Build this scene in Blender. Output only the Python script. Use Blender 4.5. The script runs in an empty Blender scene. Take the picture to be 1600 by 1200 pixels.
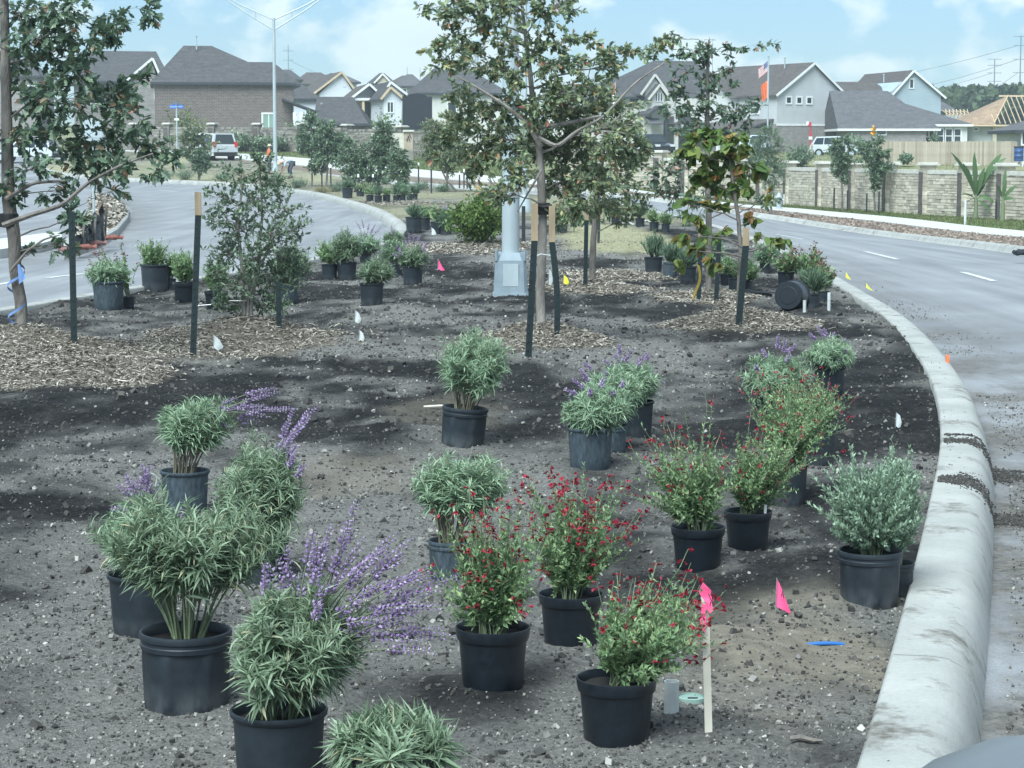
import bpy, math, random
import numpy as np
from mathutils import Vector, Matrix

# ------------------------------------------------------------------ camera, sky, sun, exposure
SC = bpy.context.scene
COL = SC.collection
FPX, CAMH = 3422.0, 1.65
PITCH = math.atan(360.0 / FPX)
cam = bpy.data.objects.new('camera', bpy.data.cameras.new('camera'))
COL.objects.link(cam)
cam.location = (0, 0, CAMH)
cam.rotation_euler = (math.pi / 2 - PITCH, 0, 0)
cam.data.sensor_width = 36
cam.data.lens = FPX / 1600 * 36
cam.data.clip_start = 0.1
cam.data.clip_end = 3000
cam.data.dof.use_dof = False
cam.data.dof.focus_distance = 13
cam.data.dof.aperture_fstop = 9
SC.camera = cam

SUN_EL, SUN_AZ = math.radians(54), math.radians(204)   # azimuth clockwise from +Y: behind the camera, slightly to the left
world = bpy.data.worlds.new('World')
SC.world = world
world.use_nodes = True
wn = world.node_tree
wn.nodes.clear()
def N(tree, typ, **kw):
    n = tree.nodes.new(typ)
    for k, v in kw.items():
        if k.startswith('i_'):
            n.inputs[int(k[2:])].default_value = v
        else:
            setattr(n, k, v)
    return n
wo = N(wn, 'ShaderNodeOutputWorld')
bg = N(wn, 'ShaderNodeBackground')
bg.inputs[1].default_value = 0.1
sky = N(wn, 'ShaderNodeTexSky', sky_type='NISHITA', sun_disc=False, sun_elevation=SUN_EL, sun_rotation=SUN_AZ,
        air_density=1.0, dust_density=0.15, ozone_density=2.5)
tint = N(wn, 'ShaderNodeMix', data_type='RGBA', blend_type='MULTIPLY')
tint.inputs[0].default_value = 1.0
tint.inputs[7].default_value = (0.50, 0.69, 0.88, 1)
tc = N(wn, 'ShaderNodeTexCoord')
mp = N(wn, 'ShaderNodeMapping')
mp.inputs[1].default_value = (0.31, 0.12, 0.40)
mp.inputs[3].default_value = (1.0, 1.0, 1.5)
nz = N(wn, 'ShaderNodeTexNoise')
nz.inputs['Scale'].default_value = 20
nz.inputs['Detail'].default_value = 9
nz.inputs['Roughness'].default_value = 0.5
nz.inputs['Distortion'].default_value = 0.15
cr = N(wn, 'ShaderNodeValToRGB')
cr.color_ramp.elements[0].position = 0.465
cr.color_ramp.elements[1].position = 0.56
cr.color_ramp.elements[0].color = (0, 0, 0, 1)
cr.color_ramp.elements[1].color = (1, 1, 1, 1)
nz2 = N(wn, 'ShaderNodeTexNoise')
nz2.inputs['Scale'].default_value = 26
nz2.inputs['Detail'].default_value = 5
cmx = N(wn, 'ShaderNodeMix', data_type='RGBA')
cmx.inputs[6].default_value = (5.9, 7.0, 7.3, 1)
cmx.inputs[7].default_value = (8.4, 9.2, 8.9, 1)
mul = N(wn, 'ShaderNodeMath', operation='MULTIPLY')
mul.inputs[1].default_value = 0.86
mix = N(wn, 'ShaderNodeMix', data_type='RGBA')
L = wn.links.new
L(sky.outputs[0], tint.inputs[6])
L(tc.outputs['Generated'], mp.inputs[0]); L(mp.outputs[0], nz.inputs[0]); L(mp.outputs[0], nz2.inputs[0])
L(nz.outputs[0], cr.inputs[0]); L(cr.outputs[0], mul.inputs[0]); L(mul.outputs[0], mix.inputs[0])
L(nz2.outputs[0], cmx.inputs[0])
L(tint.outputs[2], mix.inputs[6]); L(cmx.outputs[2], mix.inputs[7])
L(mix.outputs[2], bg.inputs[0]); L(bg.outputs[0], wo.inputs[0])

sl = bpy.data.lights.new('sun', 'SUN')
sl.energy = 4.5
sl.angle = math.radians(40)
sl.color = (0.90, 1.0, 1.01)
sun = bpy.data.objects.new('sun', sl)
COL.objects.link(sun)
sdir = Vector((math.sin(SUN_AZ) * math.cos(SUN_EL), math.cos(SUN_AZ) * math.cos(SUN_EL), math.sin(SUN_EL)))
sun.rotation_euler = (-sdir).to_track_quat('-Z', 'Y').to_euler()
sun.location = (0, -5, 20)

SC.view_settings.view_transform = 'Standard'
SC.view_settings.look = 'None'
SC.view_settings.exposure = 0.70
SC.view_settings.gamma = 1.0
SC.cycles.use_denoising = True
SC.cycles.max_bounces = 6
SC.cycles.transparent_max_bounces = 6

# ------------------------------------------------------------------ maths helpers
rng = np.random.default_rng(7)
random.seed(7)

def sstep(a, b, x):
    t = np.clip((np.asarray(x, float) - a) / (b - a), 0, 1)
    return t * t * (3 - 2 * t)

def hash2(ix, iy, s=0):
    h = (ix.astype(np.int64) * 374761393 + iy.astype(np.int64) * 668265263 + s * 974634541) & 0xffffffff
    h = ((h ^ (h >> 13)) * 1274126177) & 0xffffffff
    h = h ^ (h >> 16)
    return (h & 0xffffff) / float(0xffffff)

def vnoise(x, y, s=0):
    x = np.asarray(x, float); y = np.asarray(y, float)
    ix = np.floor(x); iy = np.floor(y)
    fx = x - ix; fy = y - iy
    fx = fx * fx * (3 - 2 * fx); fy = fy * fy * (3 - 2 * fy)
    a = hash2(ix, iy, s); b = hash2(ix + 1, iy, s); c = hash2(ix, iy + 1, s); d = hash2(ix + 1, iy + 1, s)
    return (a * (1 - fx) + b * fx) * (1 - fy) + (c * (1 - fx) + d * fx) * fy - 0.5

def terr(x, y):
    """land without small relief"""
    x = np.asarray(x, float); y = np.asarray(y, float)
    z = -0.9 * sstep(22, 80, y) * sstep(2.5, 13, x) * (1 - sstep(108, 160, y))
    z = z + 1.9 * sstep(112, 178, y) + 6.0 * sstep(200, 480, y) - 3.0 * sstep(1500, 3500, y)
    return z

MOUNDS = []      # x, y, radius, height
def bedz(x, y):
    z = terr(x, y)
    for mx, my, r, h in MOUNDS:
        q = ((np.asarray(x) - mx) ** 2 + (np.asarray(y) - my) ** 2) / (r * r)
        z = z + h * np.exp(-q * 1.6)
    fade = 1 - sstep(45, 70, y)
    z = z + fade * (0.07 * vnoise(np.asarray(x) * 0.7, np.asarray(y) * 0.55, 3) + 0.075 * vnoise(np.asarray(x) * 1.6, np.asarray(y) * 1.5, 4)
                    + 0.036 * vnoise(np.asarray(x) * 5, np.asarray(y) * 4, 5) + 0.020 * vnoise(np.asarray(x) * 17, np.asarray(y) * 15, 6))
    return z

CP, SP = math.cos(PITCH), math.sin(PITCH)
def ray(px, py):
    x = (px - 800) / FPX; y = (600 - py) / FPX
    return np.array([x, CP + SP * y, -SP + CP * y])
def at(px, py, Y):
    r = ray(px, py); t = Y / r[1]
    return np.array([r[0] * t, Y, CAMH + r[2] * t])
def onto(px, py, off=0.0, fn=terr):
    """where the sight line through a photograph point meets the land"""
    r = ray(px, py)
    lo, hi = 3.0, 3.0
    f = lambda t: CAMH + r[2] * t - (float(fn(r[0] * t, r[1] * t)) + off)
    t = 3.0
    while t < 900 and f(t) > 0:
        lo = t; t *= 1.03
    hi = t
    for _ in range(40):
        m = (lo + hi) / 2
        if f(m) > 0: lo = m
        else: hi = m
    t = (lo + hi) / 2
    return np.array([r[0] * t, r[1] * t, CAMH + r[2] * t])
def mpp(Y):
    return Y / FPX

# ------------------------------------------------------------------ mesh helpers
class Geo:
    def __init__(s):
        s.v = []; s.f = []; s.n = 0
    def add(s, V, *Fs):
        V = np.asarray(V, float).reshape(-1, 3)
        for F in Fs:
            F = np.asarray(F, dtype=np.int64)
            if F.size: s.f.append(F + s.n)
        s.v.append(V); s.n += len(V)
        return s
    def box(s, x0, x1, y0, y1, z0, z1):
        V = [(x0, y0, z0), (x1, y0, z0), (x1, y1, z0), (x0, y1, z0), (x0, y0, z1), (x1, y0, z1), (x1, y1, z1), (x0, y1, z1)]
        return s.add(V, [(0, 3, 2, 1), (4, 5, 6, 7), (0, 1, 5, 4), (1, 2, 6, 5), (2, 3, 7, 6), (3, 0, 4, 7)])
    def beam(s, a, b, w, h=None, up=(0, 0, 1)):
        a = np.asarray(a, float); b = np.asarray(b, float); h = h or w
        d = b - a; d /= np.linalg.norm(d) + 1e-9
        u = np.asarray(up, float)
        if abs(d @ u) > 0.98: u = np.array([0, 1.0, 0])
        x = np.cross(d, u); x /= np.linalg.norm(x); u = np.cross(x, d)
        V = []
        for p in (a, b):
            for sx, su in ((-1, -1), (1, -1), (1, 1), (-1, 1)):
                V.append(p + x * sx * w / 2 + u * su * h / 2)
        return s.add(V, [(0, 1, 2, 3)[::-1], (4, 5, 6, 7), (0, 1, 5, 4), (1, 2, 6, 5), (2, 3, 7, 6), (3, 0, 4, 7)])
    def tube(s, P, R, k=6, cap=True):
        P = np.asarray(P, float); n = len(P)
        R = np.broadcast_to(np.asarray(R, float), (n,))
        T = np.gradient(P, axis=0); T /= np.linalg.norm(T, axis=1)[:, None] + 1e-9
        ref = np.array([1.0, 0, 0]) if abs(T[:, 0]).mean() < 0.7 else np.array([0, 0, 1.0])
        X = np.cross(T, ref); X /= np.linalg.norm(X, axis=1)[:, None] + 1e-9
        Y = np.cross(T, X)
        a = np.arange(k) * 2 * math.pi / k
        V = P[:, None, :] + R[:, None, None] * (X[:, None, :] * np.cos(a)[None, :, None] + Y[:, None, :] * np.sin(a)[None, :, None])
        i = np.arange(n - 1)[:, None] * k; j = np.arange(k)[None, :]; j2 = (j + 1) % k
        F = np.stack([i + j, i + j2, i + k + j2, i + k + j], -1).reshape(-1, 4)
        V = V.reshape(-1, 3)
        if cap:
            V = np.vstack([V, P[0], P[-1]])
            jj = np.arange(k); b = (n - 1) * k
            c0 = np.stack([np.full(k, n * k), (jj + 1) % k, jj], -1)
            c1 = np.stack([np.full(k, n * k + 1), b + jj, b + (jj + 1) % k], -1)
            return s.add(V, F, np.vstack([c0, c1]))
        return s.add(V, F)
    def lathe(s, prof, k=24, rib=None, c=(0, 0, 0)):
        prof = np.asarray(prof, float); n = len(prof)
        a = np.arange(k) * 2 * math.pi / k
        r = prof[:, 0][:, None] * np.ones(k)[None, :]
        if rib is not None: r = r * (1 + rib)
        V = np.stack([r * np.cos(a) + c[0], r * np.sin(a) + c[1], prof[:, 1][:, None] * np.ones(k) + c[2]], -1).reshape(-1, 3)
        i = np.arange(n - 1)[:, None] * k; j = np.arange(k)[None, :]; j2 = (j + 1) % k
        return s.add(V, np.stack([i + j, i + j2, i + k + j2, i + k + j], -1).reshape(-1, 4))
    def prism(s, poly, y0, y1):
        """polygon in x,z (anticlockwise seen from -y) pushed from y0 to y1"""
        n = len(poly)
        V = [(x, y0, z) for x, z in poly] + [(x, y1, z) for x, z in poly]
        s.add(V, [tuple(range(n))])
        s.f.append(np.array([[i for i in range(2 * n - 1, n - 1, -1)]]) + (s.n - 2 * n))
        s.f.append(np.array([[(i + 1) % n, i, i + n, (i + 1) % n + n] for i in range(n)]) + (s.n - 2 * n))
        return s
    def scatter(s, tv, tf, P, R, S):
        tv = np.asarray(tv, float); tf = np.asarray(tf)
        P = np.asarray(P, float); n = len(P)
        if n == 0: return s
        S = np.asarray(S, float)
        if S.ndim == 1: S = S[:, None].repeat(3, 1)
        V = np.einsum('nij,nkj->nki', R, tv[None] * S[:, None, :]) + P[:, None, :]
        F = (tf[None] + (np.arange(n) * len(tv))[:, None, None]).reshape(-1, tf.shape[1])
        return s.add(V.reshape(-1, 3), F)
    def mesh(s, name, smooth=False):
        me = bpy.data.meshes.new(name)
        V = np.vstack(s.v) if s.v else np.zeros((0, 3))
        me.vertices.add(len(V)); me.vertices.foreach_set('co', V.astype(np.float32).ravel())
        tot = [np.full(len(F), F.shape[1]) for F in s.f]
        idx = np.concatenate([F.ravel() for F in s.f]); tot = np.concatenate(tot)
        me.loops.add(len(idx)); me.loops.foreach_set('vertex_index', idx.astype(np.int32))
        me.polygons.add(len(tot))
        st = np.concatenate([[0], np.cumsum(tot)[:-1]])
        me.polygons.foreach_set('loop_start', st.astype(np.int32))
        me.polygons.foreach_set('use_smooth', np.full(len(tot), bool(smooth)))
        me.update(calc_edges=True)
        if smooth and len(tot) < 30000: me.set_sharp_from_angle(angle=0.95)
        return me

def frames(D, Nn):
    D = D / (np.linalg.norm(D, axis=1)[:, None] + 1e-9)
    X = np.cross(D, Nn); X /= np.linalg.norm(X, axis=1)[:, None] + 1e-9
    Z = np.cross(X, D)
    return np.stack([X, D, Z], -1)

def randrot(n, r=rng):
    return frames(r.normal(size=(n, 3)), r.normal(size=(n, 3)))

def part(name, geo, mat, parent=None, smooth=False, loc=None, kind=None):
    me = geo.mesh(name, smooth) if isinstance(geo, Geo) else geo
    if mat is not None and not me.materials: me.materials.append(mat)
    o = bpy.data.objects.new(name, me); COL.objects.link(o)
    if parent is not None: o.parent = parent
    if loc is not None: o.location = loc
    if kind: o['kind'] = kind
    return o
def thing(name, label, cat, loc=(0, 0, 0), rz=0.0, group=None):
    o = bpy.data.objects.new(name, None); COL.objects.link(o)
    o.empty_display_size = 0.2
    o.location = loc; o.rotation_euler = (0, 0, rz)
    o['label'] = label; o['category'] = cat; o['kind'] = 'thing'
    if group: o['group'] = group
    return o
def tag(o, label, cat, group=None):
    o['label'] = label; o['category'] = cat; o['kind'] = 'thing'
    if group: o['group'] = group
    return o
def struct(name, geo, mat, smooth=False, kind='structure'):
    return part(name, geo, mat, smooth=smooth, kind=kind)
def copy_tree(o, parent=None):
    c = o.copy(); COL.objects.link(c)
    if parent is not None:
        c.parent = parent; c.matrix_parent_inverse = o.matrix_parent_inverse.copy()
    for ch in [q for q in bpy.data.objects if q.parent == o]:
        copy_tree(ch, c)
    return c

# ------------------------------------------------------------------ materials
def new_mat(name):
    m = bpy.data.materials.new(name); m.use_nodes = True
    t = m.node_tree; b = t.nodes['Principled BSDF']
    return m, t, b
def ramp(t, fac, stops):
    r = t.nodes.new('ShaderNodeValToRGB')
    e = r.color_ramp.elements
    while len(e) < len(stops): e.new(0.5)
    for q, (p, c) in zip(e, stops):
        q.position = p; q.color = (*c, 1) if len(c) == 3 else c
    t.links.new(fac, r.inputs[0])
    return r.outputs[0]
def noise(t, scale, detail=4, rough=0.55, coord='Object', stretch=None, dist=0.0):
    c = t.nodes.new('ShaderNodeTexCoord'); n = t.nodes.new('ShaderNodeTexNoise')
    n.inputs['Scale'].default_value = scale; n.inputs['Detail'].default_value = detail
    n.inputs['Roughness'].default_value = rough; n.inputs['Distortion'].default_value = dist
    src = c.outputs[coord]
    if stretch:
        m = t.nodes.new('ShaderNodeMapping'); m.inputs[3].default_value = stretch
        t.links.new(src, m.inputs[0]); src = m.outputs[0]
    t.links.new(src, n.inputs[0])
    return n.outputs[0]
def mixc(t, fac, a, b, mode='MIX'):
    m = t.nodes.new('ShaderNodeMix'); m.data_type = 'RGBA'; m.blend_type = mode
    for sock, v in ((m.inputs[0], fac), (m.inputs[6], a), (m.inputs[7], b)):
        if isinstance(v, (int, float)): sock.default_value = v
        elif isinstance(v, tuple): sock.default_value = (*v, 1)
        else: t.links.new(v, sock)
    return m.outputs[2]
def bump(t, b, h, strength=0.4, dist=0.02):
    n = t.nodes.new('ShaderNodeBump'); n.inputs['Strength'].default_value = strength; n.inputs['Distance'].default_value = dist
    t.links.new(h, n.inputs['Height']); t.links.new(n.outputs[0], b.inputs['Normal'])
def plain(name, col, rough=0.6, var=0.18, scale=8, metal=0.0, bmp=0.0, spec=0.5, coord='Object', stretch=None):
    m, t, b = new_mat(name)
    n = noise(t, scale, 5, coord=coord, stretch=stretch)
    lo = tuple(max(0, c * (1 - var)) for c in col); hi = tuple(min(1, c * (1 + var)) for c in col)
    t.links.new(ramp(t, n, [(0.3, lo), (0.7, hi)]), b.inputs['Base Color'])
    b.inputs['Roughness'].default_value = rough; b.inputs['Metallic'].default_value = metal
    b.inputs['Specular IOR Level'].default_value = spec
    if bmp: bump(t, b, noise(t, scale * 4, 4, coord=coord, stretch=stretch), bmp)
    return m
def leafmat(name, stops, trans=0.25, rough=0.6, spec=0.3):
    """every leaf its own tone; light passes through the blade"""
    m, t, b = new_mat(name)
    g = t.nodes.new('ShaderNodeNewGeometry')
    col = ramp(t, g.outputs['Random Per Island'], stops)
    t.links.new(col, b.inputs['Base Color'])
    b.inputs['Roughness'].default_value = rough; b.inputs['Specular IOR Level'].default_value = spec
    tr = t.nodes.new('ShaderNodeBsdfTranslucent'); t.links.new(col, tr.inputs[0])
    mx = t.nodes.new('ShaderNodeMixShader'); mx.inputs[0].default_value = trans
    t.links.new(b.outputs[0], mx.inputs[1]); t.links.new(tr.outputs[0], mx.inputs[2])
    t.links.new(mx.outputs[0], t.nodes['Material Output'].inputs[0])
    return m
def piecemat(name, stops, rough=0.85, bmp=0.0, scale=20):
    m, t, b = new_mat(name)
    g = t.nodes.new('ShaderNodeNewGeometry')
    c = ramp(t, g.outputs['Random Per Island'], stops)
    c = mixc(t, 0.35, c, ramp(t, noise(t, scale, 3), [(0.3, (0.25, 0.25, 0.25)), (0.7, (1, 1, 1))]), 'MULTIPLY')
    t.links.new(c, b.inputs['Base Color']); b.inputs['Roughness'].default_value = rough
    if bmp: bump(t, b, noise(t, scale * 2, 4), bmp)
    return m
def objmat(name, stops, rough=0.85, scale=14):
    """tone differs from object to object"""
    m, t, b = new_mat(name)
    g = t.nodes.new('ShaderNodeObjectInfo')
    c = ramp(t, g.outputs['Random'], stops)
    c = mixc(t, 0.4, c, ramp(t, noise(t, scale, 4), [(0.3, (0.35, 0.35, 0.35)), (0.7, (1, 1, 1))]), 'MULTIPLY')
    t.links.new(c, b.inputs['Base Color']); b.inputs['Roughness'].default_value = rough
    bump(t, b, noise(t, scale * 2, 4), 0.3)
    return m

M = {}
M['pot'] = plain('pot_plastic', (0.018, 0.026, 0.034), 0.42, 0.35, 9, spec=0.45)
M['pot_dusty'] = plain('pot_dusty_plastic', (0.045, 0.062, 0.075), 0.55, 0.45, 7, spec=0.4, stretch=(1, 1, .4))
M['pot_soil'] = plain('potting_soil', (0.028, 0.024, 0.021), 0.95, 0.6, 60, bmp=0.8)
M['stem'] = plain('woody_stem', (0.19, 0.17, 0.12), 0.8, 0.3, 30)
M['stem_green'] = plain('green_stem', (0.14, 0.18, 0.10), 0.7, 0.3, 30)
M['sage'] = leafmat('sage_leaf', [(0, (0.171, 0.265, 0.171)), (0.5, (0.253, 0.372, 0.243)), (1, (0.402, 0.512, 0.342))], 0.22)
M['sage_green'] = leafmat('green_sage_leaf', [(0, (0.123, 0.186, 0.113)), (0.55, (0.205, 0.285, 0.183)), (0.97, (0.342, 0.432, 0.304)), (1, (0.410, 0.357, 0.212))], 0.25)
M['salvia'] = leafmat('salvia_leaf', [(0, (0.127, 0.212, 0.112)), (0.6, (0.217, 0.333, 0.163)), (1, (0.388, 0.488, 0.247))], 0.25)
M['cenizo'] = leafmat('silver_leaf', [(0, (0.188, 0.273, 0.196)), (0.6, (0.292, 0.402, 0.292)), (1, (0.428, 0.547, 0.402))], 0.15)
M['rosemary'] = leafmat('needle_leaf', [(0, (0.077, 0.133, 0.084)), (0.6, (0.126, 0.196, 0.126)), (1, (0.196, 0.266, 0.168))], 0.15)
M['purple'] = leafmat('purple_flower', [(0, (0.216, 0.140, 0.302)), (0.6, (0.356, 0.254, 0.443)), (1, (0.562, 0.464, 0.626))], 0.25, 0.8)
M['red'] = leafmat('red_flower', [(0, (0.150, 0.009, 0.022)), (0.6, (0.270, 0.015, 0.034)), (1, (0.413, 0.045, 0.075))], 0.25, 0.7)
M['rust'] = leafmat('rusty_flower', [(0, (0.143, 0.055, 0.055)), (0.6, (0.220, 0.088, 0.088)), (1, (0.330, 0.165, 0.143))], 0.2, 0.8)
M['oak_dark'] = leafmat('oak_leaf_dark', [(0, (0.067, 0.110, 0.079)), (0.6, (0.114, 0.180, 0.118)), (0.94, (0.188, 0.264, 0.151)), (1, (0.440, 0.188, 0.142))], 0.25, 0.45, 0.5)
M['oak'] = leafmat('oak_leaf', [(0, (0.108, 0.155, 0.100)), (0.5, (0.179, 0.239, 0.143)), (0.9, (0.312, 0.364, 0.186)), (0.97, (0.458, 0.374, 0.170)), (1, (0.529, 0.176, 0.143))], 0.28, 0.5, 0.4)
M['live_oak'] = leafmat('live_oak_leaf', [(0, (0.085, 0.133, 0.090)), (0.6, (0.158, 0.230, 0.145)), (1, (0.290, 0.374, 0.239))], 0.18, 0.45, 0.5)
M['redbud'] = leafmat('redbud_leaf', [(0, (0.072, 0.132, 0.036)), (0.55, (0.132, 0.204, 0.054)), (0.82, (0.240, 0.276, 0.072)), (0.92, (0.336, 0.240, 0.072)), (1, (0.396, 0.168, 0.084))], 0.35)
M['shrub'] = leafmat('bright_shrub_leaf', [(0, (0.063, 0.115, 0.034)), (0.6, (0.115, 0.190, 0.052)), (1, (0.196, 0.276, 0.081))], 0.3)
M['banana'] = leafmat('banana_leaf', [(0, (0.07, 0.13, 0.06)), (1, (0.14, 0.22, 0.10))], 0.35, 0.4)
M['bark'] = plain('grey_bark', (0.145, 0.13, 0.115), 0.9, 0.5, 14, bmp=0.9, stretch=(1, 1, .25))
M['bark_pale'] = plain('pale_bark', (0.235, 0.215, 0.19), 0.9, 0.4, 14, bmp=0.7, stretch=(1, 1, .25))
M['post_green'] = plain('green_post_paint', (0.005, 0.015, 0.016), 0.5, 0.3, 12)
M['post_black'] = plain('black_post_paint', (0.018, 0.022, 0.026), 0.5, 0.3, 12)
M['wood_tip'] = plain('bare_wood', (0.27, 0.205, 0.13), 0.8, 0.3, 14, stretch=(1, 1, .2))
M['wood_pale'] = plain('weathered_lath', (0.58, 0.54, 0.45), 0.8, 0.2, 10, stretch=(1, 1, .2))
M['white_paint'] = plain('white_paint', (0.76, 0.78, 0.76), 0.6, 0.06, 4)
M['white_plastic'] = plain('white_plastic', (0.50, 0.53, 0.52), 0.5, 0.15, 12)
M['pink'] = plain('pink_vinyl', (0.95, 0.10, 0.26), 0.5, 0.12, 6)
M['yellow'] = plain('yellow_vinyl', (0.78, 0.82, 0.06), 0.5, 0.12, 6)
M['amber'] = plain('amber_vinyl', (0.82, 0.45, 0.03), 0.5, 0.15, 3)
M['orange'] = plain('orange_vinyl', (0.85, 0.16, 0.05), 0.6, 0.15, 6)
M['wire'] = plain('steel_wire', (0.42, 0.42, 0.42), 0.4, 0.1, 10, metal=0.7)
M['ink'] = plain('black_ink', (0.01, 0.01, 0.01), 0.8, 0.1, 5)
M['galv'] = plain('galvanised_steel', (0.38, 0.44, 0.46), 0.5, 0.10, 5, metal=0.15, stretch=(1, 1, .3))
M['concrete_box'] = plain('aluminium_pole_base', (0.21, 0.26, 0.295), 0.6, 0.14, 6, metal=0.1)
M['blue_pipe'] = plain('blue_pipe', (0.025, 0.13, 0.38), 0.35, 0.15, 6)
M['valve'] = plain('faded_green_lid', (0.20, 0.30, 0.26), 0.7, 0.15, 14)
M['strap'] = plain('black_rubber', (0.012, 0.012, 0.014), 0.7, 0.3, 10)
M['ochre'] = plain('dull_yellow_tape', (0.42, 0.30, 0.05), 0.6, 0.2, 5)
M['ribbon'] = plain('blue_tape', (0.16, 0.27, 0.52), 0.5, 0.15, 10)

# ------------------------------------------------------------------ plan of the place
def hermite(pts, step=0.5):
    """smooth x(y) through plan points sorted by y"""
    p = sorted([(float(q[1]), float(q[0])) for q in pts])
    ys = np.array([a for a, b in p]); xs = np.array([b for a, b in p])
    h = np.diff(ys); d = np.diff(xs) / h
    m = np.zeros(len(ys)); m[0] = d[0]; m[-1] = d[-1]
    for i in range(1, len(ys) - 1):
        m[i] = (d[i - 1] * h[i] + d[i] * h[i - 1]) / (h[i] + h[i - 1])
    Y = np.arange(ys[0], ys[-1], step)
    k = np.clip(np.searchsorted(ys, Y, side='right') - 1, 0, len(h) - 1)
    t = (Y - ys[k]) / h[k]
    X = (2 * t**3 - 3 * t**2 + 1) * xs[k] + (t**3 - 2 * t**2 + t) * h[k] * m[k] + (-2 * t**3 + 3 * t**2) * xs[k + 1] + (t**3 - t**2) * h[k] * m[k + 1]
    return Y, X
def curve_fn(px, extra=(), off=0.0):
    pts = [onto(a, b, off)[:2] for a, b in px] + [np.array(e, float) for e in extra]
    Y, X = hermite(pts)
    return (lambda y: np.interp(y, Y, X)), (Y, X)

fR, cR = curve_fn([(1350, 1200), (1410, 990), (1440, 870), (1460, 780), (1475, 690), (1465, 610), (1430, 545), (1385, 495), (1310, 446), (1213, 390)],
                  [(0.25, 3.0), (-0.5, 0.0), (-2.0, -6), (4.6, 52), (3.9, 66), (1.8, 84), (-3, 104), (-10, 128), (-24, 160), (-45, 195)], 0.04)
fL, cL = curve_fn([(0, 487), (130, 465), (500, 405), (600, 382), (632, 362), (612, 336), (540, 311), (470, 297), (330, 284), (180, 277)],
                  [(-7.0, 16), (-9.0, 6), (-11, -6), (-36, 170), (-55, 195)], 0.03)
fLo, cLo = curve_fn([(0, 404), (130, 379), (192, 352), (207, 331), (192, 313), (130, 292)], [(-9.5, 26), (-11, 18), (-14, 6), (-18, -6), (-40, 150), (-62, 190)], -0.12)
fO, cO = curve_fn([], [(8.0, -6), (9.3, 5), (10.0, 25), (10.45, 44.8), (11.1, 54.9), (11.5, 66), (11.1, 77), (9.9, 84.5), (7.4, 91.5), (4.2, 98.5), (0.6, 106.5), (-3.6, 116.5), (-8.6, 127), (-14.2, 137.5), (-50, 195)])
fS0, cS0 = curve_fn([], [(11, -6), (12.6, 5), (13.4, 30), (14.07, 60.3), (13.95, 79.9), (12.95, 88.9), (11.5, 97.5), (7.6, 104.5), (3.6, 111), (-0.6, 119), (-5.5, 128.5), (-11.6, 139.5), (-46, 196)])
fS1, cS1 = curve_fn([], [(13, -6), (14.8, 5), (15.8, 40), (16.4, 68), (15.3, 87.5), (14.0, 96.2), (12.5, 104.5), (9.0, 111.5), (5.0, 118), (0.9, 125.5), (-3.8, 134), (-9.6, 145), (-43, 197)])
WALLPX = [(1620, 346.5), (1600, 345), (1500, 339), (1400, 333), (1300, 325.5), (1213, 318), (1110, 308), (1020, 297), (860, 275), (700, 248), (560, 241), (450, 237.5), (330, 236.5), (200, 235.5)]
wall_pts = [onto(a, b) for a, b in WALLPX]
fW, cW = curve_fn([], [w[:2] for w in wall_pts] + [(22, 30), (22, -6)])

# tree places first: each stands on a mound of chips
TREE_AT = {}
for k, (px, py, r, h) in dict(left_oak=(30, 552, 1.0, 0.27), live_oak=(386, 528, 0.86, 0.25), mid_oak=(845, 532, 0.58, 0.18), redbud=(1155, 506, 0.66, 0.20),
                              back_oak=(1106, 462, 0.5, 0.08), behind_oak=(925, 446, 0.7, 0.12), shrub=(748, 381, 1.1, 0.12), pole=(798, 463, 0.4, 0.0)).items():
    p = onto(px, py + (0 if h == 0 else 6))
    TREE_AT[k] = p
    if h: MOUNDS.append((p[0], p[1], r, h))
for px, py, r, h in ((120, 590, .6, .12), (700, 392, 0.9, .06), (960, 428, .7, .06), (610, 318, 1.5, .06)):
    p = onto(px, py); MOUNDS.append((p[0], p[1], r, h))
SAND = [(onto(1230, 1010), 0.42, 1.0), (onto(1160, 1075), 0.3, .45), (onto(560, 745), .35, .5), (onto(700, 640), .5, .35)]

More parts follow.
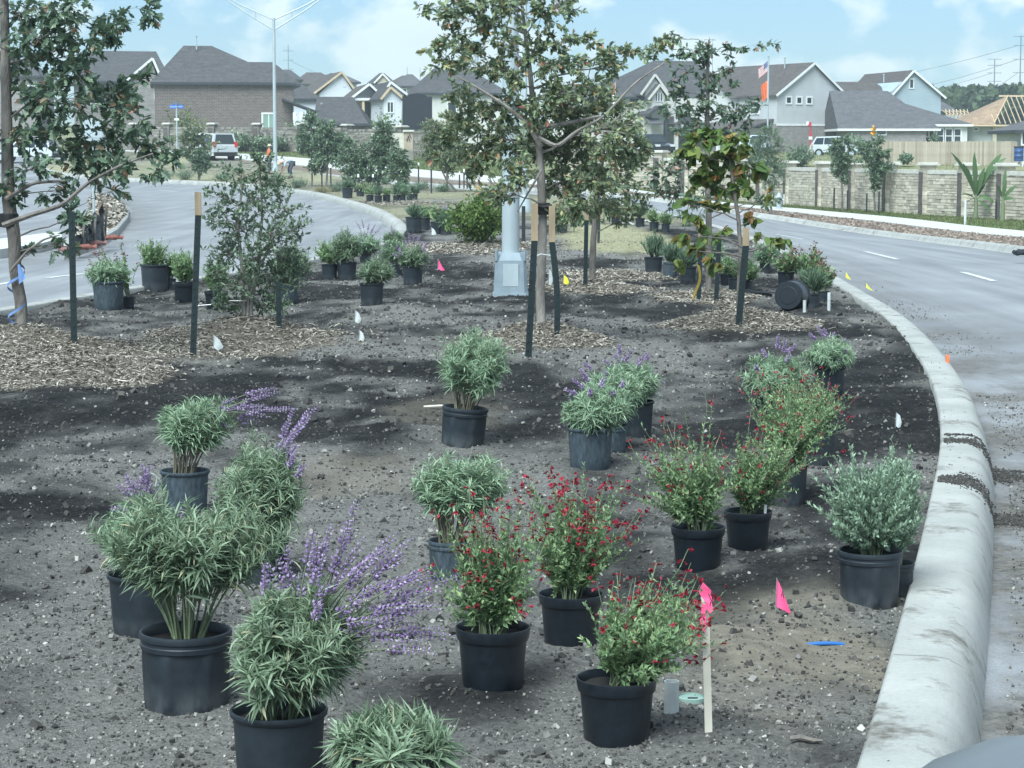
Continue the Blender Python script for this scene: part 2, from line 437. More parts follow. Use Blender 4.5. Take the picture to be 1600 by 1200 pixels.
# ------------------------------------------------------------------ ground sheet to the horizon
def soil_material():
    m, t, b = new_mat('planting_bed_soil')
    def attr(n):
        a = t.nodes.new('ShaderNodeAttribute'); a.attribute_name = n
        return a.outputs['Fac']
    bn = t.nodes.new('ShaderNodeMath'); bn.operation = 'MULTIPLY_ADD'; bn.inputs[1].default_value = 0.42
    t.links.new(attr('gravel'), bn.inputs[0])
    bs = t.nodes.new('ShaderNodeMath'); bs.operation = 'MULTIPLY'; bs.inputs[1].default_value = 0.7
    t.links.new(noise(t, 2.3, 7, 0.7), bs.inputs[0]); t.links.new(bs.outputs[0], bn.inputs[2])
    base = ramp(t, bn.outputs[0], [(0.30, (0.016, 0.017, 0.018)), (0.46, (0.042, 0.042, 0.041)), (0.74, (0.19, 0.184, 0.170))])
    fine = ramp(t, noise(t, 34, 6, 0.7), [(0.32, (0.25, 0.25, 0.25)), (0.55, (0.9, 0.9, 0.9)), (0.72, (2.0, 1.95, 1.85))])
    col = mixc(t, 0.85, base, fine, 'MULTIPLY')
    vor = t.nodes.new('ShaderNodeTexVoronoi'); vor.inputs['Scale'].default_value = 46
    tcn = t.nodes.new('ShaderNodeTexCoord'); t.links.new(tcn.outputs['Object'], vor.inputs[0])
    speck = ramp(t, vor.outputs['Distance'], [(0.10, (1, 1, 1)), (0.22, (0, 0, 0))])
    vr = t.nodes.new('ShaderNodeSeparateColor'); t.links.new(vor.outputs['Color'], vr.inputs[0])
    pick = ramp(t, vr.outputs[0], [(0.55, (0, 0, 0)), (0.62, (1, 1, 1))])
    sp = mixc(t, 1.0, speck, pick, 'MULTIPLY')
    spn = t.nodes.new('ShaderNodeMath'); spn.operation = 'MULTIPLY'
    t.links.new(sp, spn.inputs[0]); t.links.new(attr('gravel'), spn.inputs[1])
    stone = ramp(t, vr.outputs[1], [(0, (0.16, 0.15, 0.13)), (1, (0.40, 0.38, 0.33))])
    col = mixc(t, spn.outputs[0], col, stone)
    gl = mixc(t, 1.0, col, ramp(t, noise(t, 60, 4, .7), [(0.35, (0.11, 0.109, 0.104)), (0.65, (0.25, 0.245, 0.23))]), 'MIX')
    gm = t.nodes.new('ShaderNodeMath'); gm.operation = 'MULTIPLY'; gm.inputs[1].default_value = 0.62
    t.links.new(attr('gravel'), gm.inputs[0])
    col = mixc(t, gm.outputs[0], col, gl)
    col = mixc(t, attr('sand'), col, ramp(t, noise(t, 11, 5), [(0.3, (0.16, 0.145, 0.115)), (0.7, (0.27, 0.245, 0.195))]))
    col = mixc(t, attr('mulch'), col, ramp(t, noise(t, 30, 5, .7), [(0.3, (0.08, 0.07, 0.058)), (0.7, (0.24, 0.21, 0.17))]))
    col = mixc(t, attr('straw'), col, ramp(t, noise(t, 6, 6, .65), [(0.3, (0.20, 0.20, 0.12)), (0.7, (0.36, 0.34, 0.22))]))
    t.links.new(col, b.inputs['Base Color']); b.inputs['Roughness'].default_value = 0.95
    b.inputs['Specular IOR Level'].default_value = 0.15
    bump(t, b, noise(t, 45, 6, 0.7), 0.9, 0.03)
    return m
def ground_material(name, a, b_, scale, c=None):
    m, t, b = new_mat(name)
    col = ramp(t, noise(t, scale, 6, 0.65), [(0.32, a), (0.68, b_)])
    if c: col = mixc(t, ramp(t, noise(t, scale * 0.12, 4), [(0.42, (0, 0, 0)), (0.6, (1, 1, 1))]), col, ramp(t, noise(t, scale * 1.7, 5), [(0.3, tuple(x * .7 for x in c)), (0.7, c)]))
    t.links.new(col, b.inputs['Base Color']); b.inputs['Roughness'].default_value = 0.95; b.inputs['Specular IOR Level'].default_value = 0.1
    bump(t, b, noise(t, scale * 3, 4), 0.6, 0.05)
    return m
M['soil'] = soil_material()
M['dry'] = ground_material('dry_grass_ground', (0.15, 0.16, 0.085), (0.29, 0.27, 0.17), 1.2, (0.13, 0.17, 0.07))
M['lawn'] = ground_material('lawn_grass', (0.08, 0.115, 0.042), (0.135, 0.175, 0.065), 2.0, (0.17, 0.185, 0.085))

def asphalt():
    m, t, b = new_mat('weathered_asphalt')
    col = ramp(t, noise(t, 0.35, 6, 0.6), [(0.3, (0.19, 0.20, 0.21)), (0.7, (0.255, 0.265, 0.275))])
    streak = ramp(t, noise(t, 0.8, 4, .6, stretch=(3, .12, 1)), [(0.35, (0.80, 0.80, 0.80)), (0.65, (1.12, 1.12, 1.12))])
    col = mixc(t, 1.0, col, streak, 'MULTIPLY')
    col = mixc(t, 0.6, col, ramp(t, noise(t, 90, 4, .7), [(0.3, (0.6, 0.6, 0.6)), (0.7, (1.35, 1.35, 1.35))]), 'MULTIPLY')
    a = t.nodes.new('ShaderNodeAttribute'); a.attribute_name = 'gutter'
    dirt = t.nodes.new('ShaderNodeMath'); dirt.operation = 'MULTIPLY'
    t.links.new(a.outputs['Fac'], dirt.inputs[0])
    t.links.new(ramp(t, noise(t, 1.1, 7, .68, stretch=(1, .6, 1)), [(0.36, (0, 0, 0)), (0.56, (1, 1, 1))]), dirt.inputs[1])
    col = mixc(t, dirt.outputs[0], col, ramp(t, noise(t, 22, 5, .7), [(0.35, (0.045, 0.042, 0.038)), (0.7, (0.17, 0.155, 0.13))]))
    t.links.new(col, b.inputs['Base Color']); b.inputs['Roughness'].default_value = 0.62
    b.inputs['Specular IOR Level'].default_value = 0.4
    bump(t, b, noise(t, 120, 3), 0.35, 0.01)
    return m
M['asphalt'] = asphalt()
def concrete(name, lo, hi, dirt=0.35):
    m, t, b = new_mat(name)
    col = ramp(t, noise(t, 2.2, 6, 0.6), [(0.3, lo), (0.7, hi)])
    d = ramp(t, noise(t, 2.4, 9, .74), [(0.54, (0, 0, 0)), (0.66, (dirt, dirt, dirt))])
    col = mixc(t, d, col, (0.10, 0.09, 0.075))
    col = mixc(t, 0.5, col, ramp(t, noise(t, 70, 4, .7), [(0.3, (0.8, 0.8, 0.8)), (0.7, (1.12, 1.12, 1.12))]), 'MULTIPLY')
    t.links.new(col, b.inputs['Base Color']); b.inputs['Roughness'].default_value = 0.85
    b.inputs['Specular IOR Level'].default_value = 0.25
    bump(t, b, noise(t, 50, 4), 0.25, 0.01)
    return m
M['kerb'] = concrete('kerb_concrete', (0.27, 0.28, 0.265), (0.385, 0.39, 0.37), 0.9)
M['walk'] = concrete('sidewalk_concrete', (0.42, 0.43, 0.41), (0.53, 0.53, 0.50), 0.25)
def worn_paint():
    m, t, b = new_mat('worn_road_paint')
    t.links.new(ramp(t, noise(t, 9, 7, .75), [(0.36, (0.25, 0.26, 0.27)), (0.52, (0.56, 0.58, 0.57)), (0.7, (0.66, 0.68, 0.67))]), b.inputs['Base Color']); b.inputs['Roughness'].default_value = .7
    return m
M['paint_line'] = worn_paint()

def sheet(rows, fa, fb, ncol, fn, off):
    """sheet between two x(y) lines following the land"""
    Y = np.asarray(rows, float)
    u = np.linspace(0, 1, ncol)
    X = fa(Y)[:, None] * (1 - u) + fb(Y)[:, None] * u
    YY = np.broadcast_to(Y[:, None], X.shape)
    Z = fn(X, YY) + off
    V = np.stack([X, YY, Z], -1).reshape(-1, 3)
    n = len(Y)
    i = (np.arange(n - 1) * ncol)[:, None]; j = np.arange(ncol - 1)[None]
    F = np.stack([i + j, i + j + 1, i + ncol + j + 1, i + ncol + j], -1).reshape(-1, 4)
    return V, F, X, YY
def set_attr(o, name, vals):
    a = o.data.attributes.new(name, 'FLOAT', 'POINT')
    a.data.foreach_set('value', np.asarray(vals, np.float32).ravel())

gy = np.concatenate([np.arange(-40, 260, 3.0), np.arange(260, 700, 12.0), np.geomspace(700, 1400, 12)])
wide = lambda s: (lambda y: s * (70 + 0.9 * np.maximum(y, 0)))
V, F, _, _ = sheet(gy, wide(-1), wide(1), 120, terr, -0.32)
struct('ground', Geo().add(V, F), M['dry'], True)

# the planting bed in the median
rows = [2.6]
while rows[-1] < 186: rows.append(rows[-1] + max(0.024, rows[-1] * 0.0058))
V, F, X, Y = sheet(rows, lambda y: fL(y) - 0.02, lambda y: fR(y) + 0.05, 250, bedz, 0.0)
lim = terr(X, Y) + 0.034 + 0.6 * np.clip(np.minimum(X - fL(Y), fR(Y) - X) - 0.02, 0, 9) + .012 * vnoise(X * 9, Y * 3, 50)
V[:, 2] = np.minimum(V[:, 2], lim.ravel())
bed = struct('planting_bed', Geo().add(V, F), M['soil'], True)
def mulch_mask(X, Y):
    m = np.zeros(np.shape(X))
    for mx, my, r, h in MOUNDS:
        q = np.sqrt(((X - mx) / (r * 1.25)) ** 2 + ((Y - my) / (r * 1.75)) ** 2)
        q = q + 0.34 * vnoise(X * 3, Y * 2, 21)
        m = np.maximum(m, 1 - sstep(0.80, 1.02, q))
    return m
def straw_mask(X, Y):
    a = sstep(50, 62, Y + 6 * vnoise(X * .5, Y * .12, 31)) * (0.55 + 0.9 * vnoise(X * .35, Y * .08, 33)).clip(0, 1)
    b = (1 - sstep(.7, 1.1, np.sqrt(((X - 2.0) / 1.2) ** 2 + ((Y - 43) / 8.5) ** 2) + .25 * vnoise(X * 2, Y * .6, 32)))
    return np.clip(np.maximum(a, b), 0, 1)
def gravel_mask(X, Y):
    g = 0.5 + 1.5 * vnoise(X * 0.9, Y * 0.6, 11) + 1.2 * vnoise(X * 2.6, Y * 1.7, 12) + .6 * vnoise(X * 8, Y * 5, 13)
    g = g + 0.32 * (1 - sstep(8.5, 11.5, Y)) - 0.55 * sstep(11.8, 13.2, Y) * (1 - sstep(16.8, 18.5, Y)) - 0.22 * sstep(20, 23, Y) * (1 - sstep(30, 36, Y))
    return np.clip(g, 0, 1)
set_attr(bed, 'mulch', mulch_mask(X, Y)); set_attr(bed, 'straw', straw_mask(X, Y)); set_attr(bed, 'gravel', gravel_mask(X, Y))
sm = np.zeros(X.shape)
for p, r, s_ in SAND:
    sm = np.maximum(sm, s_ * (1 - sstep(.5, 1.15, np.sqrt(((X - p[0]) / r) ** 2 + ((Y - p[1]) / (r * 2.2)) ** 2) + .6 * vnoise(X * 5, Y * 3, 41))))
set_attr(bed, 'sand', sm)

# roads
KW = 0.30
rows = np.concatenate([np.arange(-6, 30, 0.5), np.arange(30, 190, 1.5)])
V, F, X, Y = sheet(rows, lambda y: fR(y) + 0.15, lambda y: fO(y) + 0.05, 40, terr, -0.155)
rr = struct('road', Geo().add(V, F), M['asphalt'], True)
dist = (X - fR(Y) - 0.3)
set_attr(rr, 'gutter', np.clip(1.25 - dist / 1.3, 0, 1) * (1 - 0.6 * sstep(12, 30, Y)) + 0.35 * np.clip(1 - (fO(Y) - X) / 0.8, 0, 1))
V, F, X, Y = sheet(np.arange(-6, 185, 1.5), fLo, lambda y: fL(y) - 0.12, 24, terr, -0.155)
rl = struct('road', Geo().add(V, F), M['asphalt'], True)
set_attr(rl, 'gutter', 0.6 * np.clip(1 - (X - fLo(Y)) / 1.2, 0, 1))
V, F, X, Y = sheet(np.arange(18, 185, 2.0), lambda y: fLo(y) - 45, lambda y: fLo(y) + 0.2, 24, terr, -0.165)
side = struct('side_street', Geo().add(V, F), M['asphalt'], True)
set_attr(side, 'gutter', np.zeros(X.shape))

def dash(p0, p1, w=0.11):
    a = onto(p0[0], p0[1], -0.15); b = onto(p1[0], p1[1], -0.15)
    d = (b - a)[:2]; n = np.array([-d[1], d[0]]) / np.hypot(*d) * w / 2
    V = []
    for k in range(7):
        q = a[:2] + d * k / 6
        for s in (-1, 1):
            x, y = q + n * s
            V.append((x, y, float(terr(x, y)) - 0.149))
    return struct('lane_marking', Geo().add(V, [(2 * k, 2 * k + 1, 2 * k + 3, 2 * k + 2) for k in range(6)]), M['paint_line'])
for a, b in (((1213, 366), (1256, 374)), ((1352, 393), (1402, 405)), ((1504, 425), (1553, 439)), ((1092, 345), (1118, 349)),
             ((75, 434), (132, 427)), ((247, 297), (276, 299.5)), ((300, 303), (330, 306)), ((-40, 452), (20, 440))):
    dash(a, b)

# kerbs, cast in lengths with a joint between
def kerb(fn, side_, y0, y1, name_len=3.0, prof=None):
    prof = prof or [(-0.02, -0.05), (-0.02, 0.036), (-0.008, 0.047), (0.12, 0.048), (0.165, 0.042), (0.205, 0.02), (0.238, -0.03), (0.26, -0.09), (0.275, -0.15), (0.28, -0.2)]
    Y = np.arange(y0, y1, 0.05); X = fn(Y)
    T = np.gradient(np.stack([X, Y], -1), axis=0); T /= np.linalg.norm(T, axis=1)[:, None]
    Nn = np.stack([T[:, 1], -T[:, 0]], -1) * side_
    s = np.concatenate([[0], np.cumsum(np.hypot(np.diff(X), np.diff(Y)))])
    root = bpy.data.objects.new('kerb', None); COL.objects.link(root); root['kind'] = 'structure'
    a = 0.0
    while a < s[-1] - 0.5:
        L_ = name_len if a < 60 else name_len * 3
        ss = np.linspace(a + 0.009, min(a + L_ - 0.009, s[-1]), 9)
        P = np.stack([np.interp(ss, s, X), np.interp(ss, s, Y)], -1)
        Q = np.stack([np.interp(ss, s, Nn[:, 0]), np.interp(ss, s, Nn[:, 1])], -1)
        V = []
        for p, q in zip(P, Q):
            zz = float(terr(p[0], p[1]))
            for u, z in prof:
                V.append((p[0] + q[0] * u, p[1] + q[1] * u, zz + z))
        k = len(prof)
        F = [(i * k + j, i * k + j + 1, (i + 1) * k + j + 1, (i + 1) * k + j) for i in range(8) for j in range(k - 1)]
        if side_ > 0: F = [f[::-1] for f in F]
        g = Geo().add(V, F)
        g.f.append(np.array([[j for j in range(k)]])); g.f.append(np.array([[8 * k + j for j in range(k - 1, -1, -1)]]))
        me_ = g.mesh('kerb_section', True); sm_ = np.ones(len(me_.polygons), bool); sm_[-2:] = False; me_.polygons.foreach_set('use_smooth', sm_); me_.set_sharp_from_angle(angle=1.2)
        part('kerb_section', me_, M['kerb'], root)
        a += L_
    return root
kerb(fR, 1, 1.0, 120, 3.05)
kerb(fL, -1, 14, 165, 3.05)
kerb(fO, 1, 16, 165, 4.0, [(-0.02, -0.2), (-0.02, -0.15), (0.06, -0.14), (0.10, -0.06), (0.15, -0.005), (0.26, 0.004), (0.33, -0.03)])

# far verge: river rock, sidewalk, grass, then the wall
rows = np.arange(-6, 192, 1.5)
V, F, X, Y = sheet(rows, lambda y: fO(y) + 0.28, lambda y: fS0(y) + 0.05, 12, terr, -0.02)
M['verge_soil'] = ground_material('verge_soil', (0.13, 0.105, 0.085), (0.23, 0.19, 0.155), 4)
struct('verge', Geo().add(V, F), M['verge_soil'], True)
V, F, X, Y = sheet(rows, fS0, fS1, 6, terr, 0.03)
g = Geo().add(V, F)
V2, F2, _, _ = sheet(rows, fS0, lambda y: fS0(y) - 0.0, 2, terr, 0.03); V2[0::2, 2] -= 0.12
struct('sidewalk', g.add(V2, F2), M['walk'], True)
V, F, X, Y = sheet(rows, lambda y: fS1(y) - 0.03, lambda y: fW(y) + 1.2, 22, terr, 0.0)
struct('lawn', Geo().add(V, F), M['lawn'], True)

OCT = np.array([(1, 0, 0), (-1, 0, 0), (0, 1, 0), (0, -1, 0), (0, 0, 1), (0, 0, -1)], float) * 0.5
OCTF = np.array([(0, 2, 4), (2, 1, 4), (1, 3, 4), (3, 0, 4), (2, 0, 5), (1, 2, 5), (3, 1, 5), (0, 3, 5)])
ROCK = []
for k in range(4):
    b = np.array([(sx, sy, sz) for sz in (-1, 1) for sy in (-1, 1) for sx in (-1, 1)], float) * 0.42
    b = b * rng.uniform(0.6, 1.15, b.shape)
    ROCK.append(b)
ROCKF = np.array([(0, 2, 3, 1), (4, 5, 7, 6), (0, 1, 5, 4), (1, 3, 7, 5), (3, 2, 6, 7), (2, 0, 4, 6)])
def stones(n, X, Y, Z, size, flat=0.6, r=rng):
    g = Geo(); X = np.asarray(X); k = rng.integers(0, 5, len(X))
    R = randrot(len(X)); S = np.stack([size, size * rng.uniform(.6, 1, len(X)), size * rng.uniform(.45, .9, len(X))], -1)
    P = np.stack([X, Y, Z], -1)
    for q in range(5):
        m = k == q
        if q < 4: g.scatter(ROCK[q], ROCKF, P[m], R[m], S[m])
        else: g.scatter(OCT * rng.uniform(.7, 1.2, OCT.shape), OCTF, P[m], R[m], S[m])
    return g
n = 7000
Y = rng.uniform(34, 120, n) ** 1.0; Y = 34 + (Y - 34) ** 1.35 / (86 ** .35); u = rng.uniform(0, 1, n)
X = (fO(Y) + .34) * (1 - u) + (fS0(Y) - 0.05) * u
M['river_rock'] = piecemat('river_rock', [(0, (0.10, 0.075, 0.06)), (0.5, (0.20, 0.155, 0.125)), (1, (0.33, 0.27, 0.22))])
struct('river_rocks', stones(n, X, Y, terr(X, Y) - 0.02, rng.uniform(.08, .17, n)), M['river_rock'], kind='stuff')

# ------------------------------------------------------------------ gravel, chips and straw on the bed
def in_bed(n, y0, y1, power=1.0, xmax=None):
    Y = y0 * (y1 / y0) ** rng.uniform(0, 1, n)
    hw = Y * 0.25
    X = rng.uniform(-hw, hw, n)
    ok = (X > fL(Y) + 0.02) & (X < fR(Y) - 0.01)
    return X[ok], Y[ok]
X, Y = in_bed(150000, 5.0, 42)
gm = gravel_mask(X, Y); mm = mulch_mask(X, Y); stw = straw_mask(X, Y)
keep = rng.uniform(0, 1, len(X)) < (0.10 + 0.9 * gm ** 1.4) * (1 - 0.85 * mm) * (1 - .8 * stw)
X, Y = X[keep], Y[keep]
size = 0.0046 * np.exp(rng.normal(0, 0.55, len(X))) * (0.50 + 0.135 * Y ** 0.95)
size = np.clip(size, 0.0035, 0.036)
big = rng.uniform(0, 1, len(X)) < 0.003
size[big] *= 1.7
M['gravel'] = piecemat('gravel_stones', [(0, (0.035, 0.034, 0.032)), (0.4, (0.09, 0.087, 0.08)), (0.78, (0.19, 0.182, 0.165)), (0.965, (0.32, 0.31, 0.28)), (1, (0.48, 0.46, 0.42))])
struct('gravel', stones(len(X), X, Y, bedz(X, Y) + size * 0.12, size), M['gravel'], kind='stuff')
# dark crumbs of earth
X, Y = in_bed(26000, 5.0, 34)
keep = rng.uniform(0, 1, len(X)) < (1 - 0.6 * gravel_mask(X, Y)) * (1 - mulch_mask(X, Y))
X, Y = X[keep], Y[keep]
size = np.clip(0.006 * np.exp(rng.normal(0, .55, len(X))) * (0.6 + .12 * Y), .005, .07)
M['crumb'] = piecemat('earth_crumbs', [(0, (0.024, 0.023, 0.022)), (0.7, (0.055, 0.051, 0.046)), (1, (0.10, 0.092, 0.08))])
struct('earth_crumbs', stones(len(X), X, Y, bedz(X, Y) + size * 0.1, size), M['crumb'], kind='stuff')
# crumbs spilt over the kerb and into the gutter
n = 6000
Y = 4.5 * (30 / 4.5) ** rng.uniform(0, 1, n); u = np.abs(rng.normal(0, .5, n)); X = fR(Y) + 0.36 + u * 0.6
pl = sstep(0.0, 0.25, vnoise(X * 0.3, Y * 1.2, 77) + 0.12)
ok = rng.uniform(0, 1, n) < pl
X, Y = X[ok], Y[ok]; size = np.clip(0.008 * np.exp(rng.normal(0, .5, len(X))), .004, .03)
struct('gutter_grit', stones(len(X), X, Y, terr(X, Y) - 0.152, size), M['gravel'], kind='stuff')
n = 1500
Y = 4.5 * (26 / 4.5) ** rng.uniform(0, 1, n); u = rng.beta(1, 2.4, n) * 0.22; X = fR(Y) + u
ok = rng.uniform(0, 1, n) < sstep(0.05, 0.3, vnoise(X * .2, Y * 1.4, 78) + .1)
X, Y, u = X[ok], Y[ok], u[ok]; size = np.clip(0.006 * np.exp(rng.normal(0, .5, len(X))), .003, .02)
zk = np.interp(u, [0, .04, .12, .19, .245], [.04, .045, .045, .025, -.02])
struct('spilt_earth', stones(len(X), X, Y, terr(X, Y) + zk, size), M['crumb'], kind='stuff')

# mud washed over the kerb at two joints
P_ = []
for yc, wd in ((10.65, .05), (10.75, .12), (12.2, .10), (12.45, .03)):
    n = int(26000 * wd); u = rng.beta(1.0, 1.3, n) * .6; Y = yc + rng.normal(0, 1, n) * wd * (.5 + 1.2 * vnoise(u * 9, u * 0 + yc, 8).clip(-.3, .5) + u) + .1 * vnoise(u * 6, u * 0 + yc, 9)
    sl_k = (fR(Y + .1) - fR(Y - .1)) / .2; q = 1 / np.sqrt(1 + sl_k ** 2)
    zk = np.interp(u, [0, .12, .165, .205, .238, .26, .275, .7], [.048, .048, .042, .02, -.03, -.09, -.152, -.153])
    X = fR(Y) + u * q; Y2_ = Y - u * q * sl_k; P_.append(np.stack([X, Y2_, terr(X, Y2_) + zk + .001], -1))
P_ = np.vstack(P_); size = np.clip(0.0065 * np.exp(rng.normal(0, .5, len(P_))), .003, .02)
struct('washed_mud', stones(len(P_), P_[:, 0], P_[:, 1], P_[:, 2], size), M['crumb'], kind='stuff')

# shredded wood chips round the trees
CHIP = np.array([(-.5, -.055, 0), (-.5, .055, .01), (0, -.075, .05), (0, .06, .055), (0, 0, -.03), (.5, -.03, -.02), (.5, .035, 0)])
CHIPF = np.array([(0, 2, 1), (1, 2, 3), (2, 5, 3), (3, 5, 6), (0, 4, 2), (2, 4, 5), (1, 3, 4), (3, 6, 4)])
P = []
for mx, my, r, h in MOUNDS:
    k = int(8000 * min(1.6, (r * 20 / my)) ** 1.2)
    a = rng.uniform(0, 2 * math.pi, k); q = np.sqrt(rng.uniform(0, 1, k)) * 1.12
    P.append(np.stack([mx + np.cos(a) * q * r * 1.30, my + np.sin(a) * q * r * 1.9], -1))
P = np.vstack(P)
ok = (rng.uniform(0, 1, len(P)) < mulch_mask(P[:, 0], P[:, 1]) + .05) & (P[:, 0] > fL(P[:, 1]) + .05) & (P[:, 0] < fR(P[:, 1]) - .05)
P = P[ok]; n = len(P)
D = rng.normal(size=(n, 3)); D[:, 2] *= 0.22
Nn = rng.normal(size=(n, 3)) * 0.35 + np.array([0, 0, 1.0])
R = frames(D, Nn)[:, :, [1, 0, 2]]
S = np.stack([rng.uniform(.025, .09, n), rng.uniform(.05, .12, n), rng.uniform(.07, .14, n)], -1)
far = np.clip(P[:, 1] / 22, .8, 2)[:, None]
M['chips'] = piecemat('wood_chips', [(0, (0.08, 0.069, 0.057)), (0.3, (0.22, 0.195, 0.16)), (0.8, (0.38, 0.345, 0.285)), (1, (0.56, 0.52, 0.45))])
struct('wood_chips', Geo().scatter(CHIP, CHIPF, np.column_stack([P, bedz(P[:, 0], P[:, 1]) + rng.uniform(.0, .022, n)]), R, S * far), M['chips'], kind='stuff')

# dry straw between the far plants
BL = np.array([(-.5, 0, 0), (.5, 0, 0), (0.15, .1, 1)]); BLF = np.array([(0, 1, 2)])
n = 26000
Y = 33 * (150 / 33) ** rng.uniform(0, 1, n); X = rng.uniform(-.26, .15, n) * Y
ok = (X > fL(Y) + .1) & (X < fR(Y) - .1) & (rng.uniform(0, 1, n) < straw_mask(X, Y))
X, Y = X[ok], Y[ok]; n = len(X)
D = rng.normal(size=(n, 3)) * .9; D[:, 2] = np.abs(D[:, 2]) * .7 + .1
R = frames(D, rng.normal(size=(n, 3)))[:, :, [0, 2, 1]]
M['straw'] = leafmat('dry_straw', [(0, (0.20, 0.18, 0.10)), (0.7, (0.34, 0.31, 0.19)), (1, (0.22, 0.25, 0.11))], .2, .9)
S = np.stack([.008 * Y / 40, .01 * Y / 40, rng.uniform(.06, .16, n)], -1)
struct('dry_straw', Geo().scatter(BL, BLF, np.column_stack([X, Y, bedz(X, Y)]), R, S), M['straw'], kind='stuff')
# lawn blades by the wall and on the bank behind it
n = 30000
Y = rng.uniform(40, 176, n); u = rng.uniform(0, 1, n); X = fS1(Y) * (1 - u) + (fW(Y) - .1) * u
ok = (np.abs(X) < .26 * Y); X, Y = X[ok], Y[ok]; n = len(X)
D = rng.normal(size=(n, 3)) * .5; D[:, 2] = 1
R = frames(D, rng.normal(size=(n, 3)))[:, :, [0, 2, 1]]
S = np.stack([.03 * Y / 90, .02 * Y / 90, rng.uniform(.05, .13, n)], -1)
M['grass'] = leafmat('grass_blade', [(0, (0.075, 0.105, 0.04)), (0.7, (0.12, 0.155, 0.06)), (1, (0.20, 0.20, 0.10))], .3, .8)
struct('lawn_grass', Geo().scatter(BL, BLF, np.column_stack([X, Y, terr(X, Y)]), R, S), M['grass'], kind='stuff')
n = 16000
Y = rng.uniform(80, 196, n); X = fW(Y) + rng.uniform(1.2, 70, n)
ok = (np.abs(X) < .26 * Y); X, Y = X[ok], Y[ok]; n = len(X)
D = rng.normal(size=(n, 3)) * .6; D[:, 2] = 1
R = frames(D, rng.normal(size=(n, 3)))[:, :, [0, 2, 1]]
S = np.stack([.05 * Y / 120, .03 * Y / 120, rng.uniform(.12, .4, n)], -1)
struct('tall_dry_grass', Geo().scatter(BL, BLF, np.column_stack([X, Y, terr(X, Y) - .32]), R, S), M['straw'], kind='stuff')

# ------------------------------------------------------------------ masonry boundary wall
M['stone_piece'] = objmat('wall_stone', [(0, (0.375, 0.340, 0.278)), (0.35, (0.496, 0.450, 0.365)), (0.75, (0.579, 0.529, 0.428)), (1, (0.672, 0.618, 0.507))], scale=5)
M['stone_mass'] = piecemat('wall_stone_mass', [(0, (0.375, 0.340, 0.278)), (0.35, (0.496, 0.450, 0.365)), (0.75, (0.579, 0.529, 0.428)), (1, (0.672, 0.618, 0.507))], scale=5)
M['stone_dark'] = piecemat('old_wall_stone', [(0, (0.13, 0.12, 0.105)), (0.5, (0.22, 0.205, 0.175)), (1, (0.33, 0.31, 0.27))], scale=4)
M['mortar'] = plain('mortar', (0.22, 0.205, 0.18), 0.95, 0.2, 5)
M['cap_stone'] = plain('pale_cap_stone', (0.52, 0.51, 0.46), 0.85, 0.12, 5)
M['shade_band'] = plain('brown_shade_band', (0.095, 0.082, 0.075), 0.8, 0.3, 4)  # brown that paints shade onto the wall columns
WH = 1.86
wl = np.array([w[:2] for w in wall_pts]); wseg = np.hypot(*np.diff(wl, axis=0).T); ws = np.concatenate([[0], np.cumsum(wseg)])
def wall_at(s):
    x = np.interp(s, ws, wl[:, 0]); y = np.interp(s, ws, wl[:, 1]); return np.array([x, y])
def wall_s(px):
    """distance along the wall of the point seen in this column of the photograph"""
    S = np.linspace(0, ws[-1], 4000); P = np.stack([np.interp(S, ws, wl[:, 0]), np.interp(S, ws, wl[:, 1])], -1)
    return S[np.argmin(np.abs(800 + P[:, 0] / P[:, 1] / CP * FPX - px))]
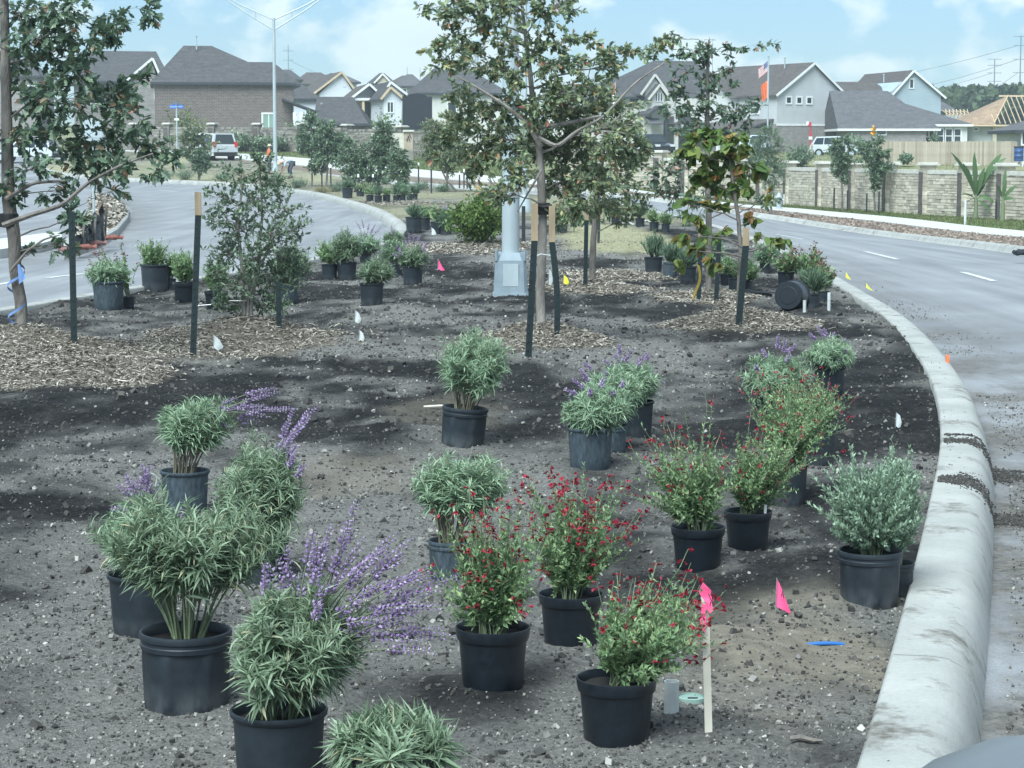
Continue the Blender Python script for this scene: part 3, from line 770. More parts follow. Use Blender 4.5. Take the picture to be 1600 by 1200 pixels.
def build_wall(name, label, pxs, zdark, indiv, piece):
    ss = [wall_s(p) for p in pxs]
    p0 = wall_at(ss[0])
    root = thing(name, label, 'wall', (p0[0], p0[1], float(terr(*p0))))
    core = Geo(); cope = Geo(); mass = Geo(); made = 0
    unit = []
    for k in range(4):
        g = Geo(); b = np.array([(sx, sy, sz) for sz in (0.02, .98) for sy in (0, 1) for sx in (0.01, .99)], float)
        b += rng.uniform(-.035, .035, b.shape); g.add(b, ROCKF); me = g.mesh('stone'); me.materials.append(M['stone_piece']); unit.append(me)
    allst = []
    for i in range(len(ss) - 1):
        a = wall_at(ss[i]); b = wall_at(ss[i + 1]); d = b - a; Ls = np.hypot(*d); d = d / Ls
        nrm = np.array([-d[1], d[0]])
        if nrm @ a > 0: nrm = -nrm                     # towards the road
        z0 = min(float(terr(*a)), float(terr(*b)))
        zt = (float(terr(*a)) + float(terr(*b))) / 2
        c0 = a - nrm * .13; c1 = b - nrm * .13
        core.beam((c0[0] - root.location[0], c0[1] - root.location[1], zt + WH / 2 - .25 - root.location[2]), (c1[0] - root.location[0], c1[1] - root.location[1], zt + WH / 2 - .25 - root.location[2]), .24, WH + .5)
        z = -.15; row = 0
        while z < WH - .16:
            hh = rng.choice([.10, .12, .15]); x = -rng.uniform(0, .3)
            while x < Ls:
                ln = rng.uniform(.22, .62); x0 = max(x, 0.0); x1 = min(x + ln, Ls)
                if x1 - x0 > .06:
                    allst.append((a[1] + d[1] * x0, a + d * x0 + nrm * rng.uniform(-.005, .025), d, nrm, x1 - x0 - .012, zt + z, hh - .012))
                x += ln
            z += hh
        # soldier course of upright bricks along the top, then the end column
        x = 0
        while x < Ls - .05:
            q = a + d * x - nrm * .13 - np.array(root.location[:2])
            cope.beam((q[0], q[1], zt + WH - .07 - root.location[2]), (q[0] + d[0] * .19, q[1] + d[1] * .19, zt + WH - .07 - root.location[2]), .34, rng.uniform(.15, .18)); x += .205
    for s in ss:
        p = wall_at(s); q = wall_at(min(s + .5, ws[-1])); d = q - p if s + .5 < ws[-1] else p - wall_at(s - .5); d = d / np.hypot(*d)
        nrm = np.array([-d[1], d[0]])
        if nrm @ p > 0: nrm = -nrm
        zt = float(terr(*p)) - root.location[2]
        pl = p - np.array(root.location[:2])
        g = Geo()
        for k in range(13):
            w = .50 + rng.uniform(-.015, .02)
            cc = pl - nrm * .12
            g.beam((*(cc - d * w / 2), zt - .3 + .185 * k + .09), (*(cc + d * w / 2), zt - .3 + .185 * k + .09), w, .175)
        part('column', g, M['stone_dark' if zdark else 'stone_mass'], root)
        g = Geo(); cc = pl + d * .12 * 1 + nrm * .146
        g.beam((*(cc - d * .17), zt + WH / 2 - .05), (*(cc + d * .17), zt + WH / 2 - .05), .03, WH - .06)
        part('shade_band', g, M['shade_band'], root)  # thin dark strip standing in for the column's shaded side
        g = Geo(); cc = pl - nrm * .12
        g.beam((*(cc - d * .40), zt + 2.10), (*(cc + d * .40), zt + 2.10), .74, .07); g.beam((*(cc - d * .33), zt + 2.165), (*(cc + d * .33), zt + 2.165), .6, .06)
        part('cap', g, M['cap_stone'], root)
    allst.sort(key=lambda q: q[0])
    rl_ = np.array(root.location)
    for i, (_, p, d, nrm, ln, z, hh) in enumerate(allst):
        if i < indiv:
            o = bpy.data.objects.new('stone', unit[i % 4]); COL.objects.link(o); o.parent = root
            mt = Matrix(((d[0] * ln, -nrm[0] * .05, 0, p[0] - rl_[0]), (d[1] * ln, -nrm[1] * .05, 0, p[1] - rl_[1]), (0, 0, hh, z - rl_[2]), (0, 0, 0, 1)))
            o.matrix_local = mt
        else:
            c = p - rl_[:2] - nrm * .015
            mass.beam((c[0], c[1], z + hh / 2 - rl_[2]), (c[0] + d[0] * ln, c[1] + d[1] * ln, z + hh / 2 - rl_[2]), .05, hh)
    part('wall_core', core, M['mortar'], root)
    part('coping', cope, M['cap_stone'] if not zdark else M['stone_dark'], root, kind='stuff')
    if mass.n: part('stonework', mass, M['stone_dark' if zdark else 'stone_mass'], root, kind='stuff')
    return root
build_wall('masonry_wall', 'pale stacked stone wall with column shade in brown strips along the sidewalk', [1618, 1569, 1507, 1446, 1388, 1334, 1282, 1231, 1190, 1150, 1112, 1070, 1030, 985, 930, 880], False, 300, 'stone_piece')
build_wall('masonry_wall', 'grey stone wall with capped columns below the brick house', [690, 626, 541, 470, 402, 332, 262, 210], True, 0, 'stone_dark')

# ------------------------------------------------------------------ houses
def brickmat(name, c1, c2, mortar, bw=0.42, bh=0.14):
    m, t, b = new_mat(name)
    tcn = t.nodes.new('ShaderNodeTexCoord'); sx = t.nodes.new('ShaderNodeSeparateXYZ'); t.links.new(tcn.outputs['Object'], sx.inputs[0])
    ad = t.nodes.new('ShaderNodeMath'); ad.operation = 'ADD'; t.links.new(sx.outputs[0], ad.inputs[0]); t.links.new(sx.outputs[1], ad.inputs[1])
    cb = t.nodes.new('ShaderNodeCombineXYZ'); t.links.new(ad.outputs[0], cb.inputs[0]); t.links.new(sx.outputs[2], cb.inputs[1])
    br = t.nodes.new('ShaderNodeTexBrick'); t.links.new(cb.outputs[0], br.inputs[0])
    br.inputs['Color1'].default_value = (*c1, 1); br.inputs['Color2'].default_value = (*c2, 1); br.inputs['Mortar'].default_value = (*mortar, 1)
    br.inputs['Scale'].default_value = 1.0; br.inputs['Brick Width'].default_value = bw; br.inputs['Row Height'].default_value = bh
    br.inputs['Mortar Size'].default_value = 0.02; br.inputs['Bias'].default_value = -0.1
    col = mixc(t, 0.5, br.outputs[0], ramp(t, noise(t, 3, 6, .7), [(0.3, (0.6, 0.6, 0.6)), (0.7, (1.3, 1.3, 1.3))]), 'MULTIPLY')
    t.links.new(col, b.inputs['Base Color']); b.inputs['Roughness'].default_value = 0.9
    return m
def shingle(name, lo, hi):
    m, t, b = new_mat(name)
    c = ramp(t, noise(t, 2.4, 7, .75), [(0.35, lo), (0.65, hi)])
    c = mixc(t, .6, c, ramp(t, noise(t, 1.0, 3, .6, stretch=(.6, .6, 9)), [(0.3, (.7, .7, .7)), (0.7, (1.25, 1.25, 1.25))]), 'MULTIPLY')
    t.links.new(c, b.inputs['Base Color']); b.inputs['Roughness'].default_value = 0.9; b.inputs['Specular IOR Level'].default_value = .2
    return m
def siding(name, col, step=0.22):
    m, t, b = new_mat(name)
    c = ramp(t, noise(t, .8, 5), [(0.3, tuple(x * .93 for x in col)), (0.7, tuple(x * 1.05 for x in col))])
    t.links.new(c, b.inputs['Base Color']); b.inputs['Roughness'].default_value = 0.8
    w = t.nodes.new('ShaderNodeTexWave'); w.bands_direction = 'Z'; w.wave_profile = 'SAW'; w.inputs['Scale'].default_value = 0.314 / step
    tcn = t.nodes.new('ShaderNodeTexCoord'); t.links.new(tcn.outputs['Object'], w.inputs[0])
    bump(t, b, w.outputs[0], .6, .02)
    return m
M['brick_brown'] = brickmat('brown_brick', (0.105, 0.080, 0.072), (0.165, 0.130, 0.115), (0.21, 0.195, 0.18))
M['brick_grey'] = brickmat('grey_brick', (0.18, 0.165, 0.16), (0.26, 0.24, 0.235), (0.34, 0.32, 0.30))
M['roof'] = shingle('dark_shingle', (0.050, 0.050, 0.053), (0.095, 0.093, 0.096))
M['roof_b'] = shingle('brown_shingle', (0.062, 0.056, 0.053), (0.115, 0.105, 0.10))
M['roof_c'] = shingle('grey_shingle', (0.075, 0.075, 0.08), (0.125, 0.125, 0.13))
M['deck'] = plain('roof_decking', (0.27, 0.19, 0.125), 0.85, 0.25, 2)
M['rafter'] = plain('new_timber', (0.55, 0.43, 0.29), 0.8, 0.15, 3)
M['grey_side'] = siding('grey_siding', (0.49, 0.51, 0.52))
M['blue_side'] = siding('pale_blue_siding', (0.34, 0.42, 0.47))
M['white_side'] = siding('white_siding', (0.62, 0.64, 0.62))
M['stucco'] = plain('pale_stucco', (0.56, 0.56, 0.52), 0.9, 0.08, 2)
M['cream'] = plain('cream_siding', (0.52, 0.48, 0.36), 0.9, 0.08, 2)
M['sheath'] = plain('grey_sheathing', (0.42, 0.45, 0.42), 0.9, 0.1, 1)
M['trim'] = plain('white_trim', (0.70, 0.72, 0.71), 0.6, 0.05, 2)
M['dark_trim'] = plain('dark_fascia', (0.035, 0.042, 0.05), 0.6, 0.2, 2)
M['glass'] = plain('window_glass', (0.018, 0.028, 0.034), 0.08, 0.2, 1, spec=0.6)
M['glass_green'] = plain('blind_behind_glass', (0.22, 0.34, 0.29), 0.3, 0.1, 1)
def wrapmat():
    m, t, b = new_mat('house_wrap')
    sp = ramp(t, noise(t, 1.1, 2, .4, stretch=(1, 1, 6)), [(0.66, (0.60, 0.64, 0.68)), (0.70, (0.20, 0.25, 0.36))])
    t.links.new(sp, b.inputs['Base Color']); b.inputs['Roughness'].default_value = .6
    return m
M['wrap'] = wrapmat()

class House:
    def __init__(s, name, label, px, Y, rot=0.0, zoff=-0.35, cat='house'):
        p = at(px, 240, Y)
        z = float(terr(p[0], Y)) + zoff
        s.o = thing(name, label, cat, (p[0], Y, z), rot)
        s.px, s.Y, s.z, s.rot = px, Y, z, rot
    def X(s, px): return (px - s.px) * mpp(s.Y) / math.cos(s.rot)
    def Z(s, py, back=0.0): return at(800, py, s.Y + back)[2] - s.z
    def wall(s, x0, x1, y0, y1, z1, mat, z0=-0.5, name='wall'):
        return part(name, Geo().box(x0, x1, y0, y1, z0, z1), M[mat], s.o)
    def gable(s, x0, x1, y0, y1, z0, ze, xm, zr, mat, name='gable_wall'):
        return part(name, Geo().prism([(x0, z0), (x1, z0), (x1, ze), (xm, zr), (x0, ze)], y0, y1), M[mat], s.o)
    def roof_x(s, x0, x1, y0, y1, ze, rx0, rx1, zr, mat='roof', ym=None, th=.22, fascia='dark_trim', over=.35, name='roof'):
        x0 -= over if rx0 > x0 + .3 else .25; x1 += over if rx1 < x1 - .3 else .25
        if rx0 <= x0 + .6: rx0 = x0
        if rx1 >= x1 - .6: rx1 = x1
        y0 -= over; y1 += over; ym = (y0 + y1) / 2 if ym is None else ym
        V = [(x0, y0, ze), (x1, y0, ze), (x1, y1, ze), (x0, y1, ze), (rx0, ym, zr), (rx1, ym, zr)]
        g = Geo().add(V, [(0, 1, 5, 4), (2, 3, 4, 5)], [(1, 2, 5), (3, 0, 4)])
        o = part(name, g, M[mat], s.o)
        f = Geo()
        for a, b in (((x0, y0), (x1, y0)), ((x1, y0), (x1, y1)), ((x1, y1), (x0, y1)), ((x0, y1), (x0, y0))):
            f.beam((*a, ze - th / 2 - .004), (*b, ze - th / 2 - .004), .06, th)
        f.box(x0 + .03, x1 - .03, y0 + .03, y1 - .03, ze - th, ze - th + .03)
        part('fascia', f, M[fascia], o)
        return o
    def roof_y(s, x0, x1, y0, y1, ze, xm, zr, mat='roof', hip0=0.0, hip1=0.0, th=.24, fascia='trim', over=.35, name='roof'):
        sl = (zr - ze) / max(.5, (x1 - x0) / 2)
        xa, xb = x0 - over, x1 + over; za = ze - sl * over * .9; zb = za
        ya = y0 - (over if hip0 == 0 else .3); yb = y1 + .3
        r0 = ya + hip0; r1 = yb - hip1
        up = .14
        V = [(xa, ya, za + up), (xb, ya, zb + up), (xb, yb, zb + up), (xa, yb, za + up), (xm, r0, zr + up), (xm, r1, zr + up)]
        V += [(x, y, z - up - .05) for x, y, z in V]
        g = Geo().add(V, [(1, 2, 5, 4), (3, 0, 4, 5), (7, 10, 11, 8), (9, 11, 10, 6), (3, 2, 8, 9)[:4], (0, 3, 9, 6), (2, 1, 7, 8)], [(0, 1, 4), (2, 3, 5), (0, 6, 10), (0, 10, 4), (1, 4, 10), (1, 10, 7)])
        if hip0 == 0: g = Geo().add(V, [(1, 2, 5, 4), (3, 0, 4, 5), (7, 10, 11, 8), (9, 11, 10, 6), (3, 2, 8, 9), (0, 3, 9, 6), (2, 1, 7, 8), (0, 4, 10, 6), (4, 1, 7, 10), (2, 3, 5, 5)[:4]][:9], [(2, 3, 5)])
        o = part(name, g, M[mat], s.o)
        if hip0 == 0:
            f = Geo()
            f.beam((xa, ya - .02, za + up - th / 2 + .02), (xm, ya - .02, zr + up - th / 2 + .02), .05, th, up=(0, 0, 1))
            f.beam((xb, ya - .025, zb + up - th / 2 + .02), (xm, ya - .025, zr + up - th / 2 + .02), .05, th, up=(0, 0, 1))
            part('bargeboard', f, M[fascia], o)
        return o
    def window(s, x0, x1, z0, z1, y=0.0, glass='glass', frame='trim', w=.12, bars=(0, 0), left=False):
        f = Geo()
        def bx(a, b, c, d, e0, e1):
            if left: f.box(y + e0, y + e1, a, b, c, d)
            else: f.box(a, b, y + e0, y + e1, c, d)
        bx(x0 - w, x1 + w, z1, z1 + w, -.07, .02); bx(x0 - w, x1 + w, z0 - w, z0, -.08, .02)
        bx(x0 - w, x0, z0, z1, -.06, .02); bx(x1, x1 + w, z0, z1, -.06, .02)
        for k in range(bars[0]):
            q = x0 + (x1 - x0) * (k + 1) / (bars[0] + 1); bx(q - .04, q + .04, z0, z1, -.055, .02)
        for k in range(bars[1]):
            q = z0 + (z1 - z0) * (k + 1) / (bars[1] + 1); bx(x0, x1, q - .04, q + .04, -.05, .02)
        o = part('window', f, M[frame], s.o)
        g = Geo()
        if left: g.box(y - .03, y - .012, x0, x1, z0, z1)
        else: g.box(x0, x1, y - .03, y - .012, z0, z1)
        part('pane', g, M[glass], o)
        return o
    def win(s, px0, px1, py0, py1, **k):
        return s.window(s.X(px0), s.X(px1), s.Z(py1), s.Z(py0), **k)
    def vent(s, x, y, z, h=.9):
        part('vent_pipe', Geo().tube([(x, y, z - .4), (x, y, z + h)], .07, 6).tube([(x, y, z + h - .12), (x, y, z + h)], .13, 6), M['galv'], s.o)

# big brown brick house
h = House('brick_house', 'two storey brown brick house with steep dark hipped roof above the stone wall', 243, 200, math.radians(9))
W = h.X(455); ze = h.Z(129); zr = h.Z(71, 6)
h.wall(0, W, 0, 12, ze - .02, 'brick_brown')
h.roof_x(0, W - .2, 0, 12, ze + .05, h.X(289), h.X(333), zr, 'roof', ym=6)
h.roof_x(h.X(360), W + .5, 3.5, 13.5, ze + .05, h.X(384), h.X(431), h.Z(96, 8), 'roof', ym=8)
h.win(408, 425, 178, 204, glass='glass_green', bars=(1, 0), w=.16)
for k in range(3): h.window(1.6 + k * 2.6, 3.0 + k * 2.6, h.Z(152), h.Z(131), left=True, w=.12)
h.vent(h.X(309), 5, zr)
g = Geo(); x0 = h.X(437); g.add([(x0, -2.2, h.Z(154)), (x0 + 3.2, -2.2, h.Z(174)), (x0 + 3.2, 1, h.Z(174)), (x0, 1, h.Z(154)), (x0, -2.2, h.Z(157)), (x0 + 3.2, -2.2, h.Z(177)), (x0 + 3.2, 1, h.Z(177)), (x0, 1, h.Z(157))],
    [(0, 1, 2, 3), (4, 7, 6, 5), (0, 4, 5, 1), (1, 5, 6, 2), (3, 2, 6, 7)]); part('porch_roof', g, M['dark_trim'], h.o)
for q in (452, 462, 474): part('porch_post', Geo().box(h.X(q), h.X(q) + .3, -2, -1.7, -.5, h.Z(172) - .2), M['trim'], h.o)

h = House('gabled_house', 'dark roofed house with a pale gable end behind the left oak', 132, 236, math.radians(16))
W = h.X(262)
h.wall(.2, W, 3.02, 14, h.Z(126), 'brick_grey'); h.roof_x(0, W, 2, 15, h.Z(125), 1.6, W - .5, h.Z(78, 7), 'roof', ym=8.5)
part('gable_wall', Geo().add([(-.3, 1.7, h.Z(124)), (-.3, 14, h.Z(124)), (.9, 8.5, h.Z(80, 7))], [(0, 2, 1)]), M['white_side'], h.o)
h.gable(h.X(205), h.X(240), -.5, 5, -.5, h.Z(118), h.X(232), h.Z(91), 'brick_grey'); h.roof_y(h.X(200), h.X(243), -.5, 8, h.Z(120), h.X(234), h.Z(91), 'roof')
h.win(140, 150, 140, 160, w=.15)
h = House('distant_house', 'house with a low roof at the far left edge behind the oak leaves', -40, 250, 0)
h.wall(0, h.X(60), 0, 9, h.Z(118), 'brick_grey'); h.roof_x(0, h.X(60), 0, 9, h.Z(118), h.X(-10), h.X(30), h.Z(92, 4)); h.win(46, 56, 135, 152)

# row of houses in the middle distance, several still in house wrap
h = House('unfinished_house', 'low dark roofed house with a house wrapped wall beside the brick house', 444, 222, math.radians(6))
h.wall(0, h.X(494), 0, 10, h.Z(155), 'wrap'); h.roof_x(-1, h.X(497), 0, 10, h.Z(154), h.X(446), h.X(462), h.Z(124, 5), 'roof'); h.vent(h.X(462), 2, h.Z(148), .5)
h = House('single_storey_house', 'single storey house with plain dark hipped roof behind the stone wall', 494, 205, 0)
h.wall(0, h.X(572), 0, 9, h.Z(194), 'brick_brown'); h.roof_x(0, h.X(570), 0, 9, h.Z(193), h.X(480), h.X(546), h.Z(151, 4), 'roof'); h.vent(h.X(499), 3, h.Z(168), .5); h.win(506, 514, 197, 204, w=.08)
h = House('unfinished_house', 'unfinished house with tall white wrapped gable over the low roofs', 500, 262, math.radians(14))
h.gable(0, h.X(553), 0, 14, -.5, h.Z(146), h.X(534), h.Z(114), 'wrap'); h.roof_y(h.X(491), h.X(555), 0, 14, h.Z(146), h.X(534), h.Z(113), 'roof_b', fascia='rafter'); h.win(520, 528, 158, 172)
h = House('unfinished_house', 'unfinished house with wrapped front gable over an open porch', 549, 236, math.radians(10))
h.gable(0, h.X(599), 1, 12, h.Z(157), h.Z(155), h.X(576), h.Z(133), 'wrap'); h.wall(.3, h.X(597), 2.5, 12, h.Z(157), 'cream')
h.roof_y(0, h.X(599), 0, 13, h.Z(154), h.X(577), h.Z(132), 'roof_b', fascia='trim')
part('porch_beam', Geo().box(-.2, h.X(600), -.2, .2, h.Z(157), h.Z(153)), M['trim'], h.o)
for q in (550, 566, 594): part('porch_post', Geo().box(h.X(q), h.X(q) + .25, -.1, .15, -.5, h.Z(157)), M['rafter'], h.o)
part('door', Geo().box(h.X(574), h.X(582), 2.40, 2.46, -.3, h.Z(158)), M['glass'], h.o)
h = House('unfinished_house', 'small unfinished house with timber gable beside the black screen', 600, 228, math.radians(12))
h.gable(0, h.X(627), 0, 9, -.5, h.Z(150), h.X(610), h.Z(138), 'wrap'); h.roof_y(0, h.X(626), 0, 9, h.Z(151), h.X(610), h.Z(137), 'roof', fascia='rafter')
h.gable(h.X(615), h.X(645), 6, 16, -.5, h.Z(142), h.X(624), h.Z(127), 'white_side'); h.roof_y(h.X(615), h.X(650), 6, 16, h.Z(145), h.X(624), h.Z(126), 'roof'); h.win(606, 614, 160, 175, bars=(1, 0))
h = House('hipped_house', 'large house with broad dark hipped roof behind the light pole', 655, 225, math.radians(8))
h.wall(0, h.X(790), 0, 13, h.Z(146), 'stucco'); h.roof_x(0, h.X(790), 0, 13, h.Z(145), h.X(690), h.X(742), h.Z(105, 6), 'roof'); h.win(700, 712, 160, 180); h.win(730, 742, 160, 180)
for i, (x0, x1, yt, ye, Yd, lab) in enumerate(((437, 470, 109, 124, 300, 'distant roof peeking beside the street light pole'), (462, 528, 113, 131, 330, 'distant hipped roof left of the wrapped gable'),
        (505, 560, 114, 128, 350, 'distant dark roof ridge just behind the wrapped gable'), (578, 616, 114, 130, 340, 'distant gabled roof between the wrapped houses'),
        (607, 640, 118, 132, 380, 'distant low roof just left of the tall hipped one'), (622, 662, 116, 134, 310, 'distant roof above the black screen'), (900, 985, 128, 150, 300, 'distant roof seen through the middle oak'),
        (850, 905, 132, 150, 330, 'distant roof left of the orange banner behind the oak'))):
    h = House('distant_house', lab, x0, Yd, math.radians(rng.uniform(-15, 15)))
    h.wall(.3, h.X(x1) - .3, .3, 9, h.Z(ye), 'stucco'); h.roof_x(0, h.X(x1), 0, 10, h.Z(ye), h.X(x0 + (x1 - x0) * rng.uniform(.25, .4)), h.X(x0 + (x1 - x0) * rng.uniform(.55, .7)), h.Z(yt, 5), ('roof', 'roof_b', 'roof_c')[i % 3])
    h.win(x0 + 8, x0 + 13, ye + 5, ye + 12, w=.1)
    if i == 3: h.gable(h.X(590), h.X(608), -.4, 4, -.5, h.Z(126), h.X(599), h.Z(117), 'cream'); h.roof_y(h.X(589), h.X(609), -.4, 5, h.Z(127), h.X(599), h.Z(116), 'roof_b')

# pale stucco house with porches, right of centre
h = House('stucco_house', 'white stucco two storey house with pointed gables behind the redbud', 1002, 238, math.radians(22))
h.wall(0, h.X(1135), 2, 16, h.Z(152), 'stucco'); h.roof_x(-.5, h.X(1200), 3, 17, h.Z(151), h.X(1085), h.X(1150), h.Z(93, 9), 'roof', ym=10)
h.gable(h.X(1008), h.X(1036), 0, 6, -.5, h.Z(140), h.X(1021), h.Z(119), 'stucco'); h.roof_y(h.X(1003), h.X(1040), 0, 12, h.Z(143), h.X(1021), h.Z(117), 'roof', fascia='stucco')
h.gable(h.X(1013), h.X(1034), -.8, 1, -.5, h.Z(150), h.X(1024), h.Z(134), 'stucco'); h.roof_y(h.X(1010), h.X(1037), -.8, 4, h.Z(151), h.X(1024), h.Z(133), 'roof', fascia='stucco')
h.wall(h.X(985), h.X(1009), 1, 8, h.Z(152), 'stucco'); h.roof_x(h.X(983), h.X(1010), 1, 8, h.Z(151), h.X(990), h.X(1005), h.Z(138, 3)); 
for q in (991.5, 996, 1000.5): h.win(q - 1.4, q + 1.4, 154, 167, y=1.0, w=.05, frame='dark_trim')
for q in (1020, 1024, 1028): h.win(q - 1.2, q + 1.2, 146, 158, y=-.8, w=.06)
g = Geo(); g.add([(h.X(998), -2.4, h.Z(193)), (h.X(1022), -2.4, h.Z(193)), (h.X(1024), -.5, h.Z(183)), (h.X(1004), -.5, h.Z(183)), (h.X(998), -2.4, h.Z(195)), (h.X(1022), -2.4, h.Z(195)), (h.X(1024), -.5, h.Z(186)), (h.X(1004), -.5, h.Z(186))],
    [(0, 1, 2, 3), (7, 6, 5, 4), (0, 4, 5, 1), (1, 5, 6, 2), (3, 7, 4, 0)]); part('awning', g, M['roof_c'], h.o)
part('porch_roof', Geo().prism([(h.X(1042), h.Z(194)), (h.X(1078), h.Z(194)), (h.X(1062), h.Z(181))], -2.2, 2), M['roof'], h.o)
h.roof_y(h.X(1006), h.X(1032), -1.6, 1.5, h.Z(177), h.X(1019), h.Z(167), 'roof', fascia='dark_trim', name='porch_roof')
for q in (1029, 1046, 1072): part('porch_post', Geo().box(h.X(q), h.X(q) + .35, -1.6, -1.25, -.5, h.Z(180)), M['dark_trim' if q == 1029 else 'stucco'], h.o)
part('door', Geo().box(h.X(1038), h.X(1042), 1.9, 1.98, -.3, h.Z(205)), M['glass'], h.o)
h.win(997, 1008, 203, 214, y=.9, w=.1)

# grey gabled house
h = House('gabled_house', 'tall grey sided house with white trimmed gable and brick base', 1213, 232, math.radians(30))
W = h.X(1326); ze = h.Z(147); zr = h.Z(98); zb = h.Z(194)
h.gable(0, W, 0, 15, zb, ze, W * .53, zr, 'grey_side'); h.wall(-.06, W + .06, -.06, 15.06, zb - .02, 'brick_grey', name='brick_base')
h.roof_y(0, W, 0, 15.5, ze, W * .53, zr, 'roof_b', fascia='trim')
for q in (1232.5, 1250, 1267): h.win(q - 3.4, q + 3.4, 152, 160.5, w=.16)
h.win(1297.5, 1307, 170, 192.5, w=.18)
part('skirt_trim', Geo().box(-.1, W + .1, -.1, -.07, zb - .16, zb + .06), M['trim'], h.o)
part('corner_board', Geo().box(W - .12, W + .05, -.08, -.03, zb, ze - .1), M['trim'], h.o)
h.vent(W * .45, 4, zr - .4, 1.2)
# its entrance side, seen at an angle
h.wall(-2.4, -.08, 2, 13, h.Z(200), 'stucco', name='entrance_wing')
g = Geo().add([(-4.2, 0.5, h.Z(204)), (-4.2, 14, h.Z(204)), (.1, 14, h.Z(185)), (.1, .5, h.Z(185)), (-4.2, 0.5, h.Z(207)), (-4.2, 14, h.Z(207)), (.1, 14, h.Z(188)), (.1, .5, h.Z(188))], [(0, 3, 2, 1), (4, 5, 6, 7), (0, 1, 5, 4), (0, 4, 7, 3), (1, 2, 6, 5)])
part('porch_roof', g, M['roof_b'], h.o)
for q in (.8, 5, 9.5, 13.4): part('porch_post', Geo().box(-4.0, -3.7, q, q + .3, -.5, h.Z(206)), M['trim'], h.o)
h.window(3.2, 4.6, h.Z(176), h.Z(158), left=True, w=.14, bars=(0, 1))
h.window(7.5, 8.6, h.Z(176), h.Z(160), left=True, w=.14)
part('cross_gable', Geo().add([(-.9, 7, h.Z(150)), (-.9, 13, h.Z(150)), (-.9, 10, h.Z(124)), (4, 7, h.Z(150)), (4, 13, h.Z(150)), (4, 10, h.Z(124)), (-.9, 7, h.Z(194)), (-.9, 13, h.Z(194))], [(0, 6, 7, 1), (0, 2, 5, 3), (1, 4, 5, 2)], [(0, 1, 2), (0, 3, 6), (1, 7, 4)]), M['white_side'], h.o)
part('cross_roof', Geo().add([(-1.3, 6.6, h.Z(151)), (-1.3, 10, h.Z(121)), (4.4, 10, h.Z(121)), (4.4, 6.6, h.Z(151)), (-1.3, 13.4, h.Z(151)), (4.4, 13.4, h.Z(151))], [(0, 3, 2, 1), (1, 2, 5, 4)]), M['roof_b'], h.o)

# single storey wing house with bay
h = House('single_storey_house', 'single storey grey brick house with broad dark roof and three pane bay', 1327, 226, 0)
h.wall(0, h.X(1446), 0, 12, h.Z(202), 'brick_grey'); h.roof_x(-1, h.X(1462), 0, 12, h.Z(201), h.X(1300), h.X(1400), h.Z(142, 6), 'roof_c', fascia='trim')
h.wall(h.X(1460), h.X(1513), 1.0, 12, h.Z(195), 'white_side', name='bay_wall'); h.roof_x(h.X(1395), h.X(1515), .9, 12, h.Z(194), h.X(1405), h.X(1424), h.Z(160, 6), 'roof_c', fascia='trim', name='bay_roof')
h.win(1369, 1383, 204.5, 210, w=.1)
for q in (1470.5, 1484, 1497.5): h.win(q - 4.6, q + 4.6, 202, 222.5, y=1.0, w=.18, bars=(0, 1))
h.win(1446, 1452, 203, 213, y=.95, w=.12)
h = House('gabled_house', 'pale blue sided house with small dark louvre standing behind the brick bungalow', 1391, 262, math.radians(14))
h.gable(0, h.X(1472), 0, 14, -.5, h.Z(143), h.X(1426), h.Z(112), 'blue_side'); h.roof_y(0, h.X(1474), 0, 14, h.Z(150), h.X(1425), h.Z(111), 'roof_b', fascia='trim')
h.win(1421, 1426, 124, 137, w=.12); h.wall(h.X(1322), -.05, 3, 10, h.Z(142), 'blue_side', name='wing_wall'); h.roof_x(h.X(1324), .6, 3, 11, h.Z(142), h.X(1326), .4, h.Z(127, 4), 'roof_b', fascia='trim', name='wing_roof')
h.vent(h.X(1395), 3, h.Z(122), .6)
h = House('unfinished_house', 'unfinished house with bare plywood roof and exposed rafters at the frame edge', 1514, 228, 0)
h.wall(0, h.X(1551), .6, 10, h.Z(195), 'sheath'); h.wall(h.X(1551), h.X(1660), .3, 10, h.Z(195), 'cream', name='cream_wall')
xr0, xr1, zr_, ze_ = h.X(1590), h.X(1640), h.Z(150, 5), h.Z(194)
part('roof_deck', Geo().add([(h.X(1502), -.4, ze_), (h.X(1551), -.4, ze_), (xr0, 5, zr_), (h.X(1588), 5, zr_), (h.X(1502), 11, ze_), (h.X(1502), -.4, ze_ - .2), (h.X(1551), -.4, ze_ - .2)], [(0, 1, 2, 3), (0, 5, 6, 1)], [(4, 0, 3)]), M['deck'], h.o)
for k in range(16):
    q = h.X(1552) + k * .55; zt_ = zr_ if q > xr0 else ze_ + (zr_ - ze_) * max(.35, (q - h.X(1545)) / (xr0 - h.X(1545)))
    part('rafter', Geo().beam((q, -.4, ze_ + .05), (q, -.4 + 5.4 * (zt_ - ze_) / (zr_ - ze_), zt_), .05, .14), M['rafter'], h.o)
part('ridge_board', Geo().beam((xr0 - 1, 5, zr_), (xr1, 5, zr_), .06, .16), M['rafter'], h.o); part('hip_rafter', Geo().beam((h.X(1551), -.4, ze_ + .1), (xr0, 5, zr_ + .06), .06, .16), M['rafter'], h.o)
part('top_plate', Geo().box(-.3, h.X(1660), -.45, .25, ze_ - .22, ze_ - .06), M['rafter'], h.o)
for q in (1567.5, 1582.5): h.win(q - 4.4, q + 4.4, 204, 221, y=.3, w=.16, bars=(0, 1))
h.win(1523, 1529, 200, 203.5, y=.6, w=.1)
h = House('unfinished_house', 'low timber trusses beyond the plywood roofed house', 1477, 270, 0)
h.wall(0, h.X(1512), 0, 8, h.Z(180), 'sheath')
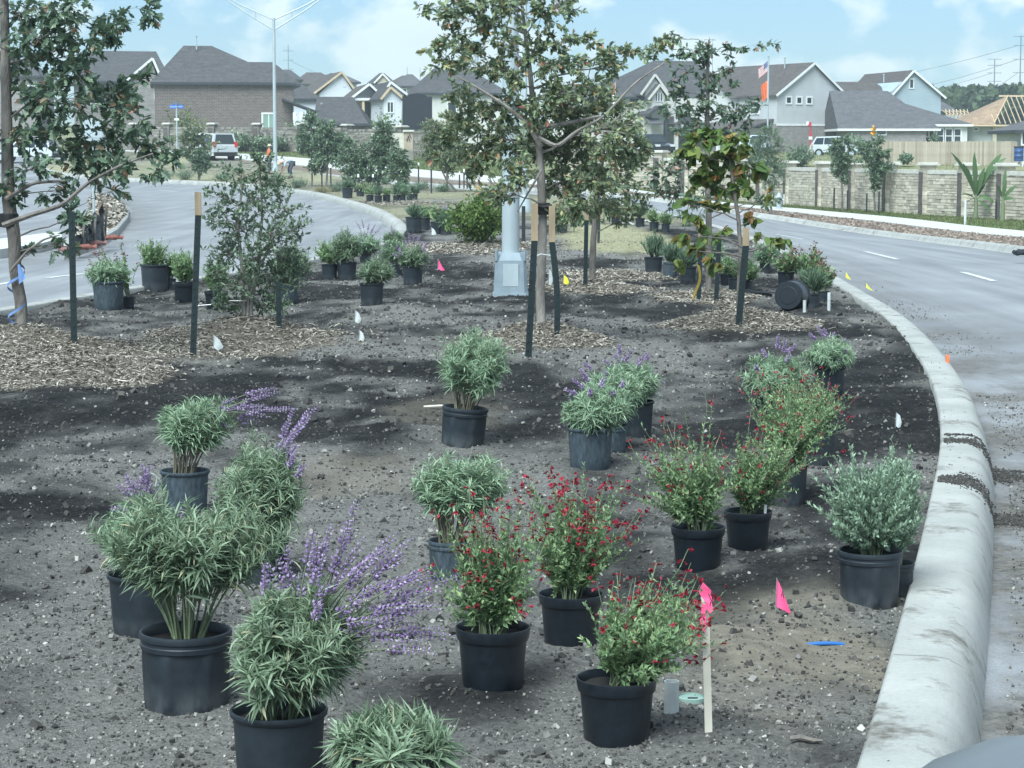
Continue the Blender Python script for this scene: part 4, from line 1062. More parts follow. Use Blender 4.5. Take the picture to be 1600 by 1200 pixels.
for k in range(7):
    q = k * .45; part('truss', Geo().beam((q * 1.0, -.3, h.Z(181)), (q + .5, 3, h.Z(171)), .08, .2).beam((q + .5, -.3, h.Z(181)), (q, 3, h.Z(171)), .06, .1), M['rafter'], h.o)
h.roof_x(h.X(1468), h.X(1500), 4, 12, h.Z(172), h.X(1474), h.X(1492), h.Z(158, 4), 'roof_c')
h = House('stone_house', 'corner of a pale stone house with grey roof at the frame edge', 1597, 150, 0)
h.wall(0, 6, 0, 8, h.Z(204), 'stucco'); h.roof_x(-.2, 6, 0, 8, h.Z(203), 3, 5, h.Z(176, 4), 'roof_c', fascia='dark_trim'); h.win(1597, 1606, 208, 225, w=.1)

# ------------------------------------------------------------------ timber fence
M['picket'] = objmat('cedar_picket', [(0, (0.30, 0.255, 0.19)), (0.5, (0.40, 0.345, 0.26)), (1, (0.48, 0.42, 0.33))], scale=2)
fa, fb = at(1360, 240, 154), at(1592, 240, 150)
z0 = float(terr(fa[0], 154)) - .72
fence = thing('timber_fence', 'weathered cedar picket fence below the bay windowed house', 'fence', (fa[0], fa[1], z0))
g = Geo().box(-.065, .065, 0, .02, 0, 1.62).add([(-.065, 0, 1.62), (.065, 0, 1.62), (.03, 0, 1.68), (-.03, 0, 1.68), (-.065, .02, 1.62), (.065, .02, 1.62), (.03, .02, 1.68), (-.03, .02, 1.68)], [(0, 1, 2, 3), (5, 4, 7, 6), (1, 5, 6, 2), (4, 0, 3, 7), (2, 6, 7, 3)])
pk = g.mesh('picket'); pk.materials.append(M['picket'])
fd = (fb - fa)[:2]; fl = np.hypot(*fd); fd /= fl
for k in range(int(fl / .14)):
    o = part('picket', pk, None, fence); o.location = (fd[0] * k * .14, fd[1] * k * .14, rng.uniform(-.03, .02) + 0.25); o.rotation_euler = (0, 0, math.atan2(fd[1], fd[0]))
for z in (.5, 1.5): part('rail', Geo().beam((0, .05, z), (fd[0] * fl, fd[1] * fl + .05, z), .06, .09), M['picket'], fence)

# ------------------------------------------------------------------ monument sign, black screen, water tower, poles
def text_geo(body, size, name='lettering'):
    cu = bpy.data.curves.new(name, 'FONT'); cu.body = body; cu.size = size; cu.extrude = .012; cu.align_x = 'LEFT'
    o = bpy.data.objects.new('tmp', cu); COL.objects.link(o)
    dg = bpy.context.evaluated_depsgraph_get(); me = bpy.data.meshes.new_from_object(o.evaluated_get(dg))
    COL.objects.unlink(o); bpy.data.objects.remove(o); me.name = name
    return me
def lettering(body, width, mat, parent, loc, rot=(math.pi / 2, 0, 0), height=None, name='lettering'):
    me = text_geo(body, 1.0, name); co = np.zeros(len(me.vertices) * 3, np.float32); me.vertices.foreach_get('co', co); co = co.reshape(-1, 3)
    w = co[:, 0].max() - co[:, 0].min(); k = width / w; ky = k if height is None else height / (co[:, 1].max() - co[:, 1].min())
    co[:, 0] = (co[:, 0] - co[:, 0].min()) * k; co[:, 1] = (co[:, 1] - co[:, 1].min()) * ky
    me.vertices.foreach_set('co', co.ravel()); me.materials.clear(); me.materials.append(mat)
    o = part(name, me, None, parent); o.location = loc; o.rotation_euler = rot
    return o
Ys = 150.0; k = mpp(Ys)
p = at(580, 240, Ys); z0 = float(terr(p[0], Ys))
sign = thing('monument_sign', 'pale stone entrance sign with dark CROSSING lettering among young trees', 'sign', (p[0], Ys, z0))
zz = lambda py: at(800, py, Ys)[2] - z0
M['sign_panel'] = plain('pale_limestone', (0.50, 0.48, 0.40), .85, .1, 4); M['sign_pier'] = plain('tan_limestone', (0.36, 0.30, 0.23), .9, .2, 3)
part('panel', Geo().box(0, 51 * k, 0, .4, zz(234), zz(208)), M['sign_panel'], sign)
part('plinth', Geo().box(-.5, 66 * k, -.15, .7, -.4, zz(234.2)), M['stone_dark'], sign)
part('pier', Geo().box(51.2 * k, 65 * k, -.12, .6, zz(234), zz(206)), M['sign_pier'], sign)
part('pier_cap', Geo().box(49.5 * k, 67 * k, -.25, .75, zz(205.9), zz(203)), M['cap_stone'], sign)
lettering('CROSSING', 36 * k, M['ink'], sign, (7 * k, -.02, zz(224.5)), height=7.6 * k)
g = Geo()   # leaf and flame like emblem
for cx, cy, r, a in ((58, 214, 2.6, .5), (60.5, 212, 3.2, 1.3), (62.5, 216, 2.6, 2.2), (56, 218, 2.4, -.3), (60, 219.5, 2.8, 1.0)):
    A = np.linspace(0, 2 * math.pi, 10, endpoint=False); x = np.cos(A) * r * .45; y = np.sin(A) * r
    X_ = x * math.cos(a) - y * math.sin(a) * .6; Z_ = x * math.sin(a) * .6 + y
    pts = [((cx - 0 + X_[i] * .7) * k, zz(cy) + Z_[i] * k) for i in range(10)]
    g.prism(pts, -.16 - .004 * cx % .03, -.121)
part('emblem', g, M['ink'], sign)

Yb = 188.0; k = mpp(Yb); p = at(629, 240, Yb); z0 = float(terr(p[0], Yb)) - .3; zz = lambda py: at(800, py, Yb)[2] - z0
M['black_cloth'] = plain('black_cloth', (0.012, 0.016, 0.024), .8, .3, 2)
A = np.linspace(0, math.pi, 11)
pts = [(0, -.3), (46 * k, -.3), (46 * k, zz(151))] + [(23 * k + math.cos(a) * 15 * k, zz(151) + math.sin(a) * 4.6 * k) for a in A] + [(0, zz(150))]
scr = thing('black_screen', 'tall black arched panel standing among houses above the stone wall', 'screen', (p[0], Yb, z0))
part('panel', Geo().prism(pts, 0, .5), M['black_cloth'], scr)
for q in (2, 23, 44): part('brace', Geo().beam((q * k, .5, zz(165)), (q * k, 2.2, -.3), .12), M['rafter'], scr)

Yt = 900.0; k = mpp(Yt); p = at(745, 96, Yt); z0 = float(terr(p[0], Yt)); zz = lambda py: at(800, py, Yt)[2] - z0
M['tank'] = plain('pale_blue_tank', (0.34, 0.42, 0.48), .5, .05, .1)
wt = thing('water_tower', 'pale blue water tower behind the middle oak', 'water tower', (p[0], Yt, z0))
part('tank', Geo().lathe([(0, zz(58)), (4 * k, zz(58.6)), (8.5 * k, zz(61)), (9.5 * k, zz(64)), (9.5 * k, zz(76)), (9 * k, zz(80)), (5 * k, zz(86)), (3 * k, zz(90))], 24), M['tank'], wt, True)
part('shaft', Geo().lathe([(3 * k, zz(89)), (2.6 * k, zz(100)), (2.6 * k, 0), (3.5 * k, -1)], 16), M['tank'], wt, True)

M['steel_far'] = plain('weathered_pylon_steel', (0.16, 0.18, 0.21), .7, .1, 1)
tops = []
for px, yt, yb, Yp, arms, lab in ((452, 70, 118, 700, (79.5, 94, 108), 'thin transmission pole beside the street light'), (1551, 92, 170, 620, (92.5, 102, 114, 127), 'smaller transmission pylon right of the blue house'),
        (1591, 56, 170, 520, (57, 71, 92.5, 113.5), 'tall transmission pylon at the right edge'), (1107, 58, 140, 650, (62,), 'power pole rising behind the back oak'),
        (1112, 61, 140, 690, (62.5,), 'crossarmed pole just right of another power pole'), (637, 105, 130, 800, (), 'distant slim pole above the far roofs'), (657, 106, 130, 800, (), 'distant slim pole left of the oak crown'), (1475, 144, 170, 700, (), 'distant short pole near the wooded ridge')):
    k = mpp(Yp); p = at(px, 240, Yp); z0 = float(terr(p[0], Yp)); zz = lambda py: at(800, py, Yp)[2] - z0
    o = thing('utility_pole', lab, 'pole', (p[0], Yp, z0), group='transmission poles on the skyline')
    w = 2.0 if px > 1500 else (1.4 if px in (452, 1107) else .8)
    part('mast', Geo().tube([(0, 0, 0), (0, 0, zz(yt))], [w * k * .6, w * k * .4], 8), M['steel_far'], o, True)
    for a in arms:
        hw = 11 if px > 1500 else (8 if px != 1112 else 5)
        part('crossarm', Geo().beam((-hw * k, 0, zz(a)), (hw * k, 0, zz(a)), .5 * k * 1.2, .7 * k * 1.2), M['steel_far'], o)
        tops.append((px, p[0], Yp, zz(a) + z0, hw * k))
for i, (pa, ya, pb, yb_) in enumerate(((1591, 71, 1120, 104), (1591, 92.5, 1200, 120), (1551, 114, 1180, 126), (452, 94, 690, 112), (1591, 113.5, 1440, 119))):
    A_ = at(pa, ya, 520 if pa == 1591 else (620 if pa == 1551 else 700)); B_ = at(pb, yb_, 1150)
    t_ = np.linspace(0, 1, 17)[:, None]; P_ = A_ * (1 - t_) + B_ * t_; P_[:, 2] -= 9 * (4 * t_ * (1 - t_))[:, 0]
    tag(part('power_line', Geo().tube(P_, .055, 4), M['steel_far']), ('topmost wire from the tall pylon', 'second wire down from the tall pylon', 'wire strung from the smaller pylon', 'wire leaving the thin pole above far roofs', 'lowest wire from the tall pylon')[i], 'power line', 'power lines across the sky')

# double armed street light
Yl = 136.0; k = mpp(Yl); p = at(430, 240, Yl); z0 = float(terr(p[0], Yl)); zz = lambda py: at(800, py, Yl)[2] - z0
sl_ = thing('street_light', 'tall grey street light with double truss arms above the left road', 'street light', (p[0], Yl, z0))
part('pole', Geo().tube([(0, 0, 0), (0, 0, zz(29))], [.13, .085], 12), M['galv'], sl_, True)
part('base', Geo().lathe([(.22, 0), (.22, .1), (.16, .3), (.13, .6)], 12), M['galv'], sl_, True)
for s in (-1, 1):
    part('arm', Geo().tube([(0, 0, zz(31)), (s * 48 * k, 0, zz(9)), (s * 84 * k, 0, zz(-11))], .045, 6).tube([(0, 0, zz(47)), (s * 48 * k, 0, zz(17)), (s * 84 * k, 0, zz(-9))], .045, 6).tube([(s * 28 * k, 0, zz(18)), (s * 28 * k, 0, zz(29))], .03, 5), M['galv'], sl_, True)
    g = Geo().add([(s * 84 * k, -.12, zz(-11)), (s * 84 * k, .12, zz(-11)), (s * 106 * k, .18, zz(-14)), (s * 106 * k, -.18, zz(-14)), (s * 84 * k, -.12, zz(-7)), (s * 84 * k, .12, zz(-7)), (s * 106 * k, .18, zz(-9)), (s * 106 * k, -.18, zz(-9))], ROCKF[:, [0, 1, 2, 3]] * 0 + np.array([(0, 1, 2, 3), (7, 6, 5, 4), (0, 4, 5, 1), (1, 5, 6, 2), (2, 6, 7, 3), (3, 7, 4, 0)]))
    part('lamp_head', g, M['galv'], sl_)
part('cap', Geo().lathe([(.001, zz(27)), (.1, zz(28)), (.1, zz(32))], 10), M['galv'], sl_)
# near pole with breakaway base
p = TREE_AT['pole']; zb = float(bedz(p[0], p[1])) - .03; k = mpp(p[1])
lp = thing('light_pole', 'large pale steel light pole on a square transformer base in the bed', 'street light', (p[0], p[1] + .2, zb))
def taper(g, w0, w1, z0, z1, bev=.25):
    def ring(w, z): c = w * bev; return [(-w + c, -w, z), (w - c, -w, z), (w, -w + c, z), (w, w - c, z), (w - c, w, z), (-w + c, w, z), (-w, w - c, z), (-w, -w + c, z)]
    return g.add(ring(w0, z0) + ring(w1, z1) + [(0, 0, z1)], [(i, (i + 1) % 8, (i + 1) % 8 + 8, i + 8) for i in range(8)], [(i + 8, (i + 1) % 8 + 8, 16) for i in range(8)])
part('base_plate', taper(Geo(), 29.5 * k, 28.5 * k, 0, 9 * k, .15), M['concrete_box'], lp)
part('transformer_base', taper(Geo(), 27 * k, 24.0 * k, 8.9 * k, 62 * k, .2).f and taper(taper(Geo(), 27 * k, 24.5 * k, 8.9 * k, 60 * k, .2), 24.5 * k, 19 * k, 60.05 * k, 72 * k, .3), M['concrete_box'], lp)
part('access_door', Geo().box(-12 * k, 12 * k, -26.9 * k, -25.2 * k, 20 * k, 55 * k), M['galv'], lp)
for s in (-1, 1):
    for q in (-1, 1): part('bolt', Geo().tube([(s * 22 * k, q * 22 * k, 60 * k), (s * 22 * k, q * 22 * k, 76 * k)], 3 * k, 6), M['concrete_box'], lp)
part('pole', Geo().tube([(0, 0, 70 * k), (0, 0, 11.0)], [14 * k, 7.5 * k], 20), M['galv'], lp, True)
Y2 = 62.0; p = at(820, 240, Y2)
o = thing('light_pole', 'slim grey light pole rising behind the middle oak crown', 'street light', (p[0], Y2, float(bedz(p[0], Y2))))
part('pole', Geo().tube([(0, 0, 0), (0, 0, 10.5)], [.075, .05], 12), M['galv'], o, True); part('base', Geo().lathe([(.2, 0), (.2, .15), (.12, .5)], 12), M['galv'], o, True)

# far wooded ridge and trees behind houses
def blobs_geo(pts, rad, n, size, tpl, tf):
    P = []; 
    for c, r in zip(pts, rad):
        q = rng.normal(size=(n, 3)); q /= np.linalg.norm(q, axis=1)[:, None]; q *= (rng.uniform(.55, 1.05, n))[:, None]
        P.append(np.asarray(c) + q * np.asarray(r))
    P = np.vstack(P); N_ = len(P)
    return Geo().scatter(tpl, tf, P, randrot(N_), rng.uniform(.6, 1.3, N_) * size)
QUAD = np.array([(-.5, -.35, 0), (.5, -.35, .1), (.6, .35, 0), (-.4, .45, .12)]); QUADF = np.array([(0, 1, 2), (0, 2, 3)])
M['ridge'] = leafmat('ridge_foliage', [(0, (0.035, 0.055, 0.03)), (1, (0.10, 0.14, 0.07))], .1, .9)
c = [at(px, 158 + rng.uniform(-4, 8), Yr) for px, Yr in zip(rng.uniform(1462, 1640, 60), rng.uniform(380, 460, 60))]
c += [at(px, 172, 440) for px in np.linspace(1460, 1650, 26)]
part('wooded_ridge', blobs_geo(c, [(4.2, 4, 2.6)] * 60 + [(6, 4, 3.6)] * 26, 70, 1.2, QUAD, QUADF), M['ridge'], kind='stuff')

# ------------------------------------------------------------------ vehicles
M['car_dark'] = plain('dark_car_paint', (0.02, 0.03, 0.035), .2, .1, 2); M['car_white'] = plain('white_car_paint', (0.48, 0.52, 0.53), .25, .04, 2)
M['car_blue'] = plain('pale_blue_car_paint', (0.42, 0.50, 0.56), .25, .05, 2); M['car_silver'] = plain('silver_car_paint', (0.48, 0.52, 0.53), .25, .05, 2); M['tyre'] = plain('tyre_rubber', (0.015, 0.015, 0.016), .8, .2, 6)
M['tail'] = plain('red_lens', (0.55, 0.03, 0.03), .3, .1, 4); M['head'] = plain('clear_lens', (0.6, 0.63, 0.65), .15, .05, 4); M['car_glass'] = plain('tinted_glass', (0.02, 0.03, 0.035), .05, .1, 1, spec=.7)
def car(name, label, px, Y, rz, paint, L_=4.6, Wd=1.85, Hh=1.65, van=False, zlift=-.32, cat='car'):
    p = at(px, 240, Y); o = thing(name, label, cat, (p[0], Y, float(terr(p[0], Y)) + zlift), rz)
    hw = Wd / 2; bl = Hh * .56
    if van: prof = [(-L_/2, .35), (-L_/2 + .02, bl), (-L_/2 + .12, bl + .05), (L_/2 - .75, bl + .02), (L_/2 - .12, bl - .22), (L_/2, .62), (L_/2 - .02, .35)]
    else: prof = [(-L_/2 + .05, .4), (-L_/2, .75), (-L_/2 + .1, bl), (L_/2 - 1.35, bl), (L_/2 - .25, bl - .16), (L_/2 - .02, .68), (L_/2 - .04, .38)]
    ring = lambda hw_, ins: [(x * (1 - ins), z) for x, z in prof]
    n = len(prof); V = []
    for yy, ins in ((-hw, .012), (-hw * .93, 0), (hw * .93, 0), (hw, .012)):
        V += [(x, yy, z) for x, z in ring(hw, ins)]
    F = [(k * n + j, k * n + (j + 1) % n, (k + 1) * n + (j + 1) % n, (k + 1) * n + j) for k in range(3) for j in range(n)]
    g = Geo().add(V, F); g.f.append(np.array([list(range(n))[::-1]])); g.f.append(np.array([[3 * n + j for j in range(n)]]))
    body = part('body', g, M[paint], o)
    if van: cb = [(-L_/2 + .08, bl), (-L_/2 + .22, Hh - .03), (L_/2 - 1.75, Hh), (L_/2 - .85, bl)]
    else: cb = [(-L_/2 + .12, bl), (-L_/2 + .5, Hh - .05), (.15, Hh), (L_/2 - 1.45, bl)]
    V = [(x, s * hw * (.93 if z < bl + .01 else .76), z) for s in (-1, 1) for x, z in cb]
    part('cabin', Geo().add(V, [(0, 1, 2, 3), (7, 6, 5, 4), (1, 5, 6, 2)], [(0, 4, 5, 1), (2, 6, 7, 3)]), M[paint], o)
    def lerp(a, b, t): return np.array(a) * (1 - t) + np.array(b) * t
    for s in (0, 1):
        a, b, c_, d = [np.array(V[q + 4 * s]) for q in range(4)]
        sg = -1 if s == 0 else 1
        for t0, t1 in (((.06, .36), (.39, .66), (.69, .95)) if van or True else ()):
            q = []
            for u, v in ((t0, .12), (t1, .12), (t1, .86), (t0, .86)):
                lo = lerp(a, d, u); hi = lerp(b, c_, u); q.append(lerp(lo, hi, v) + np.array((0, sg * .015, 0)))
            part('side_window', Geo().add(q, [(0, 1, 2, 3) if s == 0 else (3, 2, 1, 0)]), M['car_glass'], o)
    for (a, b, c_, d), nm, sg in (((3, 7, 6, 2), 'windscreen', 1), ((4, 0, 1, 5), 'rear_window', -1)):
        P_ = [np.array(V[q]) for q in (a, b, c_, d)]
        q = [lerp(lerp(P_[0], P_[1], u), lerp(P_[3], P_[2], u), v) + np.array((sg * .02, 0, .01)) for u, v in ((.07, .1), (.93, .1), (.9, .9), (.1, .9))]
        part(nm, Geo().add(q, [(0, 1, 2, 3)]), M['car_glass'], o)
    for sx in (-1, 1):
        for sy in (-1, 1):
            wx = sx * L_ * .31; wy = sy * (hw - .09)
            w = part('wheel', Geo().tube([(wx, wy - .11, .34), (wx, wy + .11, .34)], .34, 16), M['tyre'], o); part('hub', Geo().tube([(wx, wy + sy * .10, .34), (wx, wy + sy * .125, .34)], .2, 10), M['galv'], w)
    for s in (-1, 1):
        part('headlight', Geo().box(L_/2 - .16, L_/2 + .005, s * hw * .72 - .22, s * hw * .72 + .2, .62, .8), M['head'], o)
        part('tail_light', Geo().box(-L_/2 - .02, -L_/2 + .14, s * hw * .84 - .1, s * hw * .84 + .1, .8 if not van else .95, 1.0 if not van else 1.3), M['tail'], o)
    part('front_bumper', Geo().box(L_/2 - .1, L_/2 + .05, -hw * .9, hw * .9, .3, .55), M['tyre' if not van else paint], o); part('rear_bumper', Geo().box(-L_/2 - .06, -L_/2 + .1, -hw * .9, hw * .9, .32, .6), M['tyre'], o)
    return o
car('parked_car', 'dark parked car before the white stucco house', 1022, 182, math.radians(-68), 'car_dark', L_=4.3, zlift=-.3)
car('parked_car', 'pale blue parked car half hidden behind the redbud', 1186, 180, math.radians(-100), 'car_blue', zlift=-.4)
car('parked_car', 'silver white estate car parked below the grey gabled house', 1312, 172, math.radians(-30), 'car_silver', L_=4.4, zlift=-.5)
car('white_van', 'white van with red tail light on the far left road', 328, 152, math.radians(125), 'car_white', L_=4.6, Wd=1.95, Hh=1.9, van=True, zlift=-.1, cat='van')
car('parked_car', 'white pickup shaped car glimpsed through the left oak leaves', 40, 150, math.radians(170), 'car_white', zlift=-.1)

# ------------------------------------------------------------------ left traffic island, its sign and silt fence
isl = [onto(a, b, 0) for a, b in ((100, 392), (150, 377), (185, 357), (201, 338), (202, 325), (190, 312), (165, 303), (145, 300), (139, 312), (141, 335), (120, 360), (98, 378))]
cx = np.mean([p[0] for p in isl]); cy = np.mean([p[1] for p in isl])
def loopsheet(pts, z, shrink=0.0):
    c = np.array([cx, cy]); q = []
    for p in pts:
        d = p[:2] - c; q.append(c + d * (1 - shrink))
    return q
M['island_mulch'] = ground_material('island_mulch', (0.13, 0.095, 0.06), (0.26, 0.20, 0.135), 9)
g = Geo(); q0 = [p[:2] for p in isl]; n = len(q0)
cen = np.mean(q0, axis=0)
rings = []
for sc, z in ((1.0, -.16), (.985, -.02), (.95, .0), (.88, .0), (.87, -.02)):
    rings.append([(*(cen + (q - cen) * sc), float(terr(*q)) + z) for q in q0])
V = [v for r in rings for v in r]
g.add(V, [(k * n + j, k * n + (j + 1) % n, (k + 1) * n + (j + 1) % n, (k + 1) * n + j) for k in range(4) for j in range(n)])
struct('kerb', g, M['kerb'])
V = [(*(cen + (q - cen) * .875), float(terr(*q)) - .015) for q in q0] + [(*cen, float(terr(*cen)) + .12)]
struct('island_bed', Geo().add(V, [(j, (j + 1) % n, n) for j in range(n)]), M['island_mulch'])
k_ = 1500; a = rng.uniform(0, 1, (k_, 2)); idx = rng.integers(0, n, k_)
P = []
for i in range(k_):
    u = math.sqrt(a[i, 0]); A_, B_ = q0[idx[i]], q0[(idx[i] + 1) % n]; v = a[i, 1]; P.append(cen + ((A_ * (1 - v) + B_ * v) - cen) * u * .85)
P = np.array(P); Z = terr(P[:, 0], P[:, 1]) + .02
D = rng.normal(size=(k_, 3)); D[:, 2] *= .3
struct('island_chips', Geo().scatter(CHIP, CHIPF, np.column_stack([P, Z + .03]), frames(D, np.tile([0, 0, 1.0], (k_, 1)) + rng.normal(size=(k_, 3)) * .3)[:, :, [1, 0, 2]], np.stack([rng.uniform(.15, .3, k_), rng.uniform(.5, .9, k_), rng.uniform(.4, .6, k_)], -1)), M['chips'], kind='stuff')
# pale apron left of the island
pts = [onto(a, b, -.14) for a, b in ((-60, 404), (0, 402), (60, 393), (97, 383), (97, 372), (60, 376), (0, 384), (-60, 388))]
V = [(p[0], p[1], float(terr(p[0], p[1])) + .0) for p in pts] + [(p[0], p[1], float(terr(p[0], p[1])) - .2) for p in pts]
g = Geo().add(V); g.f.append(np.array([[0, 1, 2, 3, 4, 5, 6, 7]])); g.f.append(np.array([(i, i + 8, (i + 1) % 8 + 8, (i + 1) % 8) for i in range(8)]))
struct('kerb_apron', g, M['walk'])
p = onto(147, 345); k = mpp(p[1]); zz = lambda py: at(800, py, p[1])[2] - p[2]
o = thing('road_sign', 'back of a white square road sign on a grey post over the island', 'sign', tuple(p))
part('post', Geo().tube([(0, 0, -.1), (0, 0, zz(183))], .034, 8), M['galv'], o); part('board', Geo().box(-17 * k, 18 * k, -.07, -.045, zz(222), zz(187)), M['galv'], o)
M['silt'] = plain('black_silt_cloth', (0.02, 0.024, 0.028), .6, .5, 4)
p0 = onto(112, 391); p1 = onto(163, 378)
o = thing('silt_fence', 'sagging black silt fence bunched on the island edge', 'fence', tuple(p0))
V = []; n = 30
for i in range(n + 1):
    t_ = i / n; b = (p1 - p0) * t_; hh = .18 + .5 * t_ ** 1.5 + .04 * math.sin(i * 1.7)
    for j in range(6):
        s = j / 5; V.append((b[0] + .03 * math.sin(i * 1.3 + j * 1.1) * (1 + s), b[1] + .16 * math.cos(i * .9 + j * 1.6), hh * s * (1 - .1 * math.sin(i * 2.1 + j))))
part('cloth', Geo().add(V, [(i * 6 + j, (i + 1) * 6 + j, (i + 1) * 6 + j + 1, i * 6 + j + 1) for i in range(n) for j in range(5)]), M['silt'], o, True)
for t_ in (.25, .62, .98):
    b = (p1 - p0) * t_; part('stake', Geo().beam((b[0], b[1] + .1, 0), (b[0] + .05, b[1] + .1, .3 + .4 * t_), .04), M['bark'], o)
def bag(px, py, w, mat, label, cat='sandbag', rz=0.0, group='sandbags by the silt fence'):
    p = onto(px, py); g = Geo(); n1, n2 = 10, 14
    for_ = []
    for i in range(n1 + 1):
        th = math.pi * i / n1
        for j in range(n2):
            ph = 2 * math.pi * j / n2; e = .62
            x = math.copysign(abs(math.cos(th)) ** e, math.cos(th)); y = math.sin(th) * math.cos(ph); z = math.sin(th) * math.sin(ph)
            for_.append((x * w * .5 * (1 + .05 * math.sin(5 * ph)), y * w * .28, max(-.02, (z * .5 + .42) * w * .26 + .02 * math.sin(9 * x + 3 * ph))))
    g.add(for_, [(i * n2 + j, i * n2 + (j + 1) % n2, (i + 1) * n2 + (j + 1) % n2, (i + 1) * n2 + j) for i in range(n1) for j in range(n2)])
    o = thing('sandbag', label, cat, (p[0], p[1], p[2]), rz, group)
    part('sack', g, mat, o, True); part('tied_neck', Geo().tube([(w * .46, 0, w * .1), (w * .54, 0, w * .13), (w * .60, .02, w * .1)], [.03, .02, .05], 7), mat, o, True)
M['bag_orange'] = plain('orange_sack', (0.20, 0.075, 0.055), .8, .35, 9, bmp=.5); M['bag_red'] = plain('faded_red_sack', (0.20, 0.10, 0.09), .8, .3, 9, bmp=.5)
bag(130, 389, .34, M['bag_orange'], 'bright orange sandbag nearest the green post'); bag(147, 383, .34, M['bag_red'], 'faded red sandbag in the middle of the silt fence', rz=.4); bag(173, 374, .36, M['bag_orange'], 'orange sandbag at the fence end by the kerb tip', rz=.2); bag(105, 393, .32, M['bag_red'], 'pinkish sandbag at the near end of silt fence', rz=-.2)
bag(1598, 398, .4, M['black_cloth'], 'dark sack lying on the far kerb at the right edge', 'sack', .3, None)

# small street furniture in the distance
def pole_sign(name, label, cat, px, pyb, pyt, Y, r=.03, zoff=0.0):
    p = at(px, 240, Y); z = float(terr(p[0], Y)) + zoff; o = thing(name, label, cat, (p[0], Y, z)); zz = lambda py: at(800, py, Y)[2] - z
    part('post', Geo().tube([(0, 0, -.1), (0, 0, zz(pyt))], r, 8), M['galv'], o)
    return o, zz, mpp(Y)
M['sign_blue'] = plain('blue_sign', (0.03, 0.16, 0.55), .4, .08, 3)
o, zz, k = pole_sign('street_name_sign', 'blue street name sign before the brick house', 'sign', 277, 240, 160, 140, .05)
part('blade', Geo().box(-10.5 * k, 10.5 * k, -.03, .03, zz(169.5), zz(164)), M['sign_blue'], o); part('cross_blade', Geo().box(-.03, .03, -9 * k, 9 * k, zz(164), zz(160.5)), M['sign_blue'], o)
lettering('Stony Ward Dr', 19 * k, M['white_paint'], o, (-9.5 * k, -.045, zz(168.6)), height=3.0 * k)
part('clamp', Geo().box(-3.4 * k, 3.4 * k, -.05, .05, zz(188), zz(185)), M['white_paint'], o)

def cloth_flag(name, w, h, mat, parent, x0, z1, dirn=-1, fold=.12, droop=.5, nx=14, nz=10):
    V = []
    for i in range(nx + 1):
        for j in range(nz + 1):
            u, v = i / nx, j / nz
            V.append((x0 + dirn * w * u * (1 - .25 * v), fold * math.sin(u * 7 + v * 2) * u, z1 - h * v - droop * w * u * u + .03 * math.sin(9 * u)))
    g = Geo().add(V, [(i * (nz + 1) + j, (i + 1) * (nz + 1) + j, (i + 1) * (nz + 1) + j + 1, i * (nz + 1) + j + 1) for i in range(nx) for j in range(nz)])
    return part(name, g, mat, parent, True)
o, zz, k = pole_sign('flagpole', 'white flagpole before the grey gabled house', 'flagpole', 1199, 230, 89, 175, .07)
part('finial', Geo().lathe([(.001, zz(87)), (.12, zz(88)), (.001, zz(89))], 10), M['galv'], o)
fp = o.location
M['flag_red'] = plain('flag_red', (0.42, 0.05, 0.07), .8, .1, 3); M['flag_blue'] = plain('flag_blue', (0.05, 0.08, 0.24), .8, .1, 3)
fl = thing('flag', 'striped red and white flag with blue canton on the white flagpole', 'flag', (fp[0], fp[1], fp[2]))
def flag_strip(u0, u1, v0, v1, mat, nm, off=0.0):
    w, h = 14 * k, 26 * k; V = []; nu = 8
    for i in range(nu + 1):
        for v in (v0, v1):
            u = u0 + (u1 - u0) * i / nu
            V.append((-.05 - w * u * (1 - .0 * v), .16 * math.sin(u * 8 + v * 2) * u - off, zz(95) - h * v * .62 - w * u * .85))
    part(nm, Geo().add(V, [(2 * i, 2 * i + 1, 2 * i + 3, 2 * i + 2) for i in range(nu)]), mat, fl)
for s in range(13): flag_strip(0, 1, s / 13, (s + 1) / 13, M['flag_red' if s % 2 == 0 else 'white_paint'], 'stripe')
flag_strip(0, .45, 0, 7 / 13, M['flag_blue'], 'canton', .02); flag_strip(0, .45, 0, 7 / 13, M['flag_blue'], 'canton', -.02)
for a in range(4):
    for b in range(3): flag_strip(.05 + a * .1, .08 + a * .1, .05 + b * .16, .11 + b * .16, M['white_paint'], 'star', .035)
fl2 = thing('flag', 'bunched bright orange flag hanging lower on the white flagpole', 'flag', (fp[0], fp[1], fp[2]))
M['flag_orange'] = plain('flag_orange', (0.80, 0.17, 0.06), .8, .25, 2)
cloth_flag('cloth', 10 * k, 26 * k, M['flag_orange'], fl2, -.05, zz(127), -1, .25, .7)
part('cord', Geo().tube([(-.06, 0, zz(126)), (-.06, 0, zz(156))], .015, 4), M['white_paint'], fl2)
o, zz, k = pole_sign('feather_banner', 'orange and white feather banner by the stucco house', 'banner', 961, 230, 128, 185, .03)
pts = [(-5 * k, zz(148)), (0.3 * k, zz(149)), (.3 * k, zz(132)), (-1.5 * k, zz(130)), (-4.5 * k, zz(136))]
part('sail', Geo().prism(pts, -.02, .02), M['flag_orange'], o); part('lower_sail', Geo().prism([(-2 * k, zz(184)), (.3 * k, zz(184)), (.3 * k, zz(149.3)), (-5 * k, zz(148.3))], -.02, .02), M['white_paint'], o)
p = at(1259, 240, 150); o = thing('leaning_sign', 'leaning post with red and white boards before the brick base', 'sign', (p[0], 150, float(terr(p[0], 150)) - .3)); k = mpp(150.0); zz = lambda py: at(800, py, 150.0)[2] - o.location[2]
